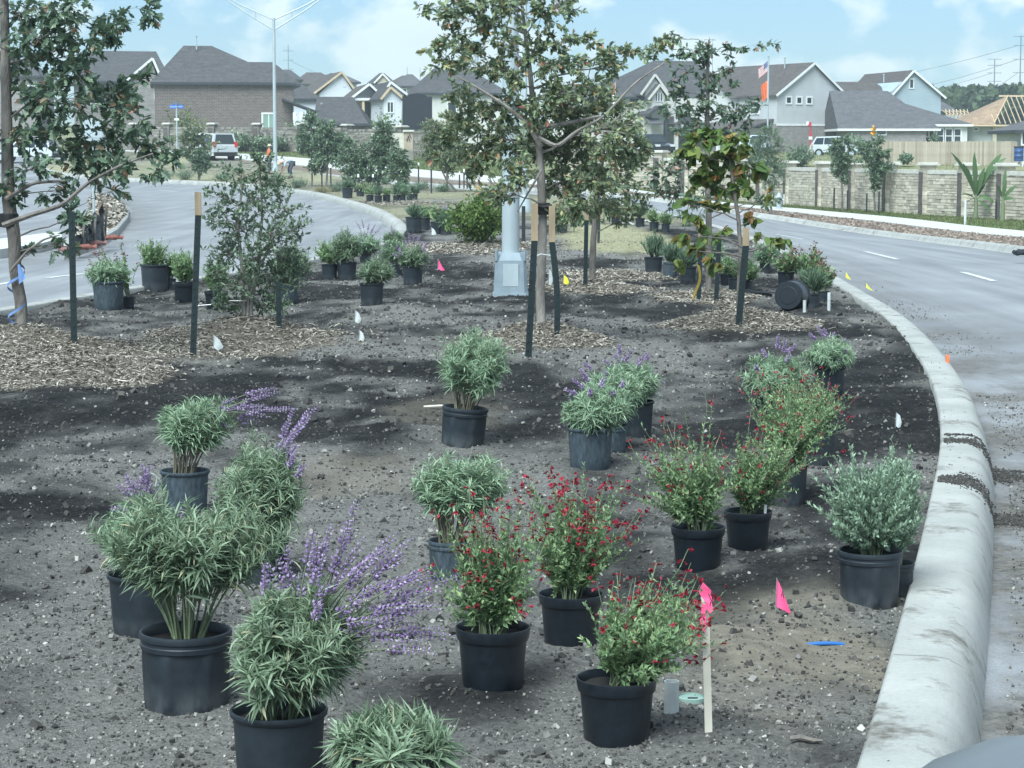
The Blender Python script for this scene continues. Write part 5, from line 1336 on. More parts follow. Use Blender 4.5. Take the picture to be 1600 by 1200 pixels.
part('post', Geo().beam((-3 * k, 0, zz(252)), (9 * k, 0, zz(224)), .09), M['wood_pale'], o); part('post', Geo().beam((12 * k, .3, zz(248)), (9 * k, 0, zz(224)), .09), M['wood_pale'], o); part('mast', Geo().beam((7 * k, 0, zz(226)), (6.5 * k, 0, zz(193)), .1), M['flag_red'], o)
part('red_board', Geo().box(4.8 * k, 9 * k, -.08, -.06, zz(213), zz(207)), M['flag_red'], o); part('white_board', Geo().box(4 * k, 9.5 * k, -.09, -.07, zz(218), zz(213.5)), M['white_paint'], o); part('top_board', Geo().box(2.5 * k, 8 * k, -.09, -.07, zz(197), zz(191)), M['flag_red'], o)
part('white_tip', Geo().box(0 * k, 3.5 * k, -.1, -.08, zz(195), zz(190)), M['white_paint'], o)
o, zz, k = pole_sign('wind_spinner', 'bright amber twisted streamer on a pole above the small wall tree', 'streamer', 1364, 250, 195, 120, .02, -.3)
V = []
for i in range(13):
    a = i * .75; z = zz(196 + i * 1.45); w = 4.6 * k * math.sin(math.pi * (i + 1) / 14.5) + .02
    for s in (-1, 1): V.append((s * w * math.cos(a), s * w * math.sin(a) * .8 - .03, z))
part('streamer', Geo().add(V, [(2 * i, 2 * i + 1, 2 * i + 3, 2 * i + 2) for i in range(12)]), M['amber'], o)
# hydrant
p = onto(1217, 327); k = mpp(p[1]); M['hyd'] = plain('grey_blue_paint', (0.32, 0.38, 0.42), .5, .1, 6)
o = thing('fire_hydrant', 'pale grey fire hydrant on the verge by the stone wall', 'hydrant', tuple(p))
part('barrel', Geo().lathe([(.17, 0), (.17, .06), (.11, .07), (.11, .5), (.15, .51), (.15, .56), (.12, .6), (.08, .7), (.03, .74), (.03, .8), (.001, .8)], 14), M['hyd'], o, True)
for d in ((1, 0), (-1, 0), (0, -1)): part('outlet', Geo().tube([(d[0] * .08, d[1] * .08, .42), (d[0] * .2, d[1] * .2, .42)], .065, 9), M['hyd'], o)
p = onto(1508, 352); o = tag(part('marker_post', Geo().tube([(0, 0, -.05), (0, 0, .9)], .045, 8), M['white_plastic'], loc=tuple(p)), 'slim white marker post in front of the banana plant', 'post')
p = onto(1225, 321); tag(part('marker_post', Geo().tube([(0, 0, -.05), (0, 0, .55)], .04, 8), M['white_plastic'], loc=tuple(p)), 'short white post beside the hydrant', 'post')
p = at(430, 240, 150); 
# boulders, blue drum at the right edge behind the wall
for i, (px, py, w, lab) in enumerate(((1530, 262, 1.7, 'flat pale boulder left of the boulder pile'), (1562, 260, 2.1, 'large white boulder behind the stone wall'), (1585, 264, 1.4, 'small pale boulder low in the pile'), (1600, 262, 1.7, 'pale boulder cut by the right frame edge'))):
    Yb_ = 122 + i * 2; p = at(px, py, Yb_); g = Geo(); b = []
    for a in range(9):
        th = math.pi * a / 8
        for c_ in range(12):
            ph = 2 * math.pi * c_ / 12; r = 1 + .28 * math.sin(3 * ph + i * 2 + a) * math.sin(th) + .1 * math.sin(7 * ph + a * 2)
            b.append((math.sin(th) * math.cos(ph) * r * w * .5, math.sin(th) * math.sin(ph) * r * w * .45, math.cos(th) * w * .36))
    g.add(b, [(a * 12 + c_, a * 12 + (c_ + 1) % 12, (a + 1) * 12 + (c_ + 1) % 12, (a + 1) * 12 + c_) for a in range(8) for c_ in range(12)])
    tag(part('boulder', g, M['cap_stone'], loc=(p[0], Yb_, float(terr(p[0], Yb_)) + .45 * w * .36)), lab, 'boulder', 'boulder pile behind the wall')
M['drum'] = plain('dull_blue_drum', (0.03, 0.075, 0.20), .5, .15, 4)
p = at(1592, 240, 140); o = thing('blue_drum', 'blue drum with dark lid beside the boulders at the frame edge', 'drum', (p[0], 140, at(1592, 252, 140)[2]))
part('shell', Geo().lathe([(.001, 0), (.3, 0), (.31, .1), (.3, .3), (.32, .32), (.3, .34), (.3, .6), (.32, .62), (.3, .64), (.31, .88), (.001, .88)], 18), M['drum'], o, True); part('lid', Geo().lathe([(.33, .88), (.33, .94), (.001, .95)], 18), M['tyre'], o)

# ------------------------------------------------------------------ leaf shapes
LANCE = np.array([(0, 0, 0), (-.06, .3, .015), (0, .33, -.012), (.06, .3, .015), (-.05, .65, -.05), (0, .66, -.075), (.05, .65, -.05), (0, 1, -.22)])
LANCEF = np.array([(0, 2, 1), (0, 3, 2), (1, 2, 5), (1, 5, 4), (2, 3, 6), (2, 6, 5), (4, 5, 7), (5, 6, 7)])
LANCE4 = np.array([(0, 0, 0), (-.08, .42, .02), (0, .45, -.02), (.08, .42, .02), (0, 1, -.12)]); LANCE4F = np.array([(0, 2, 1), (0, 3, 2), (1, 2, 4), (2, 3, 4)])
OVAL = np.array([(0, 0, 0), (-.24, .42, .05), (0, .45, -.03), (.24, .42, .05), (0, 1, -.03)]); OVALF = LANCE4F
NEEDLE = np.array([(-.05, 0, 0), (.05, 0, 0), (0, 1, 0), (0, .3, .05)]); NEEDLEF = np.array([(0, 1, 3), (1, 2, 3), (2, 0, 3)])
half = [(.03, .1), (.16, .22), (.11, .32), (.27, .48), (.16, .56), (.25, .74), (.11, .80)]
ol = [(0, 0)] + half + [(0, 1)] + [(-x, y) for x, y in half[::-1]]
OAKL = np.array([(x, y, .10 * abs(x) - .12 * y * y) for x, y in ol] + [(0, .5, -.06)]); OAKLF = np.array([(i, (i + 1) % 16, 16) for i in range(16)])
hh = [(.22, -.10), (.46, .10), (.47, .38), (.28, .70)]
hl = [(0, 0)] + hh + [(0, 1.02)] + [(-x, y) for x, y in hh[::-1]]
HEART = np.array([(x, y, .14 * abs(x) - .15 * y * y) for x, y in hl] + [(0, .4, -.04)]); HEARTF = np.array([(i, (i + 1) % 10, 10) for i in range(10)])
FLO = np.array([(0, 0, 0), (-.28, .5, 0), (.28, .5, 0), (0, .5, .3), (0, .45, -.3), (0, 1, -.1)]); FLOF = np.array([(0, 1, 3), (0, 3, 2), (0, 2, 4), (0, 4, 1), (1, 5, 3), (3, 5, 2), (2, 5, 4), (4, 5, 1)])
RED = np.array([(0, 0, 0), (-.16, .5, .04), (.16, .5, .04), (0, .5, -.14), (-.36, 1, -.20), (.36, 1, -.20), (0, 1.02, .12), (0, .95, -.42)])
REDF = np.array([(0, 1, 2), (0, 3, 1), (0, 2, 3), (1, 4, 7), (2, 7, 5), (1, 6, 2), (1, 7, 3), (3, 7, 2)])
LEAF = dict(lance=(LANCE, LANCEF), lance4=(LANCE4, LANCE4F), oval=(OVAL, OVALF), needle=(NEEDLE, NEEDLEF), oak=(OAKL, OAKLF), heart=(HEART, HEARTF))

# ------------------------------------------------------------------ trees
def bez(a, b, c, n):
    t = np.linspace(0, 1, n)[:, None]
    return a * (1 - t) ** 2 + 2 * b * t * (1 - t) + c * t * t
def tree(name, label, base, trunks, blobs, leaf, leafmat_, leaf_len, bark, twigs=9, per=7, group=None, cat='tree', depth=1.0, Yref=None, seed=1, limb_r=.35, droop=.25, extra=(), sides=8, upright=0.0, name_leaf='crown'):
    """trunks: list of [(px,py,r_px)...]; blobs: (px,py,rx,ry[,dens]) foliage masses given as seen, spread in depth about the trunk"""
    r = np.random.default_rng(seed)
    Y0 = base[1]; k = mpp(Y0)
    o = thing(name, label, cat, tuple(base), group=group)
    loc = lambda px, py, dy=0.0: at(px, py, Y0)[[0, 2]]
    g = Geo(); TP = []; TR = []
    for tr in trunks:
        P = []
        for i, (px, py, rp) in enumerate(tr):
            x, z = loc(px, py); P.append((x - base[0], r.normal(0, .01) * (i > 0), z - base[2]))
        P = np.array(P); R = np.array([q[2] * k * .9 for q in tr])
        t = np.linspace(0, 1, len(P)); tt = np.linspace(0, 1, len(P) * 5)
        Pd = np.stack([np.interp(tt, t, P[:, i]) for i in range(3)], -1); Pd[1:-1] = (Pd[:-2] + Pd[1:-1] * 2 + Pd[2:]) / 4
        Pd[:, :2] += np.stack([vnoise(tt * 9, tt * 0 + seed, 5), vnoise(tt * 9, tt * 0 + seed + 9, 5)], -1) * R.mean() * .5
        Rd = np.interp(tt, t, R); Pd[0, 2] = min(Pd[0, 2], 0) - .08
        g.tube(Pd, Rd, sides); TP.append(Pd); TR.append(Rd)
    part('trunk', g, M[bark], o, True)
    TPa = np.vstack(TP); TRa = np.concatenate(TR)
    br = Geo(); tw = Geo(); LP = []; LD = []
    for bl in blobs:
        px, py, rx, ry = bl[:4]; dens = bl[4] if len(bl) > 4 else 1.0
        x, z = loc(px, py); c = np.array([x - base[0], 0, z - base[2]])
        rad = np.array([rx * k, (rx + ry) * .5 * k, ry * k])
        dx = abs(c[0]) ; c[1] = r.uniform(-1, 1) * depth * max(.12, .75 * math.sqrt(max(0.02, (max(abs(b[0] - px) for b in blobs) * .5 * k) ** 2 * .6)))
        # limb from the trunk: the nearest trunk point lower than the mass
        d = np.linalg.norm(TPa - c, axis=1) + 1.2 * np.maximum(0, TPa[:, 2] - c[2] + .18 * np.linalg.norm(c[:2] - TPa[:, :2], axis=1))
        d = d * r.uniform(.85, 1.15, len(d)); i = int(np.argmin(d)); a = TPa[i]; L_ = np.linalg.norm(c - a)
        m = (a + c) / 2 + np.array([0, 0, .12 * L_]) + r.normal(0, .05, 3) * L_
        Pb = bez(a, m, c, 8); Pb[1:-1] += r.normal(0, .012, (6, 3)) * L_
        r0 = min(TRa[i] * .55, .004 + .008 * L_ ** .8) ; br.tube(Pb, np.linspace(r0, r0 * .35, 8), 5); TPa = np.vstack([TPa, Pb[2:7]]); TRa = np.concatenate([TRa, np.linspace(r0, r0 * .35, 8)[2:7] * 1.5])
        nt = max(3, int(twigs * dens * (rx * ry / 1600.0) ** .5 + .5))
        for q in range(nt):
            v = r.normal(size=3); v /= np.linalg.norm(v); e = c + v * rad * r.uniform(.35, 1.3)
            s = Pb[r.integers(4, 8)]; l_ = np.linalg.norm(e - s)
            mm = (s + e) / 2 + np.array([0, 0, droop * .5 * l_]) + r.normal(0, .08, 3) * l_
            Pt = bez(s, mm, e, 6); tw.tube(Pt, np.linspace(r0 * .32, r0 * .1 + .0008, 6), 4, False)
            n_ = max(2, int(per * r.uniform(.6, 1.4)))
            t = r.uniform(.35, 1.0, n_) ** .8; idx = t * 5; lo = np.minimum(idx.astype(int), 4); f = (idx - lo)[:, None]
            pos = Pt[lo] * (1 - f) + Pt[lo + 1] * f; tan = Pt[lo + 1] - Pt[lo]; tan /= np.linalg.norm(tan, axis=1)[:, None] + 1e-9
            dr = tan * .7 + r.normal(0, .65, (n_, 3)); dr[:, 2] += upright - droop * .6
            LP.append(pos); LD.append(dr)
    for P_, R_ in extra:
        Q = np.array([[*loc(a_, b_)] for a_, b_ in P_]); Pq = np.stack([Q[:, 0] - base[0], np.full(len(Q), R_[2] if len(R_) > 2 else -.1), Q[:, 1] - base[2]], -1)
        t = np.linspace(0, 1, len(Pq)); tt = np.linspace(0, 1, len(Pq) * 4); Pq = np.stack([np.interp(tt, t, Pq[:, i]) for i in range(3)], -1); Pq[1:-1] = (Pq[:-2] + 2 * Pq[1:-1] + Pq[2:]) / 4
        br.tube(Pq, np.linspace(R_[0] * k, R_[1] * k, len(Pq)), 6)
    if br.n: part('limbs', br, M[bark], o, True, kind='stuff')
    if tw.n: part('twigs', tw, M[bark], o, kind='stuff')
    LP = np.vstack(LP); LD = np.vstack(LD); n = len(LP)
    Nn = r.normal(size=(n, 3)) * .7 + np.array([0, 0, 1.0])
    tv, tf = LEAF[leaf]
    S = leaf_len * np.clip(np.exp(r.normal(0, .28, n)), .5, 1.5); S = np.stack([S * r.uniform(.75, 1.15, n), S, S * r.uniform(.2, 2.6, n)], -1)
    part(name_leaf, Geo().scatter(tv, tf, LP, frames(LD, Nn), S), M[leafmat_], o)
    return o

def tbase(k, px=None):
    p = TREE_AT[k]; return np.array([p[0], p[1], float(bedz(p[0], p[1])) - .02])
tree('oak_tree', 'oak with large dark leaves and leaning grey trunk at the left edge', tbase('left_oak'),
     [[(34, 552, 13), (35, 500, 11), (27, 455, 10.5), (24, 400, 11), (17, 340, 12), (13, 260, 11), (10, 150, 9), (7, 20, 8), (4, -120, 6)]],
     [(45, 25, 60, 40, 1.2), (115, 20, 55, 38), (70, 60, 50, 40, 1.3), (185, 30, 35, 22, .8), (222, 12, 16, 16, .8), (232, 28, 10, 8, .6), (150, 60, 40, 25), (100, 90, 45, 35, 1.1), (25, 100, 35, 45, 1.2), (130, 120, 40, 28, 1.2), (165, 55, 20, 18),
      (55, 165, 50, 45, 1.2), (120, 165, 55, 40, 1.3), (180, 160, 45, 38, 1.3), (222, 120, 18, 20, .6), (215, 185, 35, 28), (45, 215, 45, 35), (105, 225, 55, 35, 1.2), (170, 220, 55, 35, 1.3), (232, 230, 35, 26), (270, 250, 18, 16, .7), (140, 265, 50, 25, 1.1), (200, 265, 45, 22), (250, 270, 25, 12, .7),
      (60, 265, 35, 25), (90, 300, 32, 22, .8), (20, 300, 26, 28), (120, 345, 22, 24, .9), (95, 385, 20, 18, .8), (40, 400, 18, 22, .6), (178, 300, 16, 10, .5), (-40, 60, 50, 60), (-50, 180, 50, 60), (-40, 300, 40, 40)],
     'oak', 'oak_dark', .080, 'bark', twigs=17, per=9, seed=11, depth=.9, droop=.3,
     extra=([[(20, 350), (60, 335), (110, 320), (150, 285), (200, 258), (250, 240)], (5, 1.5, -.35)], [[(30, 420), (55, 390), (80, 372), (105, 365)], (3, 1, -.3)], [[(18, 310), (60, 285), (110, 282)], (4, 2, -.2)]))
tree('oak_tree', 'staked oak with spreading crown in front of the pale light pole', tbase('mid_oak'),
     [[(845, 532, 9), (845, 460, 8), (847, 400, 7.4), (848, 340, 7.2), (845, 280, 7.4), (842, 240, 6.6), (836, 190, 5.4), (830, 130, 4.4), (824, 80, 3.5), (815, 0, 2.8), (812, -70, 2)]],
     [(690, 25, 28, 22, .7), (665, 18, 12, 12, .4), (735, 15, 40, 26, .9), (760, 40, 30, 25, .8), (800, 10, 40, 40), (795, 70, 30, 30, .8), (850, 20, 35, 35, .8), (880, 5, 30, 25, .8), (712, 60, 26, 22, .6), (735, 80, 26, 20, .6), (690, 82, 26, 16, .7), (700, 105, 35, 16, .8), (770, 110, 36, 28, .9), (835, 85, 30, 30, .7), (875, 70, 32, 20, .7), (905, 60, 18, 14, .4), (925, 62, 16, 12, .4),
      (865, 110, 36, 26, .8), (905, 105, 26, 26, .6), (945, 90, 20, 18, .9), (960, 102, 16, 14, .8), (990, 75, 24, 14, .6), (1020, 90, 20, 18, .6), (1035, 70, 14, 9, .5), (920, 140, 36, 24), (800, 130, 26, 20, .7), (880, 145, 40, 24, 1.1),
      (745, 165, 36, 24, .9), (715, 150, 24, 20, .6), (800, 170, 36, 28, 1.2), (850, 175, 40, 32, 1.3), (905, 180, 46, 34, 1.3), (955, 165, 36, 30, 1.2), (990, 195, 26, 32, 1), (720, 190, 34, 28, 1), (690, 215, 20, 20, .7), (765, 215, 46, 34, 1.4), (830, 225, 50, 40, 1.4), (895, 230, 54, 40, 1.5), (955, 225, 44, 38, 1.3), (1000, 240, 20, 30, .7),
      (740, 255, 34, 30, 1.1), (800, 270, 36, 34, 1), (885, 285, 50, 34, 1.4), (940, 280, 44, 36, 1.2), (775, 305, 30, 20, .9), (900, 325, 36, 22, .9), (955, 325, 30, 20, .8), (870, 345, 16, 16, .6), (670, 245, 14, 12, .3)],
     'oak', 'oak', .051, 'bark_pale', twigs=40, per=14, seed=21, depth=1.0, droop=.2,
     extra=([[(842, 200), (900, 190), (935, 182)], (4, 2.5, -.15)], [[(846, 230), (820, 190), (790, 165), (750, 140), (715, 120)], (4, 1.5, -.1)], [[(846, 265), (825, 300), (808, 330)], (2.5, 1, -.3)], [[(840, 215), (870, 230), (900, 205), (940, 185), (990, 130), (1035, 100)], (4, 1.2, -.2)]))
tree('live_oak', 'airy multi stemmed live oak with tiny grey leaves in a chip mound', tbase('live_oak'),
     [[(381, 532, 4.5), (381, 480, 4), (378, 420, 3.2), (372, 350, 2.5), (380, 270, 1.5)], [(391, 530, 4), (392, 480, 3.5), (402, 420, 3), (410, 340, 2.2), (405, 250, 1.2)], [(386, 520, 3.5), (388, 450, 3), (425, 380, 2.2), (448, 320, 1.3)]],
     [(405, 252, 34, 18, .8), (375, 275, 40, 26, .9), (425, 285, 34, 26, .9), (350, 310, 34, 30, .9), (395, 315, 40, 30), (445, 325, 32, 34, .9), (335, 345, 24, 22, .6), (375, 355, 44, 32, 1.1), (425, 365, 44, 32, 1.1), (468, 360, 22, 30, .7), (350, 395, 34, 32, 1.1), (400, 405, 46, 34, 1.2), (450, 405, 36, 32, 1.1), (340, 430, 24, 30, .9), (380, 440, 44, 32, 1.3), (430, 440, 44, 32, 1.3), (470, 425, 20, 26, .8), (365, 475, 30, 26, 1.1), (415, 478, 30, 24, .9), (445, 470, 22, 22, .8), (345, 470, 16, 20, .8), (322, 300, 14, 8, .3)],
     'oval', 'live_oak', .037, 'bark_pale', twigs=44, per=14, seed=31, depth=.9, droop=.0, upright=.3)
tree('redbud_tree', 'slender redbud with heart shaped yellow green leaves by three posts', tbase('redbud'),
     [[(1152, 507, 5), (1155, 450, 4.5), (1158, 390, 4), (1152, 330, 3.4), (1143, 270, 2.6), (1135, 215, 1.6)]],
     [(1110, 215, 34, 16, 1), (1085, 225, 26, 20, 1), (1145, 225, 30, 20, 1), (1075, 250, 24, 24, 1), (1115, 250, 36, 24, 1.2), (1155, 255, 32, 24, 1.1), (1185, 260, 18, 22, .8), (1090, 285, 34, 22, 1), (1130, 290, 34, 22, 1), (1170, 295, 26, 18, .9), (1075, 320, 22, 16, .6), (1205, 310, 14, 16, .6), (1120, 325, 18, 14, .5), (1085, 350, 26, 14, .7), (1115, 365, 22, 12, .6), (1070, 375, 18, 12, .6), (1090, 388, 26, 14, .7), (1195, 370, 22, 12, .7), (1220, 378, 10, 8, .4), (1070, 412, 12, 14, .6), (1115, 412, 18, 12, .6), (1180, 345, 14, 12, .4)],
     'heart', 'redbud', .078, 'bark', twigs=12, per=7, seed=41, depth=.8, droop=.65,
     extra=([[(1156, 400), (1135, 395), (1090, 392)], (2, 1, -.15)], [[(1157, 385), (1130, 372), (1090, 368)], (2, 1, -.2)], [[(1156, 395), (1185, 388), (1212, 380)], (2, .8, -.1)]))
tree('oak_tree', 'narrow dark oak standing behind the redbud', tbase('back_oak'),
     [[(1108, 464, 6), (1108, 380, 5.5), (1106, 280, 5), (1105, 180, 4), (1106, 100, 2.5), (1108, 62, 1.2)]],
     [(1048, 62, 14, 10, .5), (1060, 85, 24, 16, .7), (1085, 80, 26, 16, .8), (1105, 85, 26, 20, .9), (1135, 82, 22, 12, .6), (1160, 75, 20, 6, .5), (1185, 70, 14, 5, .4), (1205, 70, 9, 5, .4), (1070, 110, 22, 18, .6), (1105, 120, 30, 22, .9), (1135, 110, 20, 14, .5), (1045, 128, 14, 12, .4), (1105, 150, 28, 20, .9), (1060, 145, 22, 16, .7), (1140, 140, 20, 14, .5), (1050, 172, 26, 18, .8), (1090, 180, 36, 20, 1.1), (1135, 178, 36, 18, 1.1), (1170, 165, 22, 12, .7), (1190, 160, 12, 8, .5), (1120, 205, 46, 18, 1.2), (1070, 205, 26, 18, .9), (1165, 190, 24, 14, .8), (1050, 265, 30, 26, 1), (1040, 300, 34, 24, 1), (1080, 310, 34, 24, 1), (1125, 300, 40, 28, 1), (1070, 340, 30, 16, .8), (1195, 265, 18, 22, .7), (1200, 310, 20, 16, .7), (1020, 275, 16, 20, .6)],
     'oak', 'oak_dark', .062, 'bark', twigs=26, per=10, seed=51, depth=.8)
p = TREE_AT['behind_oak']
tree('oak_tree', 'leafy oak filling the gap right of the middle oak', tbase('behind_oak'),
     [[(926, 452, 6), (926, 400, 5.5), (930, 330, 5), (940, 260, 4), (945, 200, 3)]],
     [(920, 340, 30, 18, 1), (960, 320, 34, 24, 1.2), (900, 310, 26, 20, 1), (990, 300, 28, 26, 1), (950, 285, 40, 26, 1.2), (995, 260, 24, 24, 1), (920, 270, 30, 24, 1), (965, 245, 34, 24, 1.1), (1005, 225, 18, 18, .7), (930, 230, 26, 20, .9), (975, 345, 22, 12, .6), (890, 345, 16, 10, .5), (1000, 330, 18, 14, .7)],
     'oak', 'oak', .066, 'bark', twigs=28, per=11, seed=61, depth=.9)

# young trees farther off; small leaves, one thing each
def far_tree(label, px, pyb, crown, leafk='oval', mat='live_oak', lsize=4.6, seed=0, name='young_tree', tw=15, per=10, stems=1, group='young trees along the far bed', fn=bedz, upright=.4):
    p = onto(px, pyb, 0, fn); x0, x1, yt, yb = crown; k = mpp(p[1])
    r = np.random.default_rng(seed); cx = (x0 + x1) / 2; w = (x1 - x0) / 2; bl = []
    nb = 9
    for i in range(nb):
        v = (i + .5) / nb; yy = yt + (yb - yt) * v; ww = w * (math.sin(math.pi * min(1, .12 + .82 * v)) ** .8)
        for s in range(1 + (ww > w * .45) + (ww > w * .8)):
            bl.append((cx + r.uniform(-.6, .6) * ww, yy + r.uniform(-1, 1) * 3, max(4, ww * r.uniform(.45, .7)), max(4, (yb - yt) / nb * r.uniform(.8, 1.2)), 1.0))
    tr = [[(px + i * 3, pyb + 1, 2.2), ((px + cx) / 2 + i * 2, (pyb + yb) / 2, 1.8), (cx + i * 4 - 2, (yb + yt) / 2, 1.2), (cx, yt + 4, .5)] for i in range(stems)]
    return tree(name, label, np.array([p[0], p[1], p[2]]), tr, bl, leafk, mat, lsize * k, 'bark', twigs=tw * 4, per=per + 3, seed=seed + 100, group=group, droop=0, upright=upright, sides=6, depth=.9)
far_tree('slim dark young tree between the street light and the first far stakes', 487, 291, (460, 516, 178, 272), seed=1)
far_tree('rounded dark young tree with forked trunk on the far bed', 508, 292, (480, 548, 190, 268), seed=2)
far_tree('low bushy young tree left of the sign', 555, 300, (522, 588, 222, 296), seed=3)
far_tree('upright young tree hiding the first letters of the sign', 592, 300, (562, 624, 190, 290), seed=4)
far_tree('small grey young tree just below the sign', 620, 306, (600, 650, 232, 294), seed=5)
far_tree('bushy young tree right of the entrance sign', 700, 300, (655, 740, 175, 270), seed=6, mat='oak')
far_tree('feathery young tree before the flagpole base', 1207, 336, (1165, 1236, 196, 300), seed=7, leafk='needle', lsize=6, group='young trees along the stone wall', fn=terr)
far_tree('smaller conical young tree against the stone wall', 1316, 330, (1292, 1340, 214, 286), seed=8, group='young trees along the stone wall', fn=terr)
far_tree('larger conical young tree against the stone wall under the amber streamer', 1367, 333, (1336, 1396, 216, 296), seed=9, group='young trees along the stone wall', fn=terr)
far_tree('thin brownish young tree behind the street name sign', 300, 262, (262, 340, 200, 252), seed=10, mat='oak', fn=bedz, tw=10)
far_tree('scrubby young tree beside the white van', 310, 282, (295, 332, 235, 272), seed=12, fn=bedz)
far_tree('yellowing young tree beside the water tower shaft', 716, 300, (655, 700, 200, 262), seed=14, mat='oak', tw=9)

def shrub(label, px, pyb, x0, x1, yt, Y=None, mat='shrub', lsize=4, n=900, group=None, name='shrub', leafk='oval', seed=0, cat='shrub', zoff=0.0):
    r = np.random.default_rng(seed + 300)
    if Y is None: p = onto(px, pyb, 0, bedz)
    else:
        q = at(px, 240, Y); p = np.array([q[0], Y, float(terr(q[0], Y)) + zoff])
    k = mpp(p[1]); o = thing(name, label, cat, tuple(p), group=group)
    zt = at(800, yt, p[1])[2] - p[2]; w = (x1 - x0) / 2 * k; ox = ((x0 + x1) / 2 - px) * k
    ns = 14; g = Geo(); LP = []; LD = []
    for i in range(ns * 3):
        a = r.uniform(0, 2 * math.pi); q = math.sqrt(r.uniform(0, 1)); e = np.array([ox + math.cos(a) * w * q, math.sin(a) * w * q, zt * (1 - .45 * q * q) * r.uniform(.55, 1.0)])
        s = np.array([ox * .3 + r.normal(0, .05) * w, r.normal(0, .05) * w, 0]); m = np.array([s[0] * .4 + e[0] * .6, s[1] * .4 + e[1] * .6, e[2] * .4])
        P = bez(s, m, e, 6); g.tube(P, np.linspace(.012, .004, 6) * w, 4, False)
        kk = n // (ns * 3); t = r.uniform(.15, 1, kk) ** .7; idx = t * 5; lo = np.minimum(idx.astype(int), 4); f = (idx - lo)[:, None]
        LP.append(P[lo] * (1 - f) + P[lo + 1] * f + r.normal(0, .10, (kk, 3)) * w); d = r.normal(0, .6, (kk, 3)); d[:, 2] += .5; LD.append(d)
    part('stems', g, M['stem'], o)
    LP = np.vstack(LP); LP[:, 2] = np.maximum(LP[:, 2], .01); LD = np.vstack(LD); nn = len(LP)
    tv, tf = LEAF[leafk]
    part('foliage', Geo().scatter(tv, tf, LP, frames(LD, r.normal(size=(nn, 3)) * .7 + np.array([0, 0, 1.0])), lsize * k * np.exp(r.normal(0, .25, nn))), M[mat], o)
    return o
shrub('large bright green shrub on the bed left of the light pole', 746, 379, 698, 792, 300, lsize=7, n=4200, seed=1)
shrub('smaller green shrub tucked behind the bright green shrub', 770, 352, 728, 800, 285, lsize=6, n=1800, seed=2)
for i, (px, x0, x1, yt, Y, mat, lab, zo) in enumerate(((292, 238, 322, 152, 184, 'shrub', 'bright green bush over the wall below the brick house', 0), (600, 572, 634, 165, 186, 'shrub', 'bright green bush beside the black screen', 0), (462, 440, 500, 170, 184, 'live_oak', 'dark bush behind the wall at the brick house corner', 0),
        (375, 352, 396, 201, 168, 'live_oak', 'dark clipped bush in front of the wall, left one', .0), (402, 388, 420, 205, 168, 'live_oak', 'dark low bush in front of the wall, middle one', .0), (432, 416, 454, 203, 167, 'live_oak', 'dark bush in front of the wall by the street light', 0), (320, 304, 338, 212, 168, 'oak', 'rusty bush in front of the wall behind the van', 0),
        (1338, 1322, 1352, 205, 186, 'live_oak', 'dark bush against the grey brick bungalow', -.3), (1415, 1404, 1426, 240, 150, 'live_oak', 'lone dark bush on the dry bank behind the wall', -.1), (1458, 1450, 1466, 205, 200, 'live_oak', 'dark bush beside the bay window', -.3),
        (1250, 1225, 1275, 222, 150, 'rosemary', 'scrubby weeds before the grey brick base', -.3), (1180, 1150, 1200, 225, 150, 'oak', 'scrubby bush before the blue car', -.3))):
    shrub(lab, px, 0, x0, x1, yt, Y, mat, 5, 900, seed=10 + i, zoff=zo)
for i, (px, pyb, x0, x1, yt, mat, lab) in enumerate(((425, 292, 405, 455, 272, 'rosemary', 'low grey green ground plant right of the live oak crown'), (462, 294, 448, 486, 276, 'rosemary', 'low grey ground plant below the slim young tree'), (655, 297, 640, 676, 282, 'rosemary', 'low grass tuft behind the far pots'), (690, 300, 676, 712, 286, 'rosemary', 'low grass tuft left of the bright shrub'),
        (345, 283, 330, 372, 268, 'live_oak', 'dark low plant on the far kerb'), (290, 281, 272, 312, 264, 'live_oak', 'low plant beside the white van'), (255, 279, 240, 276, 262, 'rosemary', 'low plant left of the white van'), (600, 288, 588, 620, 270, 'rosemary', 'low grey plant behind the far pots'), (500, 302, 488, 520, 291, 'straw', 'dry tussock on the far kerb'), (508, 300, 515, 560, 284, 'rosemary', 'grey ground plant left of the first far pot'))):
    shrub(lab, px, pyb, x0, x1, yt, None, mat, 5, 700, seed=40 + i, leafk='needle', group='low plants on the far bed')

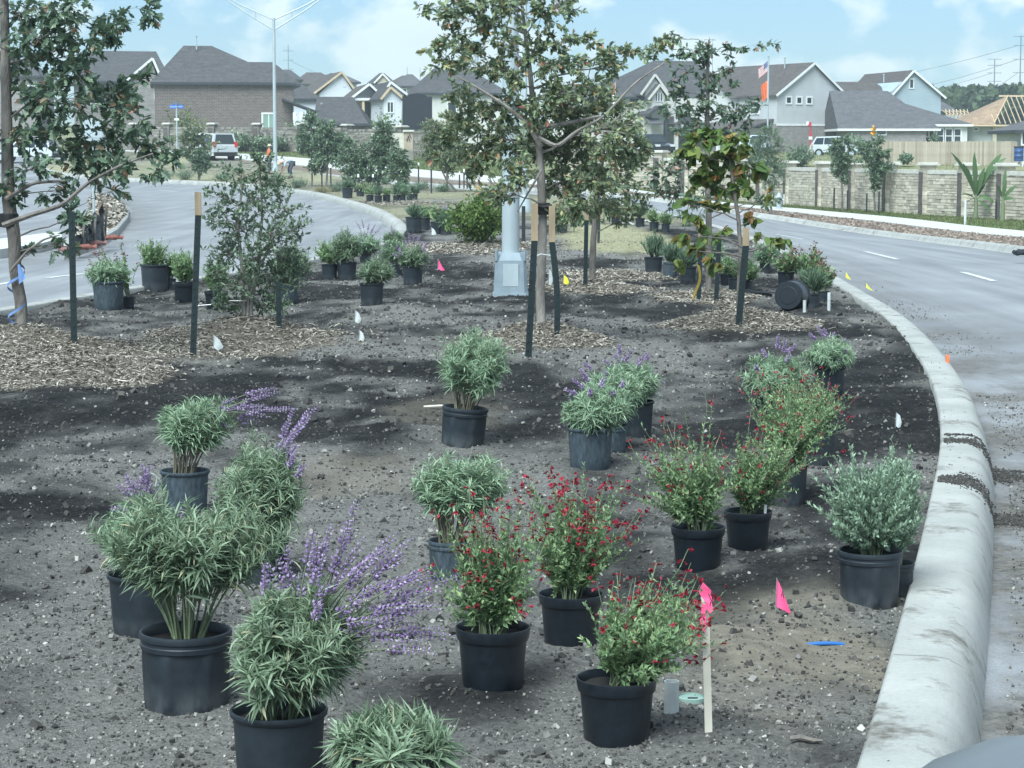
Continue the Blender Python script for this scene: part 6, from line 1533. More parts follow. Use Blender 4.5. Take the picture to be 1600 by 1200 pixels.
# banana plant by the wall
def banana(label, px, py, leaves):
    p = onto(px, py); k = mpp(p[1]); o = thing('banana_plant', label, 'banana plant', tuple(p), group='banana plants by the wall'); r = np.random.default_rng(int(px))
    part('stalk', Geo().tube([(0, 0, -.05), (0.02, 0, .5), (0.0, 0, .95)], [.10, .08, .05], 9), M['stem_green'], o, True)
    for tx, ty, w in leaves:
        e = np.array([(tx - px) * k, r.uniform(-.4, .4), at(800, ty, p[1])[2] - p[2]]); s = np.array([0, 0, .75]); m = (s + e) / 2 + np.array([-.1 * e[0], 0, .35 * abs(e[0]) + .05])
        P = bez(s, m, e, 15); T = np.gradient(P, axis=0); T /= np.linalg.norm(T, axis=1)[:, None]; S = np.cross(T, (0, .9, .3)); S /= np.linalg.norm(S, axis=1)[:, None]; S = S * .5 + np.array([0, .75, .25])
        V = []
        for i in range(15):
            ww = .62 * w * k * (0.1 + math.sin(math.pi * min(1, max(0, (i / 14 - .12) / .88))) ** .7 if i > 1 else .08) * r.uniform(.8, 1.1)
            V += [P[i] - S[i] * ww + np.array([0, 0, -.15 * ww]), P[i], P[i] + S[i] * ww + np.array([0, 0, -.15 * ww])]
        part('leaf', Geo().add(V, [(3 * i + j, 3 * i + 3 + j, 3 * i + 4 + j, 3 * i + 1 + j) for i in range(14) for j in (0, 1)]), M['banana'], o, True)
banana('banana plant with broad ragged leaves left of the last wall column', 1524, 342, [(1484, 238, 9), (1500, 255, 10), (1520, 238, 9), (1560, 240, 10), (1572, 247, 9), (1535, 262, 9), (1498, 305, 8), (1552, 315, 8), (1540, 285, 8), (1505, 318, 6), (1548, 335, 5)])
banana('thin upright banana plant with narrow leaves near the right edge', 1566, 346, [(1572, 265, 7), (1555, 288, 6), (1585, 290, 6), (1580, 310, 6), (1552, 318, 5), (1570, 280, 6)])

# ------------------------------------------------------------------ nursery pots and what grows in them
def pot_meshes(style):
    """unit pot: rim radius 1, height h; outer shell with wall thickness, collar and drain slots"""
    k = 48
    a = np.arange(k)
    if style == 'ribbed':
        h = 1.72
        prof = [(.84, 0), (.86, .03), (.88, .25), (.90, .8), (.915, 1.25), (.92, 1.34), (.965, 1.36), (.975, 1.46), (.955, 1.48), (.955, 1.55), (.99, 1.57), (1.0, 1.65), (.985, 1.71), (.95, 1.72), (.925, 1.69), (.91, 1.4), (.86, .4), (.82, .05)]
        rib = np.zeros((len(prof), k))
        for i in range(1, 5): rib[i] = np.where((a % 8) < 2, .034, -.016)
    elif style == 'collar':
        h = 1.62
        prof = [(.76, 0), (.785, .02), (.80, .08), (.84, .6), (.885, 1.22), (.885, 1.28), (.945, 1.30), (.96, 1.34), (.995, 1.60), (.99, 1.62), (.965, 1.62), (.95, 1.58), (.90, 1.3), (.84, .6), (.76, .05)]
        rib = np.zeros((len(prof), k))
        for i in (0, 1): rib[i] = np.where((a % 12) < 3, -.03, 0)
    else:   # plain pot with a rolled lip
        h = 1.80
        prof = [(.80, 0), (.82, .03), (.86, .5), (.90, 1.2), (.925, 1.62), (.985, 1.68), (1.0, 1.74), (.99, 1.79), (.955, 1.80), (.93, 1.76), (.90, 1.4), (.85, .5), (.80, .05)]
        rib = np.zeros((len(prof), k))
    g = Geo().lathe(prof, k, rib)
    # floor of the pot
    r0 = prof[-1][0]; g.lathe([(prof[0][0], 0.0), (.001, 0.0)], k)
    me = g.mesh('pot', True); me.set_sharp_from_angle(angle=.7)
    zs = h * .86
    s = Geo(); rr = [0, .3, .6, .91]
    V = [(0, 0, zs + .02)]
    for q in rr[1:]:
        for j in range(20):
            t = 2 * math.pi * j / 20; V.append((q * math.cos(t), q * math.sin(t), zs + rng.uniform(-.03, .03)))
    s.add(V, [(0, 1 + j, 1 + (j + 1) % 20) for j in range(20)]); s.f.append(np.array([(1 + i * 20 + j, 1 + (i + 1) * 20 + j, 1 + (i + 1) * 20 + (j + 1) % 20, 1 + i * 20 + (j + 1) % 20) for i in range(2) for j in range(20)]))
    so = s.mesh('soil', True); so.materials.append(M['pot_soil'])
    return me, so, h, zs
POTS = {k: pot_meshes(k) for k in ('ribbed', 'collar', 'plain')}
POTMESH = {}
def pot_mesh(style, mat):
    if (style, mat) not in POTMESH:
        me = POTS[style][0].copy(); me.materials.append(M[mat]); POTMESH[style, mat] = me
    return POTMESH[style, mat]

def dust_pot():
    m, t, b = new_mat('pot_plastic_dusted')
    tcn = t.nodes.new('ShaderNodeTexCoord'); sx = t.nodes.new('ShaderNodeSeparateXYZ'); t.links.new(tcn.outputs['Object'], sx.inputs[0])
    mu = t.nodes.new('ShaderNodeMath'); mu.operation = 'MULTIPLY_ADD'; mu.inputs[1].default_value = -1.0; mu.inputs[2].default_value = .72
    t.links.new(sx.outputs[2], mu.inputs[0])
    ad = t.nodes.new('ShaderNodeMath'); ad.operation = 'MULTIPLY'; ad.use_clamp = True; t.links.new(mu.outputs[0], ad.inputs[0])
    t.links.new(ramp(t, noise(t, 2.2, 6, .65, stretch=(1, 1, .5)), [(0.35, (0, 0, 0)), (0.62, (1, 1, 1))]), ad.inputs[1])
    base = ramp(t, noise(t, 3, 6, .7), [(0.3, (0.011, 0.016, 0.021)), (0.7, (0.021, 0.029, 0.037))])
    t.links.new(mixc(t, ad.outputs[0], base, (0.11, 0.12, 0.125)), b.inputs['Base Color'])
    b.inputs['Roughness'].default_value = .45; b.inputs['Specular IOR Level'].default_value = .45
    return m
M['pot_clean'] = M['pot']
M['pot_clean'] = plain('clean_pot_plastic', (0.009, 0.013, 0.018), 0.34, 0.3, 6, spec=0.5)
M['pot'] = dust_pot()

def bezier_pts(A, B, C, t):
    t = t[..., None]
    return A[:, None] * (1 - t) ** 2 + 2 * B[:, None] * t * (1 - t) + C[:, None] * t ** 2
def bezier_tan(A, B, C, t):
    t = t[..., None]
    d = 2 * (B - A)[:, None] * (1 - t) + 2 * (C - B)[:, None] * t
    return d / (np.linalg.norm(d, axis=2)[..., None] + 1e-9)

def bush(r, ox, rx, zb, zt, n, per, leaf, llen, t0=.45, spread=.75, up=.25, shell=.35, basew=.05, stem_r=.0022, top=1.0):
    """stems from the pot fanning into a rounded mass; returns stem geometry, leaf placement, stem ends"""
    v = r.normal(size=(n, 3)); v /= np.linalg.norm(v, axis=1)[:, None]
    v *= r.uniform(shell, 1, n)[:, None] ** .5
    v[:, 2] = np.where(v[:, 2] < 0, v[:, 2] * .9, v[:, 2] * top)
    az = np.arctan2(v[:, 1], v[:, 0]); lob = 1 + .22 * np.sin(az * 2 + r.uniform(0, 6.3)) * r.uniform(.4, 1) + .16 * np.sin(az * 5 + r.uniform(0, 6.3)) + r.normal(0, .09, n)
    v *= lob[:, None] / 1.04
    rz = (zt - zb) / 2
    C = np.stack([ox + v[:, 0] * rx, v[:, 1] * rx * .95, zb + rz + v[:, 2] * rz], -1)
    A = np.stack([r.normal(0, basew, n), r.normal(0, basew, n), np.zeros(n)], -1)
    nm = max(14, n // 4); am = np.sort(r.uniform(0, 2 * math.pi, nm)); rm_ = basew * (.35 + .9 * r.uniform(0, 1, nm))
    mi = np.searchsorted(am, (np.arctan2(C[:, 1], C[:, 0] - ox) % (2 * math.pi)) + r.normal(0, .5, n)) % nm
    A = np.stack([np.cos(am[mi]) * rm_[mi], np.sin(am[mi]) * rm_[mi], np.zeros(n)], -1) * np.array([1, 1, 1.0]) + r.normal(0, .005, (n, 3)) * np.array([1, 1, 0])
    B = A * .4 + C * np.array([.42, .42, .62]); B[:, 2] = C[:, 2] * .72
    Bm = np.stack([np.cos(am) * rx * .42 + ox * .5, np.sin(am) * rx * .42, np.full(nm, (zb + (zt - zb) * .35) * .75)], -1) * r.uniform(.7, 1.15, (nm, 1))
    B = B * .72 + Bm[mi] * .28
    t = r.uniform(t0, 1, (n, per)) ** .85
    P = bezier_pts(A, B, C, t).reshape(-1, 3); T = bezier_tan(A, B, C, t).reshape(-1, 3)
    side = np.cross(T, r.normal(size=T.shape)); side /= np.linalg.norm(side, axis=1)[:, None] + 1e-9
    D = T * (1 - spread) + side * spread + np.array([0, 0, 1.0]) * (up + r.normal(0, .28, (len(P), 1)))
    Nn = T * .6 + r.normal(0, .35, T.shape) + np.array([0, 0, .6])
    S = llen * np.clip(np.exp(r.normal(0, .3, len(P))), .5, 1.55) * (1.42 - .85 * t.reshape(-1) ** 1.5)
    st = Geo(); tt = np.linspace(0, 1, 6)
    Q = bezier_pts(A, B, C, np.broadcast_to(tt, (n, 6)))
    keep = r.uniform(0, 1, n) < .2
    for i in range(n):
        if keep[i]: st.tube(Q[i], np.linspace(stem_r * 1.6, stem_r * .5, 6), 5, False)
        else: st.tube(Q[i][2:], np.linspace(stem_r * .8, stem_r * .5, 4), 4, False)
    tv, tf = LEAF[leaf]
    S3 = np.stack([S * r.uniform(.6, 1.1, len(S)), S, S * r.uniform(.1, 2.6, len(S))], -1)
    lf = Geo().scatter(tv, tf, P, frames(D, Nn), S3)
    Te = bezier_tan(A, B, C, np.ones((n, 1)))[:, 0]
    return st, lf, C, Te
def spikes(r, starts, ends, size, gap=.021, droop=.06):
    """long flower spikes: whorls of small florets thinning to the tip"""
    fl = Geo(); st = Geo(); ca = Geo()
    for a, e in zip(starts, ends):
        m = (a + e) / 2 + np.array([0, 0, np.linalg.norm(e - a) * .10]); L_ = np.linalg.norm(e - a)
        P = bez(a, m, e, 10); st.tube(P, np.linspace(.0022, .0011, 10), 4, False)
        nw = max(6, int(L_ * .54 / gap)); t = .46 + .54 * np.arange(nw) / nw
        for q in t:
            i = min(int(q * 9), 8); f = q * 9 - i; c = P[i] * (1 - f) + P[i + 1] * f; T = P[i + 1] - P[i]; T /= np.linalg.norm(T)
            kf = 7 if q < .9 else 4
            d = r.normal(size=(kf, 3)); d -= (d @ T)[:, None] * T; d /= np.linalg.norm(d, axis=1)[:, None]; d = d * .8 + T * .75
            s = size * (1.15 - .65 * (q - .46) / .54) * r.uniform(.6, 1.15, kf)
            fl.scatter(FLO, FLOF, np.tile(c, (kf, 1)) + d * .004, frames(d, r.normal(size=(kf, 3))), s)
    return st, fl
def red_heads(r, C, T, size, frac=.6, kmin=2, kmax=6, rise=.06):
    n = len(C); pick = r.uniform(0, 1, n) < frac
    C = C[pick]; T = T[pick]; P = []; D = []; st = Geo()
    for c, t_ in zip(C, T):
        d = t_ + np.array([0, 0, .9]); d /= np.linalg.norm(d); L_ = rise * r.uniform(.6, 1.5); e = c + d * L_ + r.normal(0, .01, 3)
        st.tube([c, (c + e) / 2, e], [.0014, .0012, .0008], 3, False)
        for q in range(r.integers(kmin, kmax + 1)):
            P.append(c + (e - c) * r.uniform(.3, 1.05)); v = r.normal(size=3); v[2] *= .4; D.append(v)
    P = np.array(P).reshape(-1, 3); D = np.array(D).reshape(-1, 3)
    return st, Geo().scatter(RED, REDF, P, frames(D, np.tile([0, 0, 1.0], (len(P), 1)) + r.normal(0, .3, (len(P), 3))), size * r.uniform(.6, 1.2, len(P)))

MADE = {}
KINDS = dict(  # n stems, leaves per stem, leaf shape, leaf length (m), material
    sage=dict(n=200, per=46, leaf='lance', llen=.052, mat='sage', t0=.42, spread=.66, up=.28, basew=.045),
    sage_green=dict(n=200, per=46, leaf='lance', llen=.055, mat='sage_green', t0=.42, spread=.66, up=.28, basew=.045),
    salvia=dict(n=190, per=34, leaf='oval', llen=.021, mat='salvia', t0=.18, spread=.62, up=.25, basew=.03, shell=.12, stem_r=.0013),
    cenizo=dict(n=300, per=60, leaf='oval', llen=.022, mat='cenizo', t0=.35, spread=.55, up=.45, basew=.03, shell=.15, stem_r=.0014),
    rosemary=dict(n=90, per=40, leaf='needle', llen=.055, mat='rosemary', t0=.2, spread=.5, up=.6, basew=.05, shell=.15),
    rusty=dict(n=100, per=26, leaf='oval', llen=.032, mat='salvia', t0=.2, spread=.6, up=.3, basew=.05, shell=.2))
def potted(kind, label, cx, by, rimw, style, ext, mat='pot', tilt=(0, 0), flowers=None, cat='potted plant', group=None, seed=0, lod=1.0, name=None, zoom=1.0, dens=1.0):
    r = np.random.default_rng(1000 + seed)
    p = onto(cx, by, 0, bedz); k = mpp(p[1]) ; R = rimw / 2 * k
    me, so, h, zs = POTS[style]
    x, y = p[0] * (1 + R * .82 / p[1]), p[1] + R * .82
    z = min(float(bedz(x, y)), float(bedz(x, y - R * .8)), p[2]) - .006
    o = thing(name or dict(sage='potted_sage', sage_green='potted_sage', salvia='potted_salvia', cenizo='potted_shrub', rosemary='potted_rosemary', rusty='potted_salvia')[kind], label, cat, (x, y, z), group=group)
    o.rotation_euler = (math.radians(tilt[0]), math.radians(tilt[1]), r.uniform(0, 6.28) * 0)
    if style == 'collar' and mat == 'pot': mat = 'pot_clean'
    po = part('pot', pot_mesh(style, mat), None, o); po.scale = (R, R, R); po.rotation_euler = (0, 0, r.uniform(0, 6.28))
    s = part('soil', so, None, po)
    if ext is None: return o
    x0, x1, yt, yb = ext
    K = KINDS[kind]; kk = mpp(y)
    zsoil = zs * R
    zt = at(800, yt, y)[2] - z - zsoil; zb = max(.01, at(800, yb, y)[2] - z - zsoil)
    ox = ((x0 + x1) / 2 - cx) * kk; rx = (x1 - x0) / 2 * kk
    ll = K['llen'] * (1 if lod >= .99 else (1 / lod) ** .42); n = max(18, int(K['n'] * lod ** .6 * dens ** .5)); per = max(6, int(K['per'] * lod ** .4 * dens ** .5))
    leaf = K['leaf'] if lod > .6 or K['leaf'] != 'lance' else 'lance4'
    st, lf, C, T = bush(r, ox, rx * 1.06, zb, zt * .99, n, per, leaf, ll * zoom, K['t0'], K['spread'], K['up'], K.get('shell', .35), K['basew'] * min(1.4, R / .12), K.get('stem_r', .0024) * (1 if lod > .6 else 1.8))
    off = np.array([0, 0, zsoil])
    for g in (st, lf):
        g.v = [v + off for v in g.v]
    # basal shoots, so that the bare stems are not too clean
    part('stems', st, M['stem' if kind in ('sage',) else 'stem_green'], o, kind='stuff')
    part('foliage', lf, M[K['mat']], o, kind='stuff')
    if flowers:
        typ = flowers[0]
        if typ == 'purple':
            tips = flowers[1]; nrand = flowers[2] if len(flowers) > 2 else 0; fs = flowers[3] if len(flowers) > 3 else .016
            S_, E_ = [], []
            for tx, ty in tips:
                e = np.array([(tx - cx) * kk, r.uniform(-.35, .2) * rx * 1.2, at(800, ty, y)[2] - z])
                c0 = np.array([ox, 0, zsoil + (zb + zt) / 2]); S_.append(c0 + (e - c0) * r.uniform(.18, .35) + r.normal(0, .015, 3)); E_.append(e)
            for i in range(nrand):
                j = r.integers(0, len(C)); c = C[j] + off; d = T[j] + np.array([0, 0, .7]); d /= np.linalg.norm(d); S_.append(c - d * .03); E_.append(c + d * r.uniform(.6, 1.2) * (flowers[4] if len(flowers) > 4 else .16))
            s2, f2 = spikes(r, S_, E_, fs, gap=.0125 if lod > .6 else .03)
            part('flower_stems', s2, M['stem_green'], o, kind='stuff'); part('flower_spikes', f2, M['purple'], o, kind='stuff')
        else:
            s2, f2 = red_heads(r, C + off, T, flowers[1], flowers[2], *(flowers[3:] or (2, 5, .05)))
            part('flower_stems', s2, M['stem_green'], o, kind='stuff'); part('flowers', f2, M['red' if typ == 'red' else 'rust'], o, kind='stuff')
    return o

# foreground
potted('sage_green', 'bare stemmed green sage in the ribbed pot at lower left', 292, 1116, 150, 'ribbed', (158, 432, 762, 905), seed=1, zoom=1.08, dens=.95)
potted('sage', 'grey sage with two upright purple spikes behind the ribbed pot', 226, 1000, 118, 'plain', (165, 300, 778, 890), flowers=('purple', [(232, 722), (244, 724), (192, 752), (180, 790), (213, 770), (205, 735), (255, 745), (222, 745)], 3, .017, .1), seed=2, zoom=1.05, dens=.95)
potted('sage', 'round topped sage in the pot with pale rim', 290, 806, 80, 'plain', (258, 372, 615, 690), flowers=('purple', [(440, 605), (425, 618), (470, 640), (340, 648), (352, 650), (376, 620), (388, 632), (420, 632), (445, 612), (410, 660), (362, 668), (330, 660), (430, 650), (455, 640), (400, 640), (366, 640)], 3, .016, .1), mat='pot_dusty', seed=3, zoom=1.05, dens=.95)
potted('sage_green', 'dense green sage with long purple spikes leaning over it', 412, 913, 82, 'ribbed', (325, 492, 682, 842), flowers=('purple', [(500, 636), (478, 655), (462, 640), (468, 668), (446, 765), (472, 690), (488, 650), (380, 752), (487, 640), (440, 700), (455, 680), (420, 770), (400, 790)], 3, .017, .1), seed=4, zoom=1.05, dens=.95)
potted('sage_green', 'purple flowered sage with spikes sweeping right in the front pot', 437, 1246, 160, 'plain', (358, 590, 905, 1085),
       flowers=('purple', [(724, 905), (722, 998), (655, 838), (632, 830), (690, 900), (668, 935), (610, 862), (566, 778), (560, 830), (530, 812), (505, 840), (640, 900), (600, 905), (702, 940), (585, 875), (575, 940), (545, 885), (655, 975), (490, 862), (452, 850), (425, 880), (645, 930), (690, 1015), (560, 985), (700, 918), (600, 960), (520, 905), (660, 950), (470, 900), (680, 880), (618, 848), (640, 865), (545, 850), (580, 840), (515, 860), (670, 1000), (705, 985), (625, 1000), (440, 870), (500, 820)], 3, .015, .12), seed=5, zoom=1.08, dens=.95)
potted('sage_green', 'pale green sage cut by the bottom edge of the picture', 612, 1330, 168, 'plain', (522, 704, 1138, 1262), seed=6, zoom=1.35, dens=.55)
potted('sage', 'silvery domed sage in a leaning pot at the centre of the bed', 722, 700, 74, 'ribbed', (668, 797, 508, 610), tilt=(0, 5), seed=7, zoom=1.05, dens=.95)
potted('sage', 'domed silver sage in the pale dusty ribbed pot', 704, 906, 72, 'ribbed', (655, 793, 702, 790), mat='pot_dusty', seed=8, zoom=1.05, dens=.95)
potted('salvia', 'red flowered salvia in the black collared pot, left of three', 770, 1081, 122, 'collar', (686, 846, 780, 985), flowers=('red', .019, .38, 2, 5, .06), seed=9)
potted('salvia', 'red flowered salvia in the black collared pot, middle of three', 892, 1012, 106, 'collar', (816, 980, 735, 925), flowers=('red', .020, .45, 2, 6, .07), seed=10)
potted('salvia', 'red salvia leaning right towards the pink flag stake', 963, 1169, 132, 'collar', (905, 1150, 888, 1062), flowers=('red', .019, .32, 2, 5, .06), seed=11)
potted('sage', 'drooping sage with a few purple spikes in the dusty plain pot', 922, 736, 76, 'plain', (878, 988, 600, 690), flowers=('purple', [(905, 575), (893, 590), (880, 605), (960, 610), (930, 625), (945, 590)], 3, .019, .1), mat='pot_dusty', seed=12, zoom=1.05, dens=.95)
potted('sage', 'sage in the pale ribbed pot squeezed behind the drooping sage', 956, 707, 50, 'ribbed', (905, 1000, 575, 660), mat='pot_dusty', seed=13, zoom=1.05, dens=.95)
potted('sage', 'lavender spiked sage behind the drooping sage', 990, 684, 66, 'plain', (920, 1036, 560, 640), flowers=('purple', [(1040, 600), (1028, 620), (1010, 552), (985, 545), (975, 560), (960, 552), (1012, 590), (1000, 570), (940, 560)], 6, .019, .09), seed=14, zoom=1.05, dens=.95)
potted('salvia', 'wide red salvia in the collared pot before the stubby pot', 1090, 895, 88, 'collar', (986, 1154, 645, 850), flowers=('red', .018, .33, 2, 5, .05), seed=15)
potted('salvia', 'red salvia in the collared pot holding a white tag', 1168, 861, 78, 'collar', (1126, 1264, 655, 800), flowers=('red', .017, .28, 2, 4, .05), seed=16)
potted('salvia', 'largest red salvia thicket farther back by the kerb', 1226, 792, 76, 'plain', (1144, 1334, 565, 770), flowers=('red', .017, .36, 2, 5, .05), seed=17)
potted('salvia', 'bushy red salvia half hidden behind the largest thicket', 1275, 728, 66, 'plain', (1185, 1322, 580, 720), flowers=('red', .016, .36, 2, 4, .05), seed=18)
potted('sage', 'silver sage rising behind the red salvia thicket', 1205, 670, 58, 'plain', (1160, 1268, 552, 620), flowers=('purple', [(1212, 520), (1225, 528), (1240, 535), (1190, 545)], 2, .019, .08), seed=19, zoom=1.05, dens=.95)
potted('sage', 'farthest silver sage by the kerb with purple tips', 1296, 618, 52, 'plain', (1254, 1338, 528, 580), flowers=('purple', [(1272, 508), (1285, 512), (1300, 518), (1262, 520)], 3, .019, .07), seed=20, zoom=1.05, dens=.95)
potted('cenizo', 'silver leaved shrub in the ribbed pot beside the kerb', 1358, 949, 104, 'ribbed', (1276, 1425, 692, 885), seed=21)
potted('cenizo', 'second silver shrub behind the ribbed pot by the kerb', 1398, 931, 62, 'ribbed', (1346, 1448, 690, 870), seed=22)

# white nursery tag in one pot
hold = [q for q in bpy.data.objects if q.get('label') == 'red salvia in the collared pot holding a white tag'][0]
kk_ = mpp(hold.location[1]); part('plant_tag', Geo().box(24 * kk_, 28 * kk_, -12 * kk_, -11 * kk_, 50 * kk_, 74 * kk_), M['white_paint'], hold)
# middle distance, left group by the road
G1 = 'pots by the left road'
potted('sage', 'pale sage in the wide dusty pot left of the green post', 170, 486, 52, 'plain', (136, 202, 408, 452), mat='pot_dusty', lod=.35, seed=31, group=G1)
potted('rusty', 'rusty flowered salvia behind the wide dusty pot', 200, 483, 22, 'plain', (142, 208, 382, 452), flowers=('rust', .03, .7, 3, 6, .05), lod=.35, seed=32, group=G1)
potted('salvia', 'tall green plant in the black pot by the left kerb', 243, 456, 48, 'plain', (212, 268, 366, 430), lod=.4, seed=33, group=G1, zoom=1.3)
potted('salvia', 'yellow green plant in the short collared pot beside the tan tipped post', 290, 473, 40, 'collar', (262, 315, 384, 442), lod=.4, seed=34, group=G1, zoom=1.3)
potted('salvia', 'dark pot half behind the live oak with a wire across it', 338, 485, 38, 'collar', (316, 362, 400, 455), lod=.35, seed=35, group=G1, zoom=1.3)
potted('sage_green', 'dusty pot under the right side of the live oak', 447, 476, 44, 'plain', (415, 490, 380, 440), mat='pot_dusty', lod=.35, seed=36, group=G1)
potted('salvia', 'small pot squeezed behind the tall green plant', 266, 453, 20, 'plain', (255, 300, 388, 430), lod=.3, seed=37, group=G1, zoom=1.3)
G2 = 'pots in the middle of the bed'
potted('salvia', 'left pot of the touching pair, with loose green growth', 515, 437, 27, 'plain', (488, 545, 368, 412), lod=.3, seed=41, group=G2, zoom=1.4)
potted('sage_green', 'right pot of the touching pair, with upright growth', 542, 439, 33, 'plain', (515, 572, 356, 408), lod=.35, seed=42, group=G2)
potted('sage_green', 'round sage alone in the black pot before the purple ones', 581, 478, 40, 'plain', (560, 616, 402, 440), lod=.4, seed=43, group=G2)
potted('sage_green', 'upright purple spiked sage in the pot nearest the pink flag', 645, 445, 34, 'plain', (622, 668, 385, 418), flowers=('purple', [(630, 368), (638, 362), (648, 366), (658, 365), (664, 376)], 6, .022, .14), lod=.4, seed=44, group=G2)
potted('sage', 'lavender sage behind the round sage', 618, 434, 24, 'plain', (596, 634, 372, 412), flowers=('purple', [(600, 390), (612, 352), (625, 385), (590, 395), (606, 384)], 6, .022, .14), lod=.3, seed=45, group=G2)
potted('sage', 'tall pale lavender sage against the left road', 571, 414, 20, 'plain', (550, 598, 366, 396), flowers=('purple', [(556, 346), (566, 342), (578, 348), (588, 350), (598, 354)], 6, .022, .16), lod=.3, seed=46, group=G2)
potted('sage_green', 'small green pot plant next to the kerb curve', 612, 402, 18, 'plain', (600, 632, 360, 388), lod=.25, seed=47, group=G2)
G3 = 'pots on the far bed'
for i, (cx, by, w, ext, kd, fl_, lab) in enumerate(((647, 364, 28, (634, 664, 322, 352), 'rosemary', None, 'grey rosemary in the leftmost pot by the bright shrub'), (662, 360, 22, (650, 680, 318, 348), 'rusty', ('rust', .04, .6, 2, 4, .05), 'rusty plant just behind the grey rosemary by the shrub'),
        (683, 366, 22, (668, 702, 314, 354), 'rusty', ('rust', .04, .7, 2, 4, .05), 'rusty plant with a white tag before its pot'), (697, 368, 20, (688, 708, 328, 356), 'sage', ('purple', [(694, 318), (700, 316)], 3, .02, .12), 'pale pot touching the bright shrub'),
        (543, 310, 18, (530, 556, 280, 304), 'rosemary', None, 'first pot of the far row, with stiff blue green leaves'), (563, 307, 14, (552, 586, 284, 303), 'rusty', ('rust', .05, .5, 2, 3, .05), 'second pot of the far row, with rusty growth'),
        (578, 316, 13, (564, 590, 284, 308), 'rusty', ('rust', .05, .6, 2, 3, .05), 'third pot of the far row, low and rusty'), (591, 317, 13, (583, 600, 290, 308), 'rosemary', None, 'fourth pot of the far row, beside a white tag'),
        (604, 316, 13, (596, 614, 290, 308), 'salvia', None, 'fifth pot of the far row, with green growth'), (619, 315, 11, (610, 628, 284, 306), 'rosemary', None, 'sixth pot of the far row, with grey spikes'), (629, 315, 11, (622, 640, 286, 306), 'sage', None, 'seventh pot of the far row'),
        (640, 313, 11, (632, 650, 290, 306), 'rosemary', None, 'eighth pot of the far row'), (648, 312, 10, (642, 656, 292, 306), 'rosemary', None, 'last pot of the far row, nearest the dry grass'))):
    potted(kd, lab, cx, by, w, 'plain', ext, flowers=fl_, lod=.16, seed=60 + i, group=G3, zoom=1.3)
G4 = 'pots by the right road'
for i, (cx, by, w, ext, kd, fl_, st_, mt, tl, lab) in enumerate(((1021, 428, 30, (1002, 1042, 362, 406), 'rosemary', None, 'plain', 'pot', 0, 'stiff rosemary in the first black pot before the straw'), (1046, 434, 26, (1030, 1066, 374, 412), 'rosemary', None, 'plain', 'pot_dusty', 6, 'rosemary in a leaning dusty pot beside the stiff one'),
        (1075, 442, 28, (1058, 1092, 388, 418), 'rosemary', None, 'plain', 'pot', 0, 'rosemary pot beside the yellow ribbon'), (1110, 424, 22, (1094, 1128, 372, 404), 'sage', None, 'plain', 'pot_dusty', 0, 'pale plant in the pot between the redbud posts'),
        (1136, 446, 24, (1120, 1152, 396, 428), 'salvia', None, 'collar', 'pot', 0, 'low pot behind the redbud stem'), (1151, 459, 28, (1138, 1182, 402, 440), 'salvia', None, 'plain', 'pot', 0, 'pot directly behind the redbud post'), (1168, 457, 20, (1160, 1190, 405, 440), 'salvia', None, 'plain', 'pot', -5, 'narrow pot right of the redbud post'),
        (1196, 427, 20, (1182, 1216, 380, 412), 'sage', None, 'plain', 'pot', 0, 'pale leaved pot left of the rusty thicket'), (1228, 450, 28, (1202, 1262, 388, 440), 'rusty', ('rust', .035, .75, 2, 5, .06), 'plain', 'pot', 0, 'rusty salvia thicket behind the tipped pot'),
        (1268, 452, 26, (1240, 1290, 384, 440), 'rusty', ('rust', .035, .75, 2, 5, .06), 'plain', 'pot', 0, 'tall rusty salvia beside the road kerb'), (1270, 481, 25, (1248, 1290, 422, 456), 'rosemary', None, 'plain', 'pot', 0, 'green plant in the pot right of the tipped pot'),
        (1286, 472, 20, (1270, 1306, 408, 446), 'rusty', ('rust', .03, .7, 2, 5, .05), 'plain', 'pot', 0, 'rusty plant closest to the right kerb'), (1022, 361, 16, (1004, 1034, 322, 350), 'salvia', None, 'plain', 'pot', 0, 'far pot beside the right road, left one'), (1040, 362, 14, (1028, 1054, 328, 352), 'salvia', None, 'plain', 'pot', 0, 'far pot beside the right road, right one'),
        (962, 352, 15, (945, 985, 318, 344), 'salvia', None, 'plain', 'pot', 0, 'far pot in the straw behind the leafy oak'), (1000, 355, 16, (984, 1016, 318, 346), 'rosemary', None, 'plain', 'pot', 0, 'far low pot on the white sheet'), (880, 364, 14, (866, 900, 326, 354), 'salvia', None, 'plain', 'pot', 0, 'far pot hidden behind the middle oak stakes'))):
    potted(kd, lab, cx, by, w, st_, ext, mat=mt, tilt=(0, tl), flowers=fl_, lod=.25, seed=90 + i, group=G4, zoom=1.2)

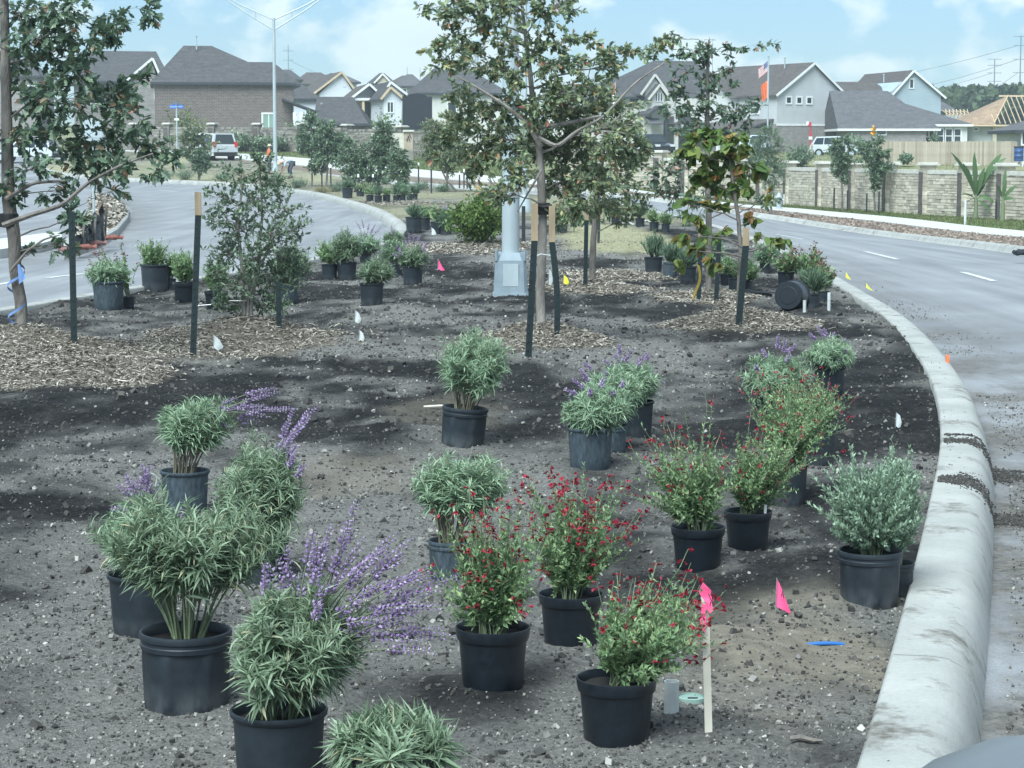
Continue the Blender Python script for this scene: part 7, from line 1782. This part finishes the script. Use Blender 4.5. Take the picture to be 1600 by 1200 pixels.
# ------------------------------------------------------------------ tree stakes
def stake(label, px, pyb, pyt, tip=0.0, lean=0.0, w=.055, mat='post_green', group='steel tree stakes', bend=0.0, fn=bedz, tipmat='wood_tip', studs=True):
    p = onto(px, pyb, 0, fn); k = mpp(p[1]); H_ = at(800, pyt, p[1])[2] - p[2]
    o = thing('tree_stake', label, 'stake', tuple(p), group=group)
    n = 9; tt = np.linspace(0, 1, n); zt_ = H_ - tip * k
    cx_ = lambda t: lean * k * t + bend * k * math.sin(math.pi * t)
    g = Geo()
    for i in range(n - 1):
        a, b = tt[i], tt[i + 1]
        A = (cx_(a), 0, -.15 + (zt_ + .15) * a); B = (cx_(b), 0, -.15 + (zt_ + .15) * b)
        g.beam(A, B, w, .008, up=(0, 1, 0)); g.beam((A[0], .016, A[2]), (B[0], .016, B[2]), .010, .034, up=(0, 1, 0))
    part('post', g, M[mat], o, kind=None)
    if studs:
        s = Geo()
        for i in range(int(H_ / .07)):
            z = .06 + i * .07
            if z < zt_ - .03: s.box(cx_(z / H_) - .006, cx_(z / H_) + .006, -.012, -.003, z, z + .014)
        part('studs', s, M['post_black' if mat == 'post_green' else mat], o, kind='stuff')
    if tip: part('tip', Geo().beam((cx_(1) - lean * k * .0, 0, zt_), (cx_(1), 0, H_), w * 1.02, .019, up=(0, 1, 0)), M[tipmat], o)
    return o
stake('green steel post beside the left oak trunk', 116, 536, 330, w=.05)
stake('tan tipped steel post left of the live oak', 300, 556, 300, 36, 13, .05)
stake('short green post below the live oak crown', 436, 513, 440, w=.045)
stake('tan topped green post left of the middle oak trunk', 824, 559, 318, 58, 11, .052)
stake('bowed green post right of the middle oak trunk', 869, 521, 322, 56, -7, .052, bend=5)
stake('tan topped post at the leafy oak trunk', 914, 446, 322, 22, 2, .05)
stake('post in front of the redbud stem', 1152, 509, 356, 28, 12, .06)
stake('redbud post carrying the yellow ribbon', 1091, 470, 342, 40, 3, .05)
stake('redbud post standing farthest back', 1118, 470, 374, 0, 5, .05)
stake('slim post on the chip mound behind the leafy oak', 935, 380, 328, 0, 1, .05, 'post_black', studs=False)
stake('tan tipped post near the far straw', 978, 356, 290, 12, 0, .055, 'post_black', studs=False)
for i, (px, yb, yt, lab) in enumerate(((818, 378, 322, 'dark post right of the pale light pole'), (503, 292, 255, 'white tipped stake left of the forked young tree'), (517, 295, 257, 'white tipped stake right of the forked young tree'), (622, 297, 254, 'white tipped stake below the sign pier'), (654, 292, 254, 'white tipped stake on the lawn edge'), (674, 302, 256, 'tall white tipped stake left of the clustered ones'), (718, 293, 268, 'leftmost of three clustered white tipped stakes'), (725, 294, 264, 'middle of three clustered white tipped stakes'), (730, 294, 268, 'rightmost of three clustered white tipped stakes'), (739, 288, 267, 'stake right of the clustered ones'), (560, 303, 272, 'dark stake under the low bushy tree'), (583, 303, 272, 'dark stake under the upright young tree'))):
    stake(lab, px, yb, yt, 5 if i else 0, 0, .07, 'post_black', 'white tipped stakes on the far bed', tipmat='white_paint', studs=False)
for px, yb, yt, lab in ((1303, 329, 294, 'dark stake left of the smaller wall tree'), (1324, 331, 297, 'dark stake right of the smaller wall tree'), (1354, 333, 302, 'dark stake left of the larger wall tree'), (1373, 335, 299, 'dark stake right of the larger wall tree'), (1556, 345, 312, 'dark stake left of the thin banana plant'), (1207, 318, 300, 'dark stake by the hydrant')):
    stake(lab, px, yb, yt, 0, 0, .07, 'post_black', 'stakes along the stone wall', fn=terr, studs=False)
# ties
def strap(label, pts, r, mat, Yp, name='tree_tie'):
    P = [at(a, b, Yp) for a, b in pts]; c = P[0].copy()
    o = tag(part(name, Geo().tube(np.array(P) - c, r, 5), M[mat], loc=tuple(c)), label, 'tree tie', 'ties on the staked trees'); return o
Ym = TREE_AT['mid_oak'][1]
g = Geo(); pm = at(848, 326, Ym); g.lathe([(.062, -.05), (.066, -.02), (.066, .04), (.06, .05)], 14)
tag(part('tree_tie', g, M['strap'], loc=tuple(pm)), 'black rubber collar round the middle oak trunk', 'tree tie', 'ties on the staked trees')
strap('pale tie wire from post to middle oak trunk', [(828, 405), (845, 397), (870, 401)], .006, 'white_plastic', Ym - .12); strap('strap from the tan topped post to the black collar', [(835, 320), (848, 324), (863, 322)], .019, 'strap', Ym - .07)
Yl_ = TREE_AT['left_oak'][1]
g = Geo(); pm = at(14, 345, Yl_); g.lathe([(.075, -.05), (.08, -.02), (.08, .05), (.07, .06)], 14); tag(part('tree_tie', g, M['strap'], loc=tuple(pm)), 'black rubber collar round the left oak trunk', 'tree tie', 'ties on the staked trees')
g = Geo(); t_ = np.linspace(0, 1, 60); pm = at(26, 470, Yl_); hgt = mpp(Yl_)
P = np.stack([.072 * np.cos(t_ * 14), .072 * np.sin(t_ * 14), (t_ - .5) * 110 * hgt], -1)
V = []
for q in P: V += [q, q + np.array([0, 0, .022])]
tag(part('marking_tape', Geo().add(V, [(2 * i, 2 * i + 2, 2 * i + 3, 2 * i + 1) for i in range(59)]).add([(.03, -.075, .30), (.05, -.08, .30), (.07, -.08, .16), (.04, -.08, .14), (.085, -.07, .22), (.10, -.08, .2)], [(0, 1, 2, 3), (1, 4, 5, 2)]), M['ribbon'], loc=tuple(pm)), 'blue marking tape wound down the left oak trunk', 'tape')
strap('tie wire from the tan tipped post to the live oak', [(303, 478), (330, 476), (360, 470), (385, 470)], .004, 'wire', TREE_AT['live_oak'][1] - .05)

# ------------------------------------------------------------------ pin flags, laths, pipes
def pin_flag(label, px, py, w, hpx, mat, tilt=0.0, shape='square', stem=.0, mark=False, Yoff=0.0, name='pin_flag', group='pin flags'):
    """px,py: where the wire enters the ground; flag drawn above it"""
    p = onto(px, py, 0, bedz if px < 1300 or py > 600 else terr); k = mpp(p[1])
    o = thing(name, label, 'pin flag', tuple(p), tilt * .3, group)
    top = (stem + hpx) * k; lx = tilt * .35 * top
    part('wire', Geo().tube([(0, 0, -.04), (lx * .5, 0, top * .5), (lx, 0, top)], .0018 * max(1, p[1] / 12), 5), M['wire'], o)
    W_ = w * k; Hh = hpx * k
    n = 6; V = []
    for i in range(n + 1):
        u = i / n
        for v in (0, .5, 1):
            zt_ = top - Hh * v * (1 if shape != 'tri' else 1)
            xw = W_ * u * (1 if shape == 'square' else (1 - .65 * abs(v - .55) if shape == 'droop' else (.25 + .75 * v)))
            V.append((lx + xw, .008 * math.sin(u * 4 + v * 3) * (W_ / .08), zt_ - (W_ * .55 * u if shape in ('droop', 'tri') else W_ * .08 * u)))
    part('flag', Geo().add(V, [(3 * i + j, 3 * i + 3 + j, 3 * i + 4 + j, 3 * i + 1 + j) for i in range(n) for j in (0, 1)]), M[mat], o, True)
    if mark:
        part('ink_mark', Geo().tube([(lx + W_ * .25, -.018, top - Hh * .62), (lx + W_ * .33, -.018, top - Hh * .42), (lx + W_ * .42, -.018, top - Hh * .66)], .0016, 4).tube([(lx + W_ * .28, -.018, top - Hh * .55), (lx + W_ * .38, -.018, top - Hh * .55)], .0014, 4), M['ink'], o)
    return o
pin_flag('pink pin flag alone near the kerb with a dark letter', 1211, 963, 24, 46, 'pink', .1, 'tri', 16, True)
pin_flag('pink pin flag in the middle of the bed', 684, 424, 14, 16, 'pink', .1, 'tri', 4)
pin_flag('yellow pin flag behind the bowed post', 880, 446, 9, 13, 'yellow', .1, 'droop', 4)
pin_flag('yellow pin flag at the road edge, farther one', 1321, 440, 9, 10, 'yellow', 0, 'tri', 7)
pin_flag('yellow pin flag at the road edge, nearer one', 1353, 454, 12, 9, 'yellow', 0, 'tri', 5)
pin_flag('orange pin flag on the road side of the kerb', 1477, 573, 6, 14, 'orange', 0, 'square', 5)
pin_flag('white pin flag on the live oak mound', 334, 548, 17, 20, 'white_plastic', -.1, 'droop', 6)
pin_flag('white pin flag standing on bare soil right of live oak', 554, 506, 10, 18, 'white_plastic', .1, 'droop', 4)
pin_flag('small white pin flag at the edge of the chip mound', 563, 533, 9, 16, 'white_plastic', -.3, 'droop', 2)
pin_flag('white pin flag leaning beside the kerb', 1398, 669, 9, 22, 'white_plastic', .25, 'droop', 3)
pin_flag('white tag before the far rusty pot', 674, 367, 8, 11, 'white_plastic', 0, 'droop', 1)
pin_flag('small white flag on the trunk side of middle oak', 857, 448, 7, 24, 'white_plastic', 0, 'droop', 4)
p = at(1088, 412, TREE_AT['redbud'][1] + .5)
V = []
for i in range(8):
    u = i / 7; V += [(.03 * math.sin(u * 4) - .02 * u, -.03, -.33 * u), (.03 * math.sin(u * 4) + .03 * (1 - u * .6) - .02 * u, -.035, -.33 * u - .02)]
tag(part('marker_ribbon', Geo().add(V, [(2 * i, 2 * i + 1, 2 * i + 3, 2 * i + 2) for i in range(7)]), M['ochre'], loc=tuple(p)), 'yellow ribbon tied to the redbud post', 'ribbon')
# lath with pink flag beside the front salvia
p = onto(1109, 1143, 0, bedz); k = mpp(p[1]); o = thing('survey_stake', 'pale wooden survey stake with pink flagging beside the front salvia', 'stake', tuple(p))
tx, tz = -10 * k, at(800, 925, p[1])[2] - p[2]
part('lath', Geo().beam((0, 0, -.1), (tx, .0, tz), 12 * k, .011, up=(0, 1, 0)), M['wood_pale'], o)
V = []
for i in range(7):
    u = i / 6; z = tz + .03 - .075 * u; ww = (.006 + .030 * u * (1.25 - u) + .006 * (i % 2))
    V += [(tx - .006 - .012 * math.sin(u * 5), -.012 - .008 * math.sin(u * 8), z), (tx + ww, -.016 + .012 * math.sin(u * 6), z - .012)]
part('flagging', Geo().add(V, [(2 * i, 2 * i + 1, 2 * i + 3, 2 * i + 2) for i in range(6)]), M['pink'], o, True)
part('flagging', Geo().add([(tx - .01, -.018, tz - .03), (tx + .004, -.02, tz - .03), (tx + .0, -.02, tz - .11), (tx - .016, -.019, tz - .10)], [(0, 1, 2, 3)]), M['pink'], o)
part('ink_mark', Geo().tube([(tx + .008, -.022, tz + .0), (tx + .016, -.022, tz - .02), (tx + .012, -.022, tz - .035)], .0012, 4).tube([(tx + .018, -.022, tz - .005), (tx + .02, -.022, tz - .03)], .0012, 4), M['ink'], o)
p = onto(1049, 1112, 0, bedz); k = mpp(p[1]); tag(part('pipe_stub', Geo().lathe([(12 * k, -.04), (12 * k, 50 * k), (10 * k, 50 * k), (10 * k, -.03)], 20), M['white_plastic'], loc=tuple(p), smooth=True), 'white pipe stub standing by the green valve lid', 'pipe')
p = onto(1080, 1094, 0, bedz); k = mpp(p[1]); o = thing('valve_box', 'faded green round valve box lid set in the gravel', 'valve box', (p[0], p[1], p[2] - .010))
part('ring', Geo().lathe([(23 * k, -.05), (23 * k, .022), (20.5 * k, .024), (20.5 * k, .016)], 28), M['valve'], o, True); part('lid', Geo().lathe([(20.3 * k, .0), (20.3 * k, .018), (.001, .021)], 28), M['valve'], o, True); part('slot', Geo().box(-.012, .019, -.02, -.012, .018, .0225), M['ink'], o)
p = onto(1285, 1010, 0, bedz); k = mpp(p[1])
t_ = np.linspace(-1, 1, 9); tag(part('pipe_offcut', Geo().tube(np.stack([t_ * 35 * k, .01 * t_, .010 - .006 * t_ ** 2], -1), .0075, 10), M['blue_pipe'], loc=tuple(p), smooth=True), 'short blue pipe offcut lying on the sandy soil', 'pipe')
for px, py, h_, lab in ((1257, 487, 18, 'short white pipe stub below the tipped pot'), (1295, 487, 30, 'taller white pipe stub right of the tipped pot')):
    p = onto(px, py, 0, bedz); k = mpp(p[1]); tag(part('pipe_stub', Geo().lathe([(2.6 * k, -.04), (2.6 * k, h_ * k), (1.9 * k, h_ * k), (1.9 * k, 0)], 14), M['white_plastic'], loc=tuple(p), smooth=True), lab, 'pipe')
# pot lying on its side with its floor towards us, and a loose post
p = onto(1232, 487, 0, bedz); k = mpp(p[1]); R = 27 * k
o = thing('tipped_pot', 'empty black pot tipped on its side showing its round floor', 'pot', (p[0], p[1] + .05, p[2] + R * .92))
me = pot_mesh('plain', 'pot_clean'); q = part('pot', me, None, o); q.scale = (R, R, R * .75); q.rotation_euler = (math.radians(-97), math.radians(0), math.radians(-22))
part('floor_ring', Geo().lathe([(R * .5, -.006), (R * .52, .0), (R * .5, .006)], 24), M['pot_dusty'], q).scale = (1 / R, 1 / R, 1 / (R * .75))
A = onto(1158, 470, 0, bedz); B = onto(1206, 476, 0, bedz); c = A.copy()
tag(part('loose_post', Geo().beam((0, 0, .10), tuple(B - A + np.array([0, 0, .13])), .05, .012).beam((0, .02, .12), tuple(B - A + np.array([0, .02, .10])), .019, .03), M['post_black'], loc=tuple(c)), 'loose black post propped against the tipped pot', 'post')
# scraps
for px, py, L_, rz, mt, lab in ((700, 637, .32, .1, 'wood_pale', 'pale stick lying behind the leaning pot'), (182, 596, .22, -.6, 'wood_pale', 'pale stick on the left chip mound'), (1260, 1160, .09, -.25, 'bark', 'dark twig on the gravel near the kerb'), (870, 452, 1.2, -.1, 'bark', 'long dark stick lying across the soil')):
    p = onto(px, py, 0, bedz); d = np.array([math.cos(rz), math.sin(rz), 0]) * L_ / 2
    tag(part('stick', Geo().tube([-d, -d * .3 + np.array([0, .006, .004]), d * .4 - np.array([0, .004, 0]), d], [.008, .009, .007, .004], 6), M[mt], loc=(p[0], p[1], p[2] + .008), smooth=True), lab, 'stick', 'sticks on the bed')
p = onto(60, 508, 0, bedz); tag(part('earth_clod', stones(1, [0.0], [0.0], [0.02], np.array([.13])), M['crumb'], loc=tuple(p)), 'dark clod of earth beside the left oak mound', 'clod')
for px, py, w, lab in ((968, 352, 46, 'white sheet crumpled at the far straw edge'),):
    p = onto(px, py, 0, bedz); k = mpp(p[1]); V = [(i / 12 * w * k * 1.4, j * .12, .05 + .07 * vnoise(i * .9, j * 1.3, 3) + .05 * math.sin(i)) for i in range(13) for j in range(5)]
    tag(part('white_sheet', Geo().add(V, [(i * 5 + j, (i + 1) * 5 + j, (i + 1) * 5 + j + 1, i * 5 + j + 1) for i in range(12) for j in range(4)]), M['white_plastic'], loc=(p[0], p[1], p[2]), smooth=True), lab, 'sheet')

# ------------------------------------------------------------------ two landscapers at the far bed
M['skin'] = plain('skin', (0.34, 0.20, 0.14), .6, .1, 6); M['hivis'] = plain('orange_vest', (0.85, 0.17, 0.06), .7, .1, 6); M['jeans'] = plain('dark_trousers', (0.05, 0.06, 0.08), .85, .15, 8); M['grey_shirt'] = plain('grey_shirt', (0.34, 0.40, 0.44), .8, .1, 6); M['straw_hat'] = plain('pale_hat', (0.50, 0.45, 0.34), .8, .1, 6); M['boots'] = plain('work_boots', (0.05, 0.04, 0.03), .8, .2, 8)
def skin_mesh(name, verts, edges, radii, mat, parent, root=0):
    me = bpy.data.meshes.new(name); me.from_pydata(verts, edges, []); o = bpy.data.objects.new(name, me); COL.objects.link(o)
    m = o.modifiers.new('skin', 'SKIN'); s = o.modifiers.new('sub', 'SUBSURF'); s.levels = 2; s.render_levels = 2
    for i, r in enumerate(radii): me.skin_vertices[0].data[i].radius = (r, r) if not isinstance(r, tuple) else r
    me.skin_vertices[0].data[root].use_root = True
    dg = bpy.context.evaluated_depsgraph_get(); m2 = bpy.data.meshes.new_from_object(o.evaluated_get(dg)); m2.name = name
    COL.objects.unlink(o); bpy.data.objects.remove(o)
    m2.materials.clear(); m2.materials.append(mat); m2.polygons.foreach_set('use_smooth', np.ones(len(m2.polygons), bool))
    return part(name, m2, None, parent)
def person(label, px, pyb, rz, J, shirt, pants, hat):
    p = onto(px, pyb, 0, bedz); o = thing('person', label, 'person', tuple(p), rz)
    N_ = list(J); idx = {n: i for i, n in enumerate(N_)}; V = [J[n][:3] for n in N_]; R = [J[n][3] for n in N_]
    E = [(idx[a], idx[b]) for a, b in (('pelvis', 'waist'), ('waist', 'chest'), ('chest', 'neck'), ('neck', 'head'), ('head', 'crown'), ('chest', 'shl'), ('shl', 'ell'), ('ell', 'wrl'), ('wrl', 'hal'), ('chest', 'shr'), ('shr', 'elr'), ('elr', 'wrr'), ('wrr', 'har'), ('pelvis', 'hil'), ('hil', 'knl'), ('knl', 'anl'), ('anl', 'tol'), ('pelvis', 'hir'), ('hir', 'knr'), ('knr', 'anr'), ('anr', 'tor'))]
    skin_mesh('body', V, E, R, M['skin'], o, idx['pelvis'])
    def sub(name, nodes, edges, mat, grow):
        ii = {n: i for i, n in enumerate(nodes)}
        skin_mesh(name, [J[n][:3] for n in nodes], [(ii[a], ii[b]) for a, b in edges], [J[n][3] * grow + .012 for n in nodes], mat, o)
    sub('shirt', ['chest', 'waist', 'pelvis', 'shl', 'ell', 'shr', 'elr'], [('chest', 'waist'), ('waist', 'pelvis'), ('chest', 'shl'), ('shl', 'ell'), ('chest', 'shr'), ('shr', 'elr')], shirt, 1.14)
    sub('trousers', ['pelvis', 'hil', 'knl', 'anl', 'hir', 'knr', 'anr'], [('pelvis', 'hil'), ('hil', 'knl'), ('knl', 'anl'), ('pelvis', 'hir'), ('hir', 'knr'), ('knr', 'anr')], pants, 1.12)
    for a, b in (('anl', 'tol'), ('anr', 'tor')):
        A, B = np.array(J[a][:3]), np.array(J[b][:3]); part('boot', Geo().tube([A + (0, 0, .06), A - (0, 0, .02), (A + B) / 2 - (0, 0, .02), B], [.06, .065, .055, .045], 8), M['boots'], o, True)
    h = np.array(J['head'][:3]); c = np.array(J['crown'][:3]); ax = c - h; ax /= np.linalg.norm(ax)
    hat_o = part('hat', Geo().lathe([(.17, .0), (.175, .012), (.11, .02), (.105, .09), (.08, .12), (.001, .13)], 16), hat, o, True); hat_o.location = tuple(h + ax * .05); hat_o.rotation_euler = Vector((0, 0, 1)).rotation_difference(Vector(ax)).to_euler()
    return o
stand = dict(pelvis=(0, 0, .95, .13), waist=(0, .01, 1.12, .12), chest=(0, .02, 1.35, .15), neck=(0, .0, 1.52, .06), head=(0, -.03, 1.62, .09), crown=(0, -.03, 1.74, .075), shl=(-.19, .02, 1.42, .065), ell=(-.25, -.02, 1.16, .048), wrl=(-.2, -.2, 1.0, .036), hal=(-.17, -.27, .97, .035), shr=(.19, .02, 1.42, .065), elr=(.26, 0, 1.15, .048), wrr=(.24, -.16, .95, .036), har=(.22, -.23, .90, .035),
             hil=(-.1, 0, .88, .095), knl=(-.11, -.03, .5, .07), anl=(-.12, .02, .09, .045), tol=(-.13, -.14, .04, .04), hir=(.1, 0, .88, .095), knr=(.13, -.02, .5, .07), anr=(.14, .03, .09, .045), tor=(.16, -.13, .04, .04))
bent = dict(pelvis=(0, .2, .88, .13), waist=(0, .05, .97, .125), chest=(0, -.25, .93, .15), neck=(0, -.42, .88, .06), head=(0, -.53, .84, .09), crown=(0, -.64, .80, .075), shl=(-.19, -.28, .90, .065), ell=(-.23, -.34, .62, .048), wrl=(-.15, -.45, .38, .036), hal=(-.12, -.5, .31, .035), shr=(.19, -.28, .90, .065), elr=(.23, -.34, .62, .048), wrr=(.14, -.46, .36, .036), har=(.12, -.5, .29, .035),
            hil=(-.1, .18, .84, .095), knl=(-.13, .0, .47, .07), anl=(-.13, .1, .09, .045), tol=(-.14, -.07, .04, .04), hir=(.1, .18, .84, .095), knr=(.14, .02, .47, .07), anr=(.14, .12, .09, .045), tor=(.16, -.05, .04, .04))
person('standing worker in an orange vest beside the street light', 421, 272, math.radians(100), stand, M['hivis'], M['jeans'], M['straw_hat'])
person('worker in a grey shirt bending over the far bed', 452, 278, math.radians(-70), bent, M['grey_shirt'], M['jeans'], M['straw_hat'])

# ------------------------------------------------------------------ bonnet of the car the view is taken from
M['bonnet'] = plain('grey_car_bonnet', (0.11, 0.125, 0.135), .35, .06, 3, spec=.6)
cb = thing('car_bonnet', 'grey rounded car bonnet edge rising into the bottom right corner', 'car', (0.62, 1.3, -.15))
V = []; nx, ny = 28, 22
pk = at(1600, 1152, 1.75)
for j in range(ny + 1):
    yy = -.75 + 1.35 * j / ny
    for i in range(nx + 1):
        xx = -.62 + 1.5 * i / nx
        zc = pk[2] + .14 - 1.2 * max(0, yy - .45) ** 2 - .02 * (yy - .45) ** 2
        V.append((xx, yy, zc - 3.2 * (max(0, -.16 - xx)) ** 2.0 - .16 * max(0, xx - .5) ** 2))
part('bonnet', Geo().add(V, [(j * (nx + 1) + i, j * (nx + 1) + i + 1, (j + 1) * (nx + 1) + i + 1, (j + 1) * (nx + 1) + i) for j in range(ny) for i in range(nx)]), M['bonnet'], cb, True)
zf = V[-1][2]
part('front_panel', Geo().box(-.58, .86, .52, .58, .28, .95), M['bonnet'], cb)
part('bumper', Geo().box(-.6, .88, .5, .68, .25, .55), M['tyre'], cb)
for s in (-.38, .66): part('headlight', Geo().box(s - .16, s + .16, .56, .62, .62, .8), M['head'], cb)
for s in (-.45, .72): part('wheel', Geo().tube([(s - .1, -.2, .33), (s + .1, -.2, .33)], .33, 18), M['tyre'], cb)

# ------------------------------------------------------------------ humid air
hz = bpy.data.materials.new('haze'); hz.use_nodes = True
ht = hz.node_tree; ht.nodes.remove(ht.nodes['Principled BSDF'])
pv = ht.nodes.new('ShaderNodeVolumePrincipled'); pv.inputs['Color'].default_value = (0.80, 0.93, 0.98, 1); pv.inputs['Density'].default_value = 0.00055; pv.inputs['Anisotropy'].default_value = 0.2
ht.links.new(pv.outputs[0], ht.nodes['Material Output'].inputs['Volume'])
part('haze', Geo().box(-1450, 1450, -60, 1450, -4, 75), hz, kind='stuff')
